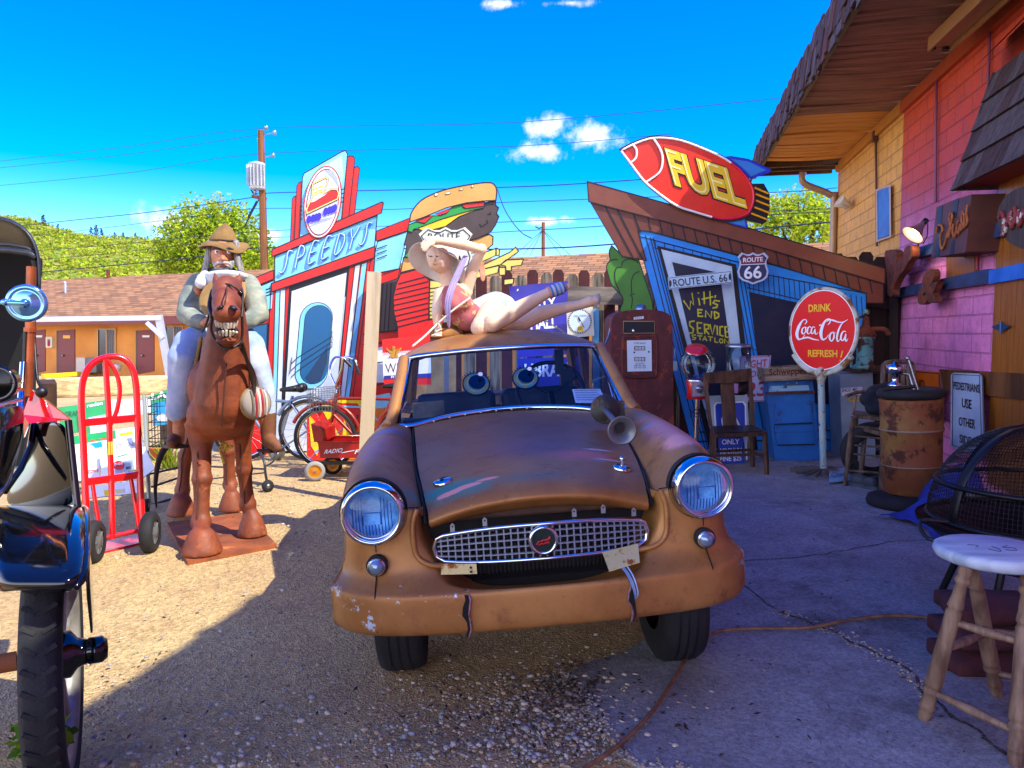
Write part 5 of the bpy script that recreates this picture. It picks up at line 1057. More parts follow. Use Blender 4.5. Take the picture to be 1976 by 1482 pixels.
# lamps
LENS = glass('lamp_lens', '#c9e6fa', .05, .8); REFL = mat('lamp_reflector', '#b4d4ea', rough=.5, metal=.45, col2='#6f9fc8', scale=22, lo=.4, hi=.6, bump=.4, bscale=40)
for s in (-1, 1):
    c = V((s*.586, -.028, .788)); k = MB(CHROME)
    k.lathe([(.112, .05), (.113, .02), (.109, -.006), (.102, -.018), (.095, -.02), (.090, -.012), (.089, .0)], c, (0, 1, 0), n=40); k.lathe([(.112, .05), (.118, .035), (.117, .075)], c, (0, 1, 0), RUBBER, 40)
    h = k.build('headlight', car, world=False)
    MB(REFL).lathe([(.091, -.004), (.08, .01), (.05, .026), (.02, .034), (0, .036)], c, (0, 1, 0), n=32).build('reflector', h, world=False)
    k = MB(LENS); k.lathe([(.091, -.006), (.07, -.020), (.04, -.028), (0, -.031)], c, (0, 1, 0), n=32)
    RB = glass('lens_rib', '#8fbfe6', .15, .9)
    for i in range(13):
        x = -.066+i*.011
        if abs(x) < .026: z0, z1 = -.07, -.03
        else: z0, z1 = -(.08**2-x*x)**.5, (.08**2-x*x)**.5*.85
        yy = lambda z: -.031+.027*((x*x+z*z)/.0081); k.tube([(c.x+x, c.y+yy(z)-.001, c.z+z) for z in [z0+(z1-z0)*q/5 for q in range(6)]], .0018, RB, 4)
    k.tube([(c.x-.03, c.y-.032, c.z-.03), (c.x-.03, c.y-.032, c.z+.012), (c.x+.03, c.y-.032, c.z+.012), (c.x+.03, c.y-.032, c.z-.03)], .0025, RB, 5); k.build('lens', h, world=False)
    c = V((s*.586, -.012, .602)); k = MB(RUBBER); k.lathe([(.036, .02), (.038, -.006), (.034, -.012), (.03, -.008)], c, (0, 1, 0), n=24); k.lathe([(.031, -.008), (.031, -.02), (.026, -.022)], c, (0, 1, 0), CHROME, 24)
    h = k.build('parking_light', car, world=False); MB(mat('frosted_lens', '#7d93ad', rough=.12, metal=.5)).lathe([(.027, -.018), (.022, -.028), (.012, -.035), (0, -.037)], c, (0, 1, 0), n=20).build('lens', h, world=False)
# seams under the lamps
k = MB(SPL)
for s in (-1, 1): k = MB(SPL); k.tube([(s*.586, -.004, .69), (s*.587, -.0, .645)], .002, n=4); k.build('panel_seam', car, world=False); k = MB(SPL); k.tube([(s*.592, -.0, .56), (s*.594, -.035, .53), (s*.596, -.056, .505), (s*.596, -.058, .38)], .0025, n=4); k.build('panel_seam', car, world=False); k = MB(SPL); k.tube([(s*.43, .002, .792), (s*.48, .012, .793)], .002, n=4); k.build('panel_seam', car, world=False)
# wheels, sitting on the ground whatever the body lean
HUB = mat('hub_dark', '#2a2220', rough=.6, metal=.6)
for s in (-1, 1):
    for yy in (.48, 2.62):
        r = .30; zc = r-.005-s*.56*math.sin(R(3.6))*.96; k = MB(RUBBER); c = (s*(.555 if s < 0 else .572), yy, zc)
        k.lathe([(.17, -.085), (.24, -.095), (.285, -.088), (r, -.06), (r+.002, 0), (r, .06), (.285, .088), (.24, .095), (.17, .085)], c, (1, 0, 0), n=36)
        for g in (-.035, 0, .035): k.lathe([(r+.003, g-.004), (r+.0035, g), (r+.003, g+.004)], c, (1, 0, 0), INK, 36)
        w = k.build('wheel', car, world=False); MB(HUB).lathe([(.172, -.05), (.12, -.045), (.06, -.055), (0, -.06)], c, (s*-1, 0, 0), n=20).build('rim', w, world=False)
MB(mat('chassis_dark', '#100d0c', rough=.9)).box((0, 1.9, .33), (1.25, 3.0, .05)).box((0, .35, .42), (.8, .5, .12)).build('underbody', car, world=False)
# greenhouse
BL, BM, BR_, TL, TM, TR = V((-.572, 1.12, .957)), V((0, 1.205, .993)), V((.572, 1.12, .957)), V((-.515, 1.58, 1.262)), V((0, 1.55, 1.292)), V((.515, 1.58, 1.262))
bot = [BL, V((-.50, 1.125, .948)), V((-.3, 1.18, .978)), BM, V((.3, 1.18, .978)), V((.50, 1.125, .948)), BR_]; top = [TL, V((-.48, 1.57, 1.275)), V((-.25, 1.555, 1.288)), TM, V((.25, 1.555, 1.288)), V((.48, 1.57, 1.275)), TR]
bs, ts = spl3(bot, 4), spl3(top, 4)
fr = MB(CHROME).tube(bs+[BR_.lerp(TR, .3), BR_.lerp(TR, .7)]+ts[::-1]+[TL.lerp(BL, .3), TL.lerp(BL, .7)], .014, n=8, closed=True).build('windscreen_frame', car, world=False)
MB(RUBBER).tube([p+V((0, .012, .0)) for p in bs+[BR_.lerp(TR, .5)]+ts[::-1]+[TL.lerp(BL, .5)]], .017, n=6, closed=True).build('rubber_seal', fr, world=False)
WSG = glass('car_glass', '#d0e2ff', .02, .6)
ws = MB(WSG); gridp = [[bs[i].lerp(ts[i], t/4)+V((0, -.02*math.sin(math.pi*t/4), 0)) for i in range(len(bs))] for t in range(5)]; ws.grid(gridp).build('windscreen', car, world=False)
rf = MB(PAINT)
secs = [(1.565, 1.288, .520, 1.272), (1.60, 1.325, .548, 1.275), (1.72, 1.365, .566, 1.278), (1.95, 1.388, .572, 1.280), (2.2, 1.39, .572, 1.278), (2.5, 1.368, .565, 1.262), (2.68, 1.325, .55, 1.24), (2.76, 1.28, .53, 1.22)]
gr_ = []
for y, zc, xw2, ze in secs: gr_.append([(xw2*u, y+(0.02*abs(u)**3 if y < 1.7 else 0), zc-(zc-ze)*abs(u)**3.2) for u in [-1, -.93, -.8, -.6, -.3, 0, .3, .6, .8, .93, 1]])
gr_.insert(0, [(p[0], p[1]+.02, p[2]-.012) for p in gr_[0]])
rf.grid(gr_)
ro = rf.build('roof', car, sub=2, solid=.02, world=False)
MB(SPL).tube([V((p[0], p[1]-.004, p[2]-.006)) for p in gr_[1]], .006, n=5).build('drip_seam', ro, world=False)
for s in (-1, 1):
    k = MB(PAINT); k.tube(spl3([(s*.62, 1.10, .95), (s*.598, 1.16, .99), (s*.567, 1.38, 1.14), (s*.548, 1.60, 1.265)], 4), .030, n=10); k.build('front_pillar', car, world=False)
    k = MB(PAINT); k.prism([(s*.60, 2.3, .945), (s*.60, 2.36, .945), (s*.566, 2.33, 1.275), (s*.566, 2.27, 1.275)], (-s*.03, 0, 0)); k.build('door_pillar', car, world=False)
    k = MB(PAINT); k.prism([(s*.60, 2.72, .94), (s*.60, 2.95, .94), (s*.545, 2.74, 1.24), (s*.55, 2.6, 1.26)], (-s*.03, 0, 0)); k.build('rear_pillar', car, world=False)
    k = MB(WSG); k.add([(s*.595, 1.2, .96), (s*.595, 2.3, .955), (s*.56, 2.28, 1.27), (s*.552, 1.62, 1.262)], [(0, 1, 2, 3)]); k.build('side_window', car, world=False)
    k = MB(WSG); k.add([(s*.595, 2.36, .955), (s*.595, 2.72, .945), (s*.55, 2.6, 1.25), (s*.56, 2.33, 1.27)], [(0, 1, 2, 3)]); k.build('side_window', car, world=False)
    k = MB(CHROME); k.tube([(s*.603, 1.18, .958), (s*.603, 2.72, .95)], .009, n=6); k.tube([(s*.592, 1.50, .965), (s*.560, 1.66, 1.265)], .009, n=6); k.build('window_trim', car, world=False)
MB(WSG).grid([[(-.5, 2.98, .95), (-.2, 3.02, .955), (.2, 3.02, .955), (.5, 2.98, .95)], [(-.45, 2.74, 1.23), (-.2, 2.78, 1.26), (.2, 2.78, 1.26), (.45, 2.74, 1.23)]]).build('rear_window', car, world=False)
INT = mat('cabin_dark', '#2c3848', rough=.7)
k = MB(INT); k.box((0, 1.26, .90), (1.1, .12, .14)); k.box((0, 1.9, .60), (1.12, 1.5, .04)); k.build('dashboard', car, world=False)
k = MB(mat('seat_vinyl', '#3c4458', rough=.5, col2='#2c3242')); k.box((0, 2.15, .68), (1.08, .5, .16)); k.box((-.28, 2.42, .83), (.52, .14, .34)); k.box((.28, 2.42, .83), (.52, .14, .34)); k.build('seat', car, bevel=.04, world=False)
k = MB(BLACK); c = V((.26, 1.62, 1.03)); ax = V((0, -.75, .5)).normalized(); u = V((1, 0, 0)); w = ax.cross(u); k.tube([c+(u*math.cos(a)+w*math.sin(a))*.19 for a in [i*math.pi/16 for i in range(32)]], .012, n=8, closed=True)
for a in (.5, 2.64, 4.7): k.tube([c-ax*.03, c+(u*math.cos(a)+w*math.sin(a))*.19], .009, n=6)
k.tube([c-ax*.02, c+V((0, -.35, -.25))], .02, n=8); k.build('steering_wheel', car, world=False)
k = MB(P('map_tan', '#9c8a66', col2='#6a5a44', scale=8)); k.box((-.42, 1.27, 1.0), (.16, .03, .10), rz=.2); k.build('paper_bag', car, world=False)
k = MB(P('mirror_black', '#0c0d12')); k.box((.32, 1.66, 1.19), (.05, .04, .14)); k.box((.36, 1.68, 1.10), (.07, .05, .1)); k.build('sun_shade', car, world=False)
# the eyes and the note stuck inside the glass
IRS = mat('eye_iris_gold', '#b8a85c', rough=.5, col2='#4aa49c', scale=30, lo=.42, hi=.58); GRT = P('glitter_rim', '#ffe27a', rough=.6)
for i, (x, z, r) in enumerate(((-.165, 1.118, .074), (.098, 1.130, .071))):
    t = (z-.975)/.3; y = 1.20+.36*t-.012; c = V((x, y, z)); ax = V((.05-.1*i, -.78, .62)).normalized(); k = MB(); k.lathe([(0, .0), (r, .0), (r, -.006)], c, ax, INK, 36); k.lathe([(0, .002), (r*.9, .002)], c, ax, IRS, 36); k.lathe([(r*.62, .004), (r*.68, .004)], c, ax, GRT, 30); k.lathe([(0, .005), (r*.6, .005)], c+V((.004, 0, .008)), ax, P('pupil_black', '#05060a', rough=.1), 30); k.lathe([(0, .008), (r*.17, .008)], c+V((r*.2+.01, 0, r*.62)), ax, EW, 14)
    for q in range(14): a = 1.1+q*.16; uu, ww_ = frame(ax); d = uu*math.cos(a)*-1+ww_*math.sin(a)*-1; d = V((math.cos(.3+q*.19), 0, math.sin(.3+q*.19))); d = (d-ax*d.dot(ax)).normalized(); k.bar(c+d*r*.92, c+d*r*1.16, .006, .003, INK)
    k.build('painted_eye', car, world=False)
k = MB(P('note_paper', '#f2f6f4', rough=.7)); nq = [(.335, 1.225, .995), (.49, 1.205, .985), (.475, 1.27, 1.055), (.33, 1.285, 1.062)]; k.add(nq, [(0, 1, 2, 3)])
A_, B_, C_ = V(nq[3]), V(nq[2])-V(nq[3]), V(nq[0])-V(nq[3])
for r in range(5):
    p0 = A_+C_*(.12+r*.17); pts = [p0+B_*(.06+.88*q/22*(1-.1*(r % 2)))+C_*(.04*math.sin(q*2.1+r)*(.6+.4*math.sin(q*.9)))+V((0, -.004, .002)) for q in range(23)]; k.tube(pts, .0012, P('note_ink', '#3a4a7a'), 4)
k.build('paper_note', car, world=False)
# trumpet horn and its mount
k = MB(mat('rusty_horn_disc', '#3a3a38', rough=.6, metal=.5, rust='#5a4a34', rthr=.5, rscale=12)); c = V((.405, .80, 1.0)); k.lathe([(0, .02), (.02, .025), (.03, .012), (.062, .010), (.068, .0), (.064, -.014), (.02, -.03), (0, -.03)], c, (0, -1, .15), n=28); k.box((.47, .84, .985), (.06, .05, .09))
hn = k.build('horn', car, world=False)
k = MB(mat('horn_bell_grey', '#6d7078', rough=.4, metal=.6, rust='#7a4a44', rthr=.6, rscale=14)); k.tube([c+V((-.005, -.02, .0)), V((.40, .55, .968))], .013, n=10); k.lathe([(.012, -.06), (.016, -.02), (.026, .02), (.044, .045), (.060, .055), (.062, .058), (.056, .058), (.038, .045), (.022, .02), (.012, -.02), (0, -.02)], (.398, .475, .956), (0, -1, -.08), n=30); k.build('horn_bell', hn, world=False)
k = MB(INK); k.lathe([(0, 0), (.02, 0)], (.398, .458, .955), (0, -1, -.08), n=16); k.build('horn_throat', hn, world=False)
# ================================================================== horse sculpture, rider dummy, mannequin
LEA = mat('stitched_brown_leather', '#86401e', rough=.6, col2='#652c14', scale=7, lo=.35, hi=.65, bump=.45, bscale=24, rust='#9e5628', rthr=.62, rscale=4)
LED = mat('dark_strap_leather', '#2a1710', rough=.55, bump=.2); TANF = mat('tan_felt', '#a8834c', rough=.85, col2='#8c6a38', scale=6, bump=.15)
hb = G(430, 1030); horse = thing('horse_statue', 'brown stitched leather horse statue with bared white teeth on a rusty plate', 'horse statue', (hb.x, hb.y, 0))
q = [G(322, 1008, .03), G(474, 988, .03), G(534, 1050, .03), G(362, 1084, .03)]
MB(mat('rusty_base_plate', '#9a4f26', rough=.8, col2='#6e3618', scale=4, rust='#b9743c', rthr=.6, rscale=6, bump=.3)).prism(q[::-1], (0, 0, -.028)).build('base_plate', horse, bevel=.004)
def A(x, y, Y): return at(x, y, Y)
b = MB(LEA)
b.limb([(A(430, 745, 4.86), .215), (A(425, 745, 5.2), .225), (A(415, 748, 5.6), .22), (A(405, 745, 5.9), .2)], n=16)
b.limb([(A(432, 775, 4.76), .18), (A(435, 700, 4.72), .15), (A(440, 640, 4.68), .122), (A(440, 590, 4.66), .094)], n=14)
b.ball(A(428, 800, 4.82), (.215, .2, .17)); b.ball(A(440, 568, 4.60), (.085, .15, .115)); b.ball(A(438, 585, 4.46), (.078, .13, .085)); b.ball(A(437, 604, 4.36), (.082, .075, .062)); b.ball(A(437, 657, 4.42), (.062, .075, .022)); b.ball(A(440, 640, 4.56), (.06, .1, .07))
SEAMS = []
def leg(hoof, ball, knee, top, s=1.0, hoofr=.12, sx=1):
    SEAMS.append((hoof, ball, knee, top, s)); b.lathe([(0, .0), (hoofr, .0), (hoofr*.93, .04), (hoofr*.62, .13), (.045*s, .16), (0, .16)], V((hoof.x, hoof.y, .03)), n=16)
    b.ball(ball, (.066*s, .066*s, .062*s)); b.ball(knee, (.066*s, .066*s, .06*s))
    b.tube([V((hoof.x, hoof.y, .15)), ball, ball.lerp(knee, .5), knee, knee.lerp(top, .5), top], [.045*s, .055*s, .048*s, .055*s, .06*s, .105*s], n=12)
leg(G(390, 1068, .03), A(388, 1008, 4.72), A(390, 924, 4.76), A(388, 815, 4.84), 1.02, .125)
leg(G(487, 1034, .03), A(478, 973, 5.02), A(471, 905, 4.98), A(466, 800, 4.9), .92, .10)
leg(G(350, 994, .03), A(352, 945, 5.62), A(358, 880, 5.66), A(385, 790, 5.72), .92, .11)
leg(G(447, 986, .03), A(444, 935, 5.8), A(440, 870, 5.78), A(432, 790, 5.78), .92, .10)
for dx, ex in ((-19, -8), (17, 6)): b.limb([(A(440+dx, 556, 4.68), .03), (A(440+dx+ex*.5, 540, 4.69), .026), (A(440+dx+ex, 527, 4.7), .008)])
b.build('body', horse, remesh=.013, sm=5)
SEAM = P('seam_thread', '#4f2410', rough=.8)
m = MB(SEAM)
for pts in ([(436, 604-12, 4.30), (440, 570, 4.33), (441, 556, 4.47)], ): m.tube(spl3([A(*p)+V((0, -.02, .01)) for p in pts], 6), .0045, n=5)
m.tube(spl3([A(437, 700, 4.53), A(434, 740, 4.55), A(430, 790, 4.57), A(428, 825, 4.62)], 6), .005, n=5); 
for l_, b_, k_, t_, s_ in SEAMS: m.tube(spl3([b_+V((0, -.066*s_, 0)), b_.lerp(k_, .5)+V((0, -.05*s_, 0)), k_+V((0, -.067*s_, 0)), k_.lerp(t_, .5)+V((0, -.062*s_, 0))], 4), .0045, n=5)
m.build('seam', horse)
m = MB(P('teeth_white', '#d8cdb8', rough=.35, col2='#a8977a', scale=14))
for r, (y0, n, rr) in enumerate(((628, 8, .0115), (642, 7, .010))):
    for i in range(n):
        t = -1+2*i/(n-1); j_ = random.uniform(-1.6, 1.6); m.limb([(A(437+t*20+j_*.4, y0-3-4*t*t+(r and 7*t*t)+j_*.5, 4.33+.07*t*t), rr*random.uniform(.75, 1)), (A(437+t*18.5+j_*.5, y0+6-5*t*t+j_, 4.335+.07*t*t), rr*random.uniform(.6, .8))], n=8)
m.build('teeth', horse)
m = MB(P('mouth_dark', '#1a0c0a', rough=.8)); m.ball(A(438, 638, 4.45), (.062, .08, .035)); m.build('mouth', horse)
m = MB(INK)
for dx in (-1, 1): m.ball(A(438+dx*12.5, 594, 4.305), (.024, .024, .012), rot=Quaternion((0, 1, 0), dx*.45))
m.build('nostrils', horse)
for dx in (-1, 1): m = MB(P('horse_eye', '#0d0806', rough=.1)); m.ball(A(440+dx*24, 566, 4.54), .017); m.build('eye', horse)
m = MB(LED)
m.tube(spl3([A(410, 607, 4.46), A(408, 640, 4.5), A(425, 668, 4.46), A(445, 672, 4.45), A(466, 655, 4.5), A(467, 610, 4.47)], 5), .008, n=6); m.tube(spl3([A(410, 560, 4.6), A(404, 590, 4.52), A(410, 612, 4.45)], 5), .013, n=6); m.tube(spl3([A(466, 558, 4.6), A(468, 590, 4.5), A(466, 612, 4.46)], 5), .008, n=6); m.tube(spl3([A(416, 562, 4.49), A(432, 549, 4.49), A(450, 552, 4.49), A(465, 566, 4.52)], 5), .007, n=6)
m.tube(spl3([A(405, 600, 4.5), A(398, 625, 4.6), A(390, 640, 4.8)], 5), .007, n=6); m.tube(spl3([A(466, 660, 4.5), A(478, 700, 4.62), A(490, 740, 4.68), A(487, 790, 4.66)], 6), .012, n=6); m.tube(spl3([A(462, 668, 4.5), A(490, 720, 4.75), A(500, 770, 4.72)], 6), .01, n=6)
m.build('bridle', horse)
m = MB(TANF); hc = A(430, 572, 4.80); ax = V((-.12, -.80, .45)).normalized(); m.lathe([(.07, .0), (.115, -.006), (.148, .0), (.152, .006), (.146, .01), (.1, .004), (.07, .012)], hc, ax, n=28); m.lathe([(.075, .0), (.072, -.06), (.05, -.09), (0, -.095)], hc, ax, n=24); m.build('straw_hat', horse)
m = MB(mat('saddle_leather', '#3a1c10', rough=.45, col2='#2a130a', bump=.2)); m.limb([(A(432, 690, 4.98), .12), (A(432, 690, 5.35), .13)]); m.limb([(A(432, 662, 5.0), .045), (A(432, 640, 4.98), .03)]); m.limb([(A(378, 690, 5.1), .05), (A(372, 740, 5.05), .06)]); m.limb([(A(485, 690, 5.1), .05), (A(492, 740, 5.05), .055)]); m.build('saddle', horse, remesh=.014, sm=4)
m = MB(TANF)
for pts in ([(388, 650), (380, 690), (370, 740)], [(396, 650), (388, 700), (372, 760)]): m.tube(spl3([A(x, y, 4.9) for x, y in pts], 4), .012, n=6)
m.build('saddle_strap', horse)
m = MB(mat('tail_hair', '#20120d', rough=.9)); m.tube(spl3([A(372, 800, 6.0), A(345, 830, 6.0), A(310, 880, 5.9), A(300, 935, 5.85), A(302, 980, 5.8)], 6), [.03]*8+[.03-.0015*i for i in range(17)], n=6); m.build('tail', horse)
can = thing('canteen', 'round striped canteen with tan rim hanging from the saddle', 'canteen', A(492, 800, 4.7)); cc = A(493, 778, 4.72); ax = V((.75, -.62, .12)).normalized()
ST = mat('striped_blanket_cloth', '#8f8578', rough=.9); m = MB(ST); m.lathe([(0, .05), (.05, .048), (.085, .035), (.1, .012), (.1, -.012), (.085, -.035), (0, -.05)], cc, ax, n=26)
for k, (o, c) in enumerate(((-.045, '#b8b0a4'), (-.02, '#a8222a'), (.0, '#c8c0b4'), (.022, '#a8222a'), (.045, '#6d6458'))):
    u, w = frame(ax); pts = [cc+ax*(.052-.02*(abs(t)**2.2))+u*o+w*t*.085*(1-(o/.1)**2)**.5 for t in [-1+i/5 for i in range(11)]]
    m.tube(pts, .008, P('stripe_%d' % k, c, rough=.9), 6)
m.build('pouch', can); m = MB(TANF); m.lathe([(.102, .014), (.107, .0), (.102, -.014)], cc, ax, n=26); m.build('rim', can); m = MB(LED); m.tube(spl3([A(468, 665, 4.72), A(480, 710, 4.72), A(490, 748, 4.70)], 5), .011, n=6); m.build('strap', can)
rp_ = MB(mat('yellow_rope', '#c8b04a', rough=.9, bump=.5, bscale=150)); rp_.tube(spl3([A(428, 830, 4.98), A(424, 850, 4.92), A(436, 858, 4.9), A(432, 868, 4.9), A(448, 862, 4.9), A(425, 862, 4.92), A(428, 880, 4.95), A(432, 895, 4.95)], 6), .0085, n=7); tag(rp_.build('rope'), 'short knotted yellow rope hanging under the horse statue', 'rope')
# ---------------- rider
SKIN = mat('weathered_skin', '#c47e56', rough=.55, col2='#a4603c', scale=12, bump=.1); DEN = mat('faded_denim_shirt', '#9a9c88', rough=.9, col2='#6c766e', scale=7, lo=.4, hi=.62, bump=1.0, bscale=9, stretch=(1, 1, 1.6)); JEAN = mat('bleached_jeans', '#b8c6da', rough=.9, col2='#7f97c4', scale=2.2, lo=.42, hi=.6, bump=.7, bscale=11)
RY = 5.15; rb = A(430, 650, RY); rid = thing('cowboy_dummy', 'bearded cowboy dummy in tan vest and slouch hat seated on the horse statue', 'dummy', (rb.x, rb.y, rb.z))
b = MB(SKIN)
b.ball(A(431, 492, 5.13), (.078, .092, .108)); b.ball(A(431, 512, 5.08), (.052, .05, .045)); b.limb([(A(431, 515, 5.17), .058), (A(431, 535, 5.2), .075)]); b.limb([(A(430, 550, 5.2), .12), (A(430, 600, 5.2), .13), (A(430, 648, 5.18), .14)])
b.limb([(A(430, 499-4, 5.04), .016), (A(430, 500, 5.02), .019)]); b.ball(A(423, 501, 5.045), .011); b.ball(A(438, 501, 5.045), .011)
for sx in (-1, 1):
    b.limb([(A(430+sx*50, 552, 5.2), .055), (A(430+sx*70, 605, 5.1), .045), (A(430+sx*36, 622, 4.96), .034)]); h0 = A(430+sx*30, 624, 4.93); b.ball(h0, (.042, .05, .03))
    for f in range(4): p = h0+V((-sx*(.006+.012*f), -.03-.004*f, .016-.014*f)); b.limb([(p, .011), (p+V((-sx*.03, -.024, -.004)), .0105), (p+V((-sx*.042, .0, -.014)), .009)], n=7)
    b.limb([(h0+V((0, -.02, .026)), .012), (h0+V((-sx*.03, -.045, .034)), .010)], n=7)
    b.ball(A(431+sx*24, 494, 5.15), (.014, .022, .032))
    b.limb([(A(430+sx*25, 650, 5.15), .09), (A(430+sx*62, 676, 4.98), .07), (A(430+sx*82, 780, 4.98), .05), (A(430+sx*86, 850, 4.98), .04)])
b.build('body', rid, remesh=.0095, sm=3)
for sx in (-1, 1):
    m = MB(EW); m.ball(A(430+sx*11.5, 486, 5.048), .0135, n=10); m.ball(A(430+sx*11.5, 486, 5.0365), .0062, INK, 8); m.build('eye', rid)
    m = MB(P('brow_grey', '#3d3430', rough=.95)); m.limb([(A(430+sx*5, 481, 5.035), .006), (A(430+sx*12, 478.5, 5.035), .0075), (A(430+sx*20, 481, 5.06), .005)], n=7); m.build('eyebrow', rid)
HAIR = mat('grey_hair', '#a8a29c', rough=.95, col2='#6d6762', scale=20, stretch=(6, 6, .6), bump=.8, bscale=30)
m = MB(HAIR)
for sx in (-1, 1):
    for k in range(9): o = k-4; m.limb([(A(430+sx*(24+abs(o)*.4), 472+o, 5.12+.018*k), .022), (A(430+sx*(30+o*.5), 500+k, 5.10+.02*k), .022), (A(430+sx*(33+k*.9), 522+(k % 3)*5, 5.09+.018*k), .012)], n=7)
m.build('hair', rid, remesh=.008, sm=1)
m = MB(HAIR)
for k in range(15):
    t = -1+2*k/14; m.limb([(A(431+t*19, 509-4*t*t, 5.055+.035*t*t), .013), (A(431+t*15, 521-4*abs(t), 5.045+.03*t*t), .011), (A(431+t*9, 528-7*abs(t), 5.05+.02*t*t), .006)], n=6)
m.build('beard', rid, remesh=.006, sm=1)
m = MB(P('moustache_pale', '#b0aaa2', rough=.95))
for sx in (-1, 1): m.limb([(A(430+sx*2, 506.5, 5.022), .009), (A(430+sx*10, 507.5, 5.028), .009), (A(430+sx*18, 513, 5.05), .004)], n=7)
m.build('moustache', rid)
m = MB(P('lip_dark', '#5a2420')); m.limb([(A(425, 513.5, 5.026), .004), (A(431, 514.5, 5.022), .0055), (A(437, 513.5, 5.026), .004)], n=6); m.build('mouth', rid)
m = MB(DEN)
m.limb([(A(430, 548, 5.21), .135), (A(430, 600, 5.21), .155), (A(430, 645, 5.2), .16)], n=16); m.limb([(A(385, 548, 5.22), .075), (A(475, 548, 5.22), .075)])
for sx in (-1, 1): m.limb([(A(430+sx*48, 550, 5.2), .078), (A(430+sx*63, 580, 5.15), .076), (A(430+sx*69, 606, 5.08), .070), (A(430+sx*52, 618, 5.0), .058), (A(430+sx*42, 621, 4.97), .05)], n=14)
sh_ = m.build('shirt', rid, remesh=.012, sm=3)
m = MB(mat('vest_tan', '#b98a52', rough=.85, col2='#a0743e', scale=5, bump=.2))
for sx in (-1, 1): m.grid([[A(430+sx*x, y, Y) for x, Y in ((10, 5.035-.0*x), (24, 5.045), (38, 5.09), (46, 5.17))] for y in (543, 565, 590, 620, 648)])
m.build('vest', rid, sub=2, solid=.012)
m = MB(mat('white_scarf', '#d6d8da', rough=.9, col2='#b9bdc4', scale=9, bump=.4, bscale=25))
for k in range(5): m.tube(spl3([A(384+k*3, 534+k*3, 5.12), A(402+k*2, 530+k*3.4, 5.0), A(431, 526+k*3.6, 4.96+.01*k), A(458-k*2, 528+k*3, 5.0), A(474-k*3, 533+k*2, 5.12)], 5), .019, n=8)
m.limb([(A(396, 532, 5.05), .035), (A(388, 546, 5.0), .04)]); m.build('scarf', rid, remesh=.008, sm=2)
m = MB(mat('pink_patch_cloth', '#a8603e', rough=.8)); m.limb([(A(383, 553, 5.08), .022), (A(384, 565, 5.06), .02), (A(378, 560, 5.1), .016)]); m.build('bandana', rid)
m = MB(JEAN); m.limb([(A(405, 648, 5.16), .12), (A(455, 648, 5.16), .12)])
m.limb([(A(402, 650, 5.12), .11), (A(365, 664, 4.98), .100), (A(352, 690, 4.93), .092), (A(348, 740, 4.95), .078), (A(341, 794, 4.97), .072)], n=16); m.limb([(A(458, 650, 5.12), .11), (A(483, 668, 4.99), .096), (A(496, 705, 4.95), .082), (A(512, 755, 4.97), .062), (A(518, 797, 4.98), .048)], n=16)
m.build('trousers', rid, remesh=.013, sm=4)
BOOT = mat('suede_boot', '#7a4a2a', rough=.8, col2='#5e3620', scale=7, bump=.3)
for q in ([(518, 800, 4.98, .05), (517, 835, 4.98, .05), (519, 850, 4.97, .05), (528, 858, 4.9, .042), (535, 864, 4.82, .03)], [(338, 800, 5.0, .05), (338, 835, 5.0, .05), (338, 848, 4.98, .05), (334, 852, 4.9, .042), (330, 856, 4.82, .03)]): m = MB(BOOT); m.limb([(A(x, y, Y), r) for x, y, Y, r in q]); m.build('boot', rid, remesh=.01, sm=3)
for x, y in ((520, 868), (338, 860)): m = MB(LED); m.bar(A(x-12, y, 5.0), A(x+14, y+2, 4.86), .09, .02); m.tube([A(x-13, y, 4.95), A(x-10, y-60, 5.0), A(x-4, y-110, 5.02)], .009, n=6); m.build('stirrup', horse)
HAT = mat('slouch_hat_felt', '#8a6a3a', rough=.9, col2='#6f522a', scale=6, bump=.3)
m = MB(HAT); hc = A(431, 470, 5.165); n = 28; rows_ = []
for r, z in ((.07, .0), (.085, .005), (.115, -.004), (.15, -.026), (.165, -.046)): rows_.append([hc+V((math.cos(a)*r*1.0, math.sin(a)*r*.95, z+.022*math.sin(2*a+.6)*(r/.16)**2+(.02 if r > .12 else 0)*math.sin(3*a))) for a in [2*math.pi*j/n for j in range(n)]])
m.grid(rows_, wrap=True); rows_ = []
for r, z, dx in ((.094, .0, 0), (.09, .03, 0), (.078, .06, .004), (.055, .095, .01), (.028, .122, .014), (.004, .128, .015)): rows_.append([hc+V((math.cos(a)*r+dx, math.sin(a)*r*.95, z-.008*math.sin(2*a)*(z > .05))) for a in [2*math.pi*j/n for j in range(n)]])
m.grid(rows_, wrap=True); m.build('hat', rid, sub=1, solid=.005)
m = MB(LED); m.lathe([(.0945, .008), (.0965, .012), (.0935, .018)], hc, n=28); m.build('hat_band', rid)
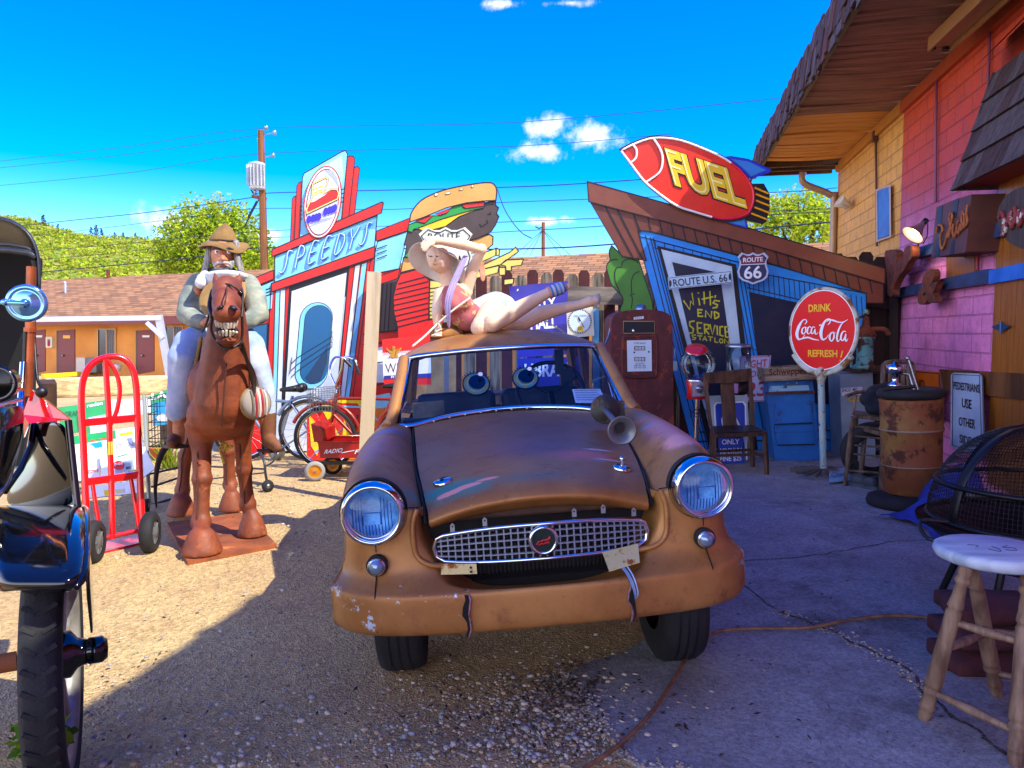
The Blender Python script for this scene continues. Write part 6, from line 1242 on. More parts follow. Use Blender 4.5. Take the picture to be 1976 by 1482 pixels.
# ---------------- mannequin on the car roof
PLA = mat('mannequin_plastic', '#dfbf9f', rough=.42, spec=.5, col2='#d8b593', scale=3)
mb0 = A(930, 640, 4.78); man = thing('mannequin', 'pale female mannequin in cut-off shorts and sun hat reclining on the car roof', 'mannequin', (mb0.x, mb0.y, mb0.z))
b = MB(PLA)
b.ball(A(846, 496, 4.75), (.075, .085, .10), rot=Quaternion((0, 1, 0), -.25)); b.ball(A(840, 508, 4.728), (.042, .040, .042)); b.limb([(A(838, 498, 4.672), .005), (A(837, 503, 4.668), .0075)])
b.limb([(A(852, 512, 4.78), .046), (A(862, 535, 4.8), .044), (A(870, 556, 4.82), .06)])
b.limb([(A(858, 567, 4.8), .055), (A(880, 572, 4.82), .085), (A(896, 562, 4.86), .055)]); b.limb([(A(876, 580, 4.82), .105), (A(893, 602, 4.82), .088), (A(905, 612, 4.82), .080), (A(928, 610, 4.84), .098), (A(948, 604, 4.86), .108)], n=16)
b.ball(A(872, 588, 4.73), .055); b.ball(A(893, 585, 4.76), .055)
b.limb([(A(849, 568, 4.78), .043), (A(843, 605, 4.74), .034), (A(846, 636, 4.74), .024), (A(846, 642, 4.72), .026)])
for f in range(5): p = A(846, 644, 4.70); b.limb([(p, .012), (p+V((-.035+.014*f, -.05-(.012 if 0 < f < 4 else 0), -.012)), .008)], n=7)
b.limb([(A(898, 560, 4.86), .046), (A(912, 520, 4.84), .040), (A(929, 481, 4.78), .036), (A(890, 471, 4.69), .034), (A(850, 465, 4.63), .024), (A(836, 464, 4.61), .027), (A(826, 464, 4.59), .025)])
for f in range(4): p = A(827+f*1.5, 462+f*3.2, 4.585-.008*f); L_ = (.05, .057, .055, .042)[f]; d = V((-.75, -.12, -.35-.12*f)).normalized(); b.limb([(p, .0098), (p+d*L_*.55, .009), (p+d*L_+V((0, 0, -.01)), .0068)], n=7)
p = A(836, 470, 4.585); b.limb([(p, .012), (p+V((-.03, -.02, -.03)), .009), (p+V((-.05, -.02, -.045)), .0075)], n=7)
b.limb([(A(955, 596, 4.84), .092), (A(943, 613, 4.72), .078), (A(927, 632, 4.58), .060), (A(950, 624, 4.56), .056), (A(985, 605, 4.62), .056), (A(1030, 580, 4.68), .040), (A(1060, 564, 4.72), .031), (A(1078, 557, 4.73), .032), (A(1096, 553, 4.74), .020)], n=14)
b.limb([(A(958, 606, 4.92), .10), (A(985, 622, 4.92), .078), (A(1008, 622, 4.9), .058), (A(1040, 606, 4.92), .055), (A(1090, 594, 4.95), .037), (A(1120, 588, 4.95), .031), (A(1138, 582, 4.95), .034), (A(1150, 580, 4.95), .026)], n=14)
for f in range(5): p = A(1148, 574+f*4, 4.95); b.limb([(p, .012), (p+V((.022, -.008, -.004)), .010)], n=7)
b.build('body', man, remesh=.0048, sm=3)
m = MB(P('lip_rose', '#b06a5a')); m.limb([(A(836, 509.5, 4.684), .0035), (A(839.5, 510.5, 4.680), .0045), (A(843, 509.5, 4.684), .0035)], n=6); m.build('mouth', man)
for x in (830, 843): m = MB(P('lash_brown', '#4a2f22')); m.limb([(A(x-3, 493.5, 4.67), .0028), (A(x, 495, 4.663), .0032), (A(x+3, 494, 4.67), .0028)], n=6); m.build('eye', man)
HW = mat('sun_hat_cotton', '#d8cfc6', rough=.9, col2='#c3b6ac', scale=6, bump=.3, bscale=18)
m = MB(HW); hc = A(852, 494, 4.83); ax = V((-.42, -.5, .62)).normalized(); u, w = frame(ax); n = 26; R_ = []
ax2 = V((.35, .55, .72)).normalized(); u, w = frame(ax2)
for r, z in ((.004, .115), (.045, .11), (.08, .085), (.098, .04), (.104, .0), (.135, -.035), (.175, -.06), (.195, -.07)): R_.append([hc+ax2*(z+(.014*math.sin(3*a+1) if r > .12 else 0))+(u*math.cos(a)+w*math.sin(a))*r*(1.0 if r < .12 else 1-.22*max(0, (V((0, -1, 0)).dot(u*math.cos(a)+w*math.sin(a))))) for a in [2*math.pi*j/n for j in range(n)]])
m.grid(R_, wrap=True); m.build('sun_hat', man, sub=1, solid=.004)
TOP = mat('printed_top', '#a85a5e', rough=.85, col2='#c9b06a', scale=16, lo=.55, hi=.62, bump=.2); m = MB(TOP); m.limb([(A(874, 580, 4.82), .112), (A(890, 602, 4.82), .097), (A(903, 613, 4.82), .089), (A(920, 611, 4.83), .100)], n=16); m.ball(A(872, 588, 4.726), .06); m.ball(A(893, 585, 4.755), .06); m.build('top', man, remesh=.009, sm=3)
m = MB(mat('lavender_scarf', '#a794b4', rough=.85, col2='#8a7fae', scale=8, rust='#b4504c', rthr=.62, rscale=6)); m.grid([[A(x+w_*k/6, y+k*.3, Y-.028+(.012 if k % 2 else 0)) for k in range(7)] for x, y, Y, w_ in ((893, 492, 4.76, 12), (882, 515, 4.72, 14), (870, 540, 4.68, 15), (860, 565, 4.66, 15), (856, 590, 4.65, 14), (860, 615, 4.66, 10), (864, 632, 4.68, 5))]); m.build('scarf', man, sub=2, solid=.008)
m = MB(mat('orange_scarf', '#b8673a', rough=.85, col2='#d8a088', scale=9)); m.grid([[A(x, y, 4.92), A(x+w_, y+1, 4.94)] for x, y, w_ in ((922, 500, 8), (924, 520, 14), (926, 545, 10))]); m.build('scarf_tail', man, sub=2, solid=.01)
m = MB(mat('cutoff_denim', '#aebcd2', rough=.9, col2='#7f95bc', scale=7, lo=.45, hi=.6, bump=.4)); m.limb([(A(920, 611, 4.84), .106), (A(946, 603, 4.865), .119), (A(966, 600, 4.92), .112)], n=16); m.limb([(A(957, 597, 4.86), .113), (A(974, 606, 4.93), .098)], n=16); m.build('shorts', man, remesh=.009, sm=3)
SK = [P('sock_stripe_%d' % i, c, rough=.9) for i, c in enumerate(('#c98a78', '#3c78b0', '#b9b4bc', '#3c78b0', '#a8a4b0', '#4a86bc', '#b4b0ba', '#3c78b0', '#c0826e'))]
m = MB(); a, c = A(1058, 565, 4.72), A(1094, 552, 4.735)
for i in range(18): r = .039 if i < 14 else .039-.004*(i-13); m.tube([a.lerp(c, i/18), a.lerp(c, (i+1)/18)], [r, r if i < 13 else r-.004], SK[i//2], 14, cap=(i in (0, 17)))
m.build('sock', man)
m = MB(P('sole_grey', '#a9a6a0', col2='#8d8a86', scale=20)); m.ball(A(1152, 580, 4.945), (.022, .018, .046), rot=Quaternion((0, 1, 0), .2)); m.build('foot_cover', man)
ro_ = MB(mat('white_cord', '#cfc3b4', rough=.9, bump=.4, bscale=120)); ro_.tube(spl3([A(908, 574, 4.69), A(875, 598, 4.64), A(845, 624, 4.62), A(818, 650, 4.52), A(796, 668, 4.42)], 6), .0062, n=7); ro_.tube(spl3([A(845, 624, 4.61), A(850, 632, 4.61), A(842, 634, 4.62), A(848, 620, 4.61)], 5), .006, n=6); tag(ro_.build('rope'), 'white cord tied round the mannequin waist and run down to the car roof edge', 'rope')
ro_ = MB(_M['white_cord']); ro_.tube([A(1052, 618, 4.9), A(1080, 636, 4.95), A(1094, 646, 5.0)], .0045, n=6); tag(ro_.build('rope'), 'thin white cord slanting from the mannequin calf down to the roof', 'rope')
m = MB(mat('burlap_cloth', '#9a6a3c', rough=.95, col2='#6d4524', scale=8, bump=.5, bscale=30)); m.limb([(A(842, 640, 4.86), .05), (A(868, 638, 4.9), .06), (A(905, 634, 4.95), .05)]); m.limb([(A(850, 644, 4.75), .04), (A(885, 644, 4.8), .035)]); tag(m.build('cloth_bundle', remesh=.014, sm=2), 'crumpled brown burlap cloth under the mannequin arm on the roof', 'cloth')
# ================================================================== left side: antique car, hand truck, signs, bicycles, wagon
GLB = mat('gloss_black_paint', '#06070c', rough=.08, coat=.4, spec=.5); CLOTHT = mat('black_top_cloth', '#20242c', rough=.38, col2='#2b303a', scale=4, bump=.25, bscale=9); COPT = mat('copper_tube', '#a8542a', rough=.35, metal=.5, col2='#7d3f20', scale=6)
wc = at(108, 1290, 2.26); wc.z = .40; fw = V((.50, -.866, 0)).normalized(); rt = V((.866, .5, 0))
ant = thing('antique_car', 'glossy black antique open car with cloth top and round chrome mirror at the left edge', 'car', (wc.x, wc.y, 0))
def L(x, y, z): return V((wc.x, wc.y, 0))+rt*x-fw*y+V((0, 0, z))
m = MB(RUBBER); r = .395; c = L(0, 0, .40); rt = V((math.cos(R(25.5)), math.sin(R(25.5)), 0)); fw = V((rt.y, -rt.x, 0))
m.lathe([(.31, -.038), (.345, -.051), (.375, -.049), (.392, -.034), (r, -.012), (r, .012), (.392, .034), (.375, .049), (.345, .051), (.31, .038)], c, rt, n=56)
for i in range(46):
    a = 2*math.pi*i/46; d = -fw*math.cos(a)+V((0, 0, 1))*math.sin(a); t = -fw*math.sin(a)*-1+V((0, 0, 1))*math.cos(a)
    for sx in (-1, 1): p = c+d*(r-.002)+rt*sx*.028; m.bar(p-rt*sx*.02+t*.012, p+rt*sx*.012-t*.008, .012, .008, RUBBER, up=d)
w = m.build('front_wheel', ant)
CRM = P('rim_cream', '#8f8c86', rough=.4, col2='#6a6862'); m = MB(CRM); m.lathe([(.312, -.03), (.30, -.034), (.285, -.02), (.285, .02), (.30, .038), (.325, .044), (.33, .038), (.312, .03)], c, rt, n=48)
for i in range(12): a = 2*math.pi*i/12; d = -fw*math.cos(a)+V((0, 0, 1))*math.sin(a); m.tube([c+d*.05, c+d*.29], [.017, .021], n=8)
m.build('rim', w); m = MB(GLB); m.lathe([(.07, -.04), (.07, .04), (.045, .06), (.036, .085), (.04, .09), (.04, .125), (.028, .14), (0, .142)], c, rt, n=20); m.build('hub', w)
fw = V((.50, -.866, 0)).normalized(); rt = V((.866, .5, 0)); rows_ = []; n = 13
for Y, y, xl, xr in ((3.1, 992, -50, 148), (2.62, 976, -40, 160), (2.45, 980, -32, 165), (2.25, 1004, -26, 167), (2.08, 1048, -22, 167), (1.97, 1090, -20, 164), (1.915, 1116, -16, 157), (1.90, 1130, -6, 144), (1.915, 1138, 6, 130), (1.96, 1132, 8, 126)):
    row = []
    for k in range(n):
        u = k/(n-1); e = abs(2*u-1); row.append(at(xl+(xr-xl)*u, y+4*e**6, Y+.03*e**8)+V((0, 0, .009*math.exp(-((e-.76)/.07)**2)*(Y < 2.7 and y < 1125))))
    rows_.append(row)
m = MB(GLB); m.grid(rows_); fd = m.build('front_fender', ant, sub=1, solid=.006)
MB(GLB).tube([r_[-1] for r_ in rows_[1:-2]], .011, n=8).build('fender_bead', fd)
m = MB(GLB); m.grid([[p, p+V((-.01, .02, -.09)), p+V((-.02, .05, -.2))] for p in [r_[-1] for r_ in rows_[1:6]]]); m.build('fender_skirt', fd, solid=.005)
m = MB(GLB); prt = lambda x, y, Y: at(x, y, Y)
m.grid([[prt(x+dx, y, Y) for x, Y in ((x0, 2.78), ((x0+x1)/2, 2.64), (x1, 2.6))] for y, x0, x1, dx in ((813, 62, 130, 0), (850, 58, 136, 0), (890, 44, 142, 0), (930, 22, 147, 0), (982, 0, 154, 0))]); ap = m.build('apron_panel', ant, sub=2, solid=.008)
MB(GLB).tube([prt(132, 811, 2.59), prt(140, 890, 2.57), prt(150, 980, 2.55)], .012, n=8).build('apron_edge', ap); MB(GLB).tube([prt(66, 818, 2.74), prt(60, 860, 2.68), prt(40, 905, 2.6), prt(8, 950, 2.52)], .011, n=8).build('apron_edge', ap)
REDG = mat('gloss_red_paint', '#c40c10', rough=.12, coat=.8); m = MB(REDG); m.prism([prt(60, 752, 2.72), prt(136, 810, 2.62), prt(56, 817, 2.66), prt(46, 845, 2.68), prt(44, 800, 2.7)], V((-.02, .04, 0))); m.build('red_gusset', ant)
m = MB(GLB); m.grid([[prt(x, y, Y) for x, y, Y in q] for q in ([(-140, 770, 2.3), (-40, 772, 2.3), (38, 778, 2.55), (46, 790, 2.62)], [(-150, 840, 2.25), (-40, 850, 2.25), (28, 850, 2.45), (38, 850, 2.55)], [(-160, 960, 2.2), (-50, 960, 2.2), (6, 945, 2.38), (14, 945, 2.5)])]); m.build('hood', ant, sub=2, solid=.01)
m = MB(CHROME); m.tube(spl3([prt(45, 700, 2.72), prt(40, 770, 2.66), prt(34, 850, 2.55), prt(10, 930, 2.42), (prt(-10, 960, 2.36))], 4), .012, n=8); m.tube([prt(-30, 792, 2.3), prt(40, 770, 2.6)], .008, n=6); m.build('cowl_trim', ant)
prof = [(72, 560), (72, 520), (70, 490), (62, 462), (46, 438), (22, 422), (-20, 413), (-90, 408), (-200, 410), (-290, 430), (-320, 500), (-322, 560)]
fr_ = [at(x, y, 2.85) for x, y in prof]; bk = [p+V((-.95, 1.55, 0)) for p in fr_]; cen = sum((fr_), V())/len(fr_)
lip = [p+(cen-p)*.04+V((.02, -.03, -.01)) for p in fr_]
m = MB(CLOTHT); m.grid([[p+V((.015, -.02, -.02)) for p in fr_], fr_, [a.lerp(b_, .33)+V((0, 0, .02)) for a, b_ in zip(fr_, bk)], [a.lerp(b_, .66)+V((0, 0, -.01)) for a, b_ in zip(fr_, bk)], bk]); m.add([bk[0]]+bk[1:-1]+[bk[-1]], [tuple(range(len(bk)))]); tp = m.build('cloth_top', ant, sub=1, solid=.012)
MB(CLOTHT).tube([at(-200, 488, 2.84), at(-60, 480, 2.83), at(20, 483, 2.83), at(55, 488, 2.84), at(70, 496, 2.85)], .012, n=8).tube([at(-200, 478, 2.84), at(-60, 469, 2.83), at(20, 472, 2.83), at(52, 478, 2.84), at(66, 486, 2.85)], .006, n=6).build('top_hem', tp)
m = MB(mat('cabin_black', '#040405', rough=.9)); m.prism([at(x, y, 3.1) for x, y in [(64, 495), (64, 760), (40, 900), (-330, 900), (-330, 470), (20, 478)]], V((-.05, .1, 0))); m.build('cabin_dark_sheet', ant)  # flat black sheet stands for the shade inside the cabin
MB(CLOTHT).tube([at(70, 500, 2.86), at(73, 530, 2.88), at(70, 552, 2.9)], [.02, .014, .004], n=8).build('strap', tp)
m = MB(COPT); m.tube([at(60, 515, 2.78), at(58, 640, 2.76), at(52, 765, 2.72)], .0165, n=10); m.tube([at(58, 632, 2.76), at(58, 641, 2.76)], .021, n=10); m.build('windscreen_post', ant)
m = MB(BLACK); m.tube([at(48, 640, 2.74), at(44, 770, 2.7)], .006, n=6); m.tube(spl3([at(66, 650, 2.8), at(72, 730, 2.74), at(82, 752, 2.7), at(70, 756, 2.7)], 4), .005, n=6); m.ball(at(80, 757, 2.7), .02); m.build('windscreen_bracket', ant)
MIR = mat('mirror_chrome_sky_tint', '#7fb8ee', rough=.12, metal=.9); m = MB(MIR); mc = at(51, 585, 2.32); ax = V((.35, -.93, -.05)).normalized(); m.lathe([(0, -.012), (.02, -.014), (.036, -.006), (.042, -.004), (.046, -.008), (.055, -.004), (.057, .004), (.05, .016), (0, .02)], mc, -ax, n=36); m.tube([at(-30, 582, 2.3), at(20, 584, 2.28), mc+ax*.03], .007, n=8); m.ball(mc+ax*.02, .014); m.ball(at(10, 583, 2.28), .011); m.build('mirror', ant)  # blue of the reflected sky is put into the chrome colour
m = MB(GLB); lc = at(-2, 740, 2.3); m.lathe([(.0, .09), (.03, .085), (.045, .05), (.05, .0), (.055, -.01), (.05, -.018), (.04, -.012)], lc, (-.2, .95, 0), n=24); m.tube([at(28, 748, 2.36), at(45, 752, 2.66)], .007, n=6); m.build('cowl_lamp', ant); MB(glass('dark_lens', '#30343c', .1, .9)).lathe([(.044, -.012), (.02, -.02), (0, -.022)], lc, (-.2, .95, 0), n=20).build('cowl_lamp_lens', ant)
m = MB(P('spring_rust', '#8a4a22', rough=.8)); m.tube([L(-.1, .02, .40), L(-.9, .02, .40)], .03, n=8); m.tube([L(-.25, -.12, .33), L(-.5, .1, .42), L(-.9, .1, .52)], .02, n=6); m.box(L(-.35, .3, .2), (.3, .2, .05)); m.build('axle', ant)
m = MB()
for i in range(26): leafclump(m, G(20+random.uniform(-30, 25), 1470, random.uniform(.03, .3))+V((0, .15, 0)), .06, 5, .035, [LG[1], LG[2]])
tag(m.build('weed'), 'low green weed under the antique car axle', 'plant')
# ---------------- red hand truck
RP = mat('hand_truck_red', '#d40f14', rough=.25, coat=.4); ht = G(225, 1065); tr = thing('hand_truck', 'bright red tubular hand truck with two rubber wheels', 'hand truck', (ht.x, ht.y, 0))
def T(x, y): f = (1075-y)/390; return at(x, y, 4.66+.22*f+(x-220)*.0015)
m = MB(RP); m.tube([T(x, y) for x, y in spl([(170, 1062), (166, 980), (161, 860), (157, 780), (160, 735), (176, 704), (203, 690), (232, 690), (252, 706), (262, 740), (265, 800), (270, 920), (276, 1050)], 5)], .0205, n=10); m.build('outer_frame', tr)
m = MB(RP); m.tube([T(203, 692), T(210, 800), T(215, 930), T(217, 1040)], .018, n=8); m.tube([T(x, y) for x, y in spl([(205, 692), (222, 716), (231, 748), (226, 790), (212, 822)], 5)], .014, n=8)
for a, b_ in (((160, 816), (268, 806)), ((166, 930), (272, 915))): m.bar(T(*a), T(*b_), .03, .045)
m.tube([T(178, 930), T(186, 985), T(196, 1040)], .013, n=8); m.tube([T(252, 920), T(262, 980), T(270, 1035)], .013, n=8); m.tube([T(190, 1040), T(275, 1022)], .014, n=8); m.build('inner_frame', tr)
m = MB(RP); m.prism([G(176, 1070, .02), G(274, 1046, .02), G(268, 1030, .02), G(184, 1048, .02)], (0, 0, -.012)); m.build('toe_plate', tr)
m = MB(P('label_yellow', '#d8a818')); m.prism([T(212, 852)+V((0, -.021, 0)), T(221, 851)+V((0, -.021, 0)), T(221, 876)+V((0, -.021, 0)), T(212, 877)+V((0, -.021, 0))], (0, .003, 0)); m.build('label', tr)
for px, gy_, s in ((182, 1086, -1), (291, 1066, 1)):
    g = G(px, gy_); c = V((g.x, g.y+.0, .128)); ax = V((1, .18, 0)); m = MB(RUBBER); m.lathe([(.075, -.035), (.11, -.038), (.126, -.026), (.128, 0), (.126, .026), (.11, .038), (.075, .035)], c, ax, n=28); w = m.build('wheel', tr); m = MB(P('hub_grey', '#5d5f64', rough=.5)); m.lathe([(.076, -.03), (.05, -.022), (.03, -.04), (0, -.042)], c, ax, n=18); m.lathe([(.076, .03), (.05, .022), (.03, .04), (0, .042)], c, ax, n=18)
    for k in range(5): a = k*1.257; u, v_ = frame(ax); m.tube([c+ax.normalized()*.028, c+ax.normalized()*.028+(u*math.cos(a)+v_*math.sin(a))*.075], .007, n=5)
    m.build('hub', w)
# ---------------- log rail, pipe frame
LOG = mat('pale_log', '#d8bc88', rough=.85, col2='#a8875a', scale=5, stretch=(.25, 4, 9), lo=.42, hi=.66, bump=.4)
m = MB(LOG); m.bar(at(86, 749, 7.6), at(332, 742, 8.3), .16, .2); tag(m.build('log_rail', bevel=.03), 'thick pale squared log lying level above the leaning signs', 'rail')
m = MB(WOOD); m.bar(at(92, 735, 7.5), G(94, 905), .14, .14); tag(m.build('rail_post', bevel=.01), 'short brown timber post under the left end of the log', 'post')
m = MB(WOOD); m.bar(at(318, 755, 8.3), G(322, 885), .12, .12); tag(m.build('rail_post', bevel=.01), 'timber post under the right end of the log beside the rider', 'post')
GP = P('galvanised_white', '#b9bec6', rough=.4, metal=.3); cp = thing('pipe_frame', 'white galvanised pipe frame with one braced leaning upright', 'frame', (at(310, 612, 9.2).x, 9.2, 0))
m = MB(GP); m.bar(at(-60, 618, 9.0), at(312, 613, 9.2), .06, .06); m.bar(at(306, 608, 9.2), G(352, 858), .075, .06, up=(0, 1, 0)); m.bar(at(284, 622, 9.18), at(316, 652, 9.2), .05, .05); m.build('pipe', cp)
# ---------------- heap of leaning road signs
GRS = P('sign_leaf_green', '#1f9a54', rough=.45, col2='#1a8a4a'); BWH = P('sign_sunny_white', '#e3e4e6', rough=.5, col2='#cfd2d6')
def lean(name, label, cat, px, py, Y, quad, mm, tilt=.35, draw=None, yaw=0):
    pl = Plane(at(px, py, Y), (yaw, -1, tilt)); t = sign(name, label, cat, pl, quad, mm, .01)
    if draw: m = MB(); draw(pl, m); m.build('print', t)
lean('road_sign', 'green sign with worn dark capitals leaning under the log', 'sign', 160, 805, 6.9, [(112, 786), (168, 779), (172, 832), (118, 838)], GRS, .3, lambda p, m: p.text(m, 'GRANE', (124, 806), (160, 801), (124, 795), P('sign_dark_green', '#0d5a34'), .004, .02))
lean('road_sign', 'green sign with a white lower panel behind the hand truck', 'sign', 195, 810, 6.8, [(160, 778), (202, 772), (212, 850), (168, 856)], GRS, .3, lambda p, m: (p.poly(m, [(171, 806), (203, 800), (207, 832), (175, 838)], BWH, .003), p.text(m, 'rexlon', (168, 787), (198, 781), (168, 779), BWH, .004, .02)))
lean('road_sign', 'white sign with a pale sketched figure under the log', 'sign', 235, 790, 6.85, [(206, 772), (268, 769), (270, 812), (210, 818)], BWH, .3, lambda p, m: [p.line(m, spl(q, 4), 1.6, LAV, .004) for q in ([(225, 785), (232, 800), (228, 812)], [(240, 778), (244, 790), (240, 800)], [(255, 775), (253, 795), (262, 802)])])
lean('road_sign', 'green sign with white letters beside the wire cart', 'sign', 305, 765, 7.6, [(270, 772), (334, 746), (334, 790), (272, 800)], GRS, .2, lambda p, m: (p.poly(m, [(271, 773), (290, 766), (291, 796), (272, 800)], BWH, .003), p.text(m, 'LA', (292, 772), (322, 767), (292, 759), BWH, .005, .04)))
lean('road_sign', 'green and white striped sign lying across the pile', 'sign', 215, 838, 6.5, [(140, 842), (272, 822), (274, 846), (145, 866)], BWH, .7, lambda p, m: (p.poly(m, [(140, 842), (222, 830), (224, 846), (142, 858)], GRS, .003), p.poly(m, [(230, 836), (256, 832), (257, 838), (231, 842)], YEL2, .003)))
lean('road_sign', 'white sign with red and blue stripes in the middle of the pile', 'sign', 215, 860, 6.35, [(142, 858), (274, 842), (276, 872), (146, 888)], BWH, .7, lambda p, m: (p.line(m, [(175, 850), (205, 846)], 2, RED, .003), p.poly(m, [(172, 856), (196, 852), (198, 862), (176, 866)], P('sign_azure', '#1590d8'), .004), p.text(m, 'STUND', (222, 866), (268, 860), (222, 857), P('sign_stone', '#a8a49a'), .004, .03)))
lean('road_sign', 'round-topped white sign at the left of the pile', 'sign', 165, 900, 6.0, arc(166, 890, 26, 34, 0, 180, 12)+[(140, 930), (193, 922)], BWH, .5, lambda p, m: (p.text(m, 'COWE', (170, 914), (190, 911), (170, 907), RED, .004, .02), p.line(m, [(150, 882), (182, 874)], 1, LAV, .004)))
lean('road_sign', 'white sign with a red oval and yellow corner at the right of the pile', 'sign', 235, 900, 5.95, [(192, 876), (280, 862), (298, 905), (272, 925), (196, 930)], BWH, .6, lambda p, m: (p.poly(m, [(221, 894), (256, 886), (262, 915), (223, 920)], P('sign_slate', '#8a9ab0'), .003), p.poly(m, ell(229, 898, 11, 9, 18), RED, .005), p.text(m, 'p-on', (221, 900), (237, 898), (221, 894), BWH, .007, .03), p.text(m, 'MAC', (243, 906), (254, 904), (243, 901), INK, .006, .02), p.poly(m, [(236, 911), (276, 904), (272, 914), (240, 918)], YEL2, .005), p.text(m, 'READY', (242, 916), (266, 911), (242, 911), INK, .007, .03), p.line(m, [(224, 882), (246, 876)], 1.5, GRS, .005)))
lean('road_sign', 'low white sign with a yellow patch lying in front of the pile', 'sign', 215, 945, 5.7, [(160, 940), (272, 926), (276, 950), (164, 962)], BWH, .9, lambda p, m: (p.poly(m, [(200, 946), (210, 945), (211, 955), (202, 957)], YEL2, .003), p.poly(m, [(222, 945), (240, 943), (240, 950), (223, 952)], P('sign_cream', '#d8c890'), .003)))
# ---------------- wire carts
WIRE = P('cart_wire', '#3a3c42', rough=.4, metal=.6)
def basket(m, p0, ux, uy, uz, nx, nz, r=.004, mm=WIRE):
    for k in range(nz+1):
        z = uz*(k/nz); m.tube([p0+z, p0+ux+z, p0+ux+uy+z, p0+uy+z], r, mm, 4, closed=True)
    for i in range(nx+1):
        t = i/nx
        for o in (V(), uy): m.tube([p0+ux*t+o, p0+ux*t+o+uz], r*.8, mm, 4)
    for i in range(6):
        t = i/5
        for o in (V(), ux): m.tube([p0+uy*t+o, p0+uy*t+o+uz], r*.8, mm, 4)
    for i in range(nx+1): m.tube([p0+ux*i/nx, p0+ux*i/nx+uy], r*.8, mm, 4)
c0 = at(288, 862, 6.6); ct = thing('wire_cart', 'black wire shopping cart with a pale upright between signs and horse', 'cart', (c0.x, c0.y, 0))
m = MB(); basket(m, c0, V((.36, .1, 0)), V((-.1, .5, 0)), V((0, 0, .42)), 8, 6); m.build('basket', ct)
m = MB(P('cart_post_grey', '#8f9690', rough=.5, metal=.4)); m.tube([at(278, 762, 6.3), at(284, 880, 6.2), at(288, 975, 6.1)], .016, n=8); m.build('upright', ct); m = MB(WIRE)
for q in ([(290, 975), (340, 960), (352, 930)], [(292, 940), (350, 920)], [(288, 915), (345, 902)], [(345, 900), (350, 985)]): m.tube([at(x, y, 6.05+.003*(x-290)) for x, y in q], .009, n=6)
m.build('lower_frame', ct); g = G(284, 988); m = MB(RUBBER); m.lathe([(.02, -.014), (.05, -.014), (.052, 0), (.05, .014), (.02, .014)], V((g.x, g.y, .052)), (1, .3, 0), n=18); m.lathe([(0, -.016), (.02, -.014), (.02, .014), (0, .016)], V((g.x, g.y, .052)), (1, .3, 0), STEEL, 10); m.build('caster', ct)
m = MB(P('board_turquoise', '#1592c8')); PLc = Plane(at(308, 800, 6.9), (0, -1, .1)); PLc.board(m, [(294, 778), (330, 772), (330, 818), (295, 822)], .02, m.mt); PLc.poly(m, spl([(302, 806), (312, 798), (326, 802), (326, 812), (306, 812)], 3, True), BWH, .004); tag(m.build('picture_board'), 'turquoise board with a white cloud shape inside the wire cart', 'board')
m = MB(P('terracotta', '#a85a32', rough=.85)); m.lathe([(0, 0), (.09, 0), (.13, .12), (.14, .12), (.13, .14), (.1, .12)], G(312, 885), n=16); tag(m.build('clay_pot'), 'orange clay pot behind the horse hind leg', 'pot')
m = MB()
for i in range(46): p = G(326+random.uniform(-14, 14), 905); d = V((random.gauss(0, .12), random.gauss(0, .1), random.uniform(.14, .32))); m.tube([p, p+d*.6+V((0, 0, .03)), p+d], [.006, .005, .001], random.choice([LG[0], LG[1], LG[3]]), 4)
tag(m.build('grass_tuft'), 'spiky grass tuft growing behind the horse statue', 'plant')
g = G(517, 950); c2 = thing('wire_cart', 'small folding cart frame on a black caster by the rider boot', 'cart', (g.x, g.y, 0)); m = MB(WIRE); m.tube(spl3([at(500, 868, 6.7), at(510, 892, 6.62), at(512, 912, 6.6), at(515, 928, 6.6)], 4), .012, n=6); m.tube(spl3([at(535, 870, 6.7), at(528, 890, 6.65), at(512, 900, 6.62)], 3), .008, n=6); m.tube([at(512, 905, 6.6), at(400, 900, 6.9)], .009, n=6); m.tube([at(512, 912, 6.6), at(400, 925, 6.9)], .007, n=6); m.build('lower_frame', c2)
m = MB(RUBBER); cc = V((g.x, g.y, .055)); m.lathe([(.022, -.016), (.05, -.016), (.054, 0), (.05, .016), (.022, .016)], cc, (.75, -.6, 0), n=20); m.lathe([(0, -.02), (.022, -.016), (.022, .016), (0, .02)], cc, (.75, -.6, 0), STEEL, 12); m.build('caster', c2)
# ---------------- flame board, bicycles, wagon
PF = Plane(at(680, 830, 8.15), (.15, -1, 0)); t = thing('flame_board', 'red and orange painted board with yellow flames behind the bicycles', 'board', (at(680, 830, 8.15).x, 8.15, 0)); FO = P('flame_orange', '#e07a10', rough=.4); FY = P('flame_yellow', '#ecc60c'); FR = P('flame_red', '#d41c14'); m = MB()
PF.board(m, [(592, 805), (640, 768), (760, 768), (790, 800), (790, 888), (592, 888)], .02, FR, PLY); PF.poly(m, [(650, 768), (706, 768), (708, 786), (700, 800), (690, 778), (652, 778)], FY, .003); PF.poly(m, [(700, 800), (726, 775), (790, 790), (790, 886), (672, 886), (690, 830)], FO, .003); PF.poly(m, [(722, 764), (752, 758), (758, 786), (726, 788)], LBL, .006)
for q in ([(596, 800), (622, 830), (612, 880), (600, 860)], [(612, 815), (642, 838), (632, 886), (624, 850)], [(640, 812), (660, 850), (650, 886), (640, 860)], [(664, 810), (680, 850), (668, 886), (660, 850)], [(618, 785), (640, 772), (648, 800), (632, 810)]): PF.poly(m, q, FY, .006)
for q in ([(598, 884), (640, 845), (690, 800)], [(628, 886), (665, 850), (720, 820)]): PF.line(m, q, 1.6, P('flame_blue', '#2f6fb0'), .009)
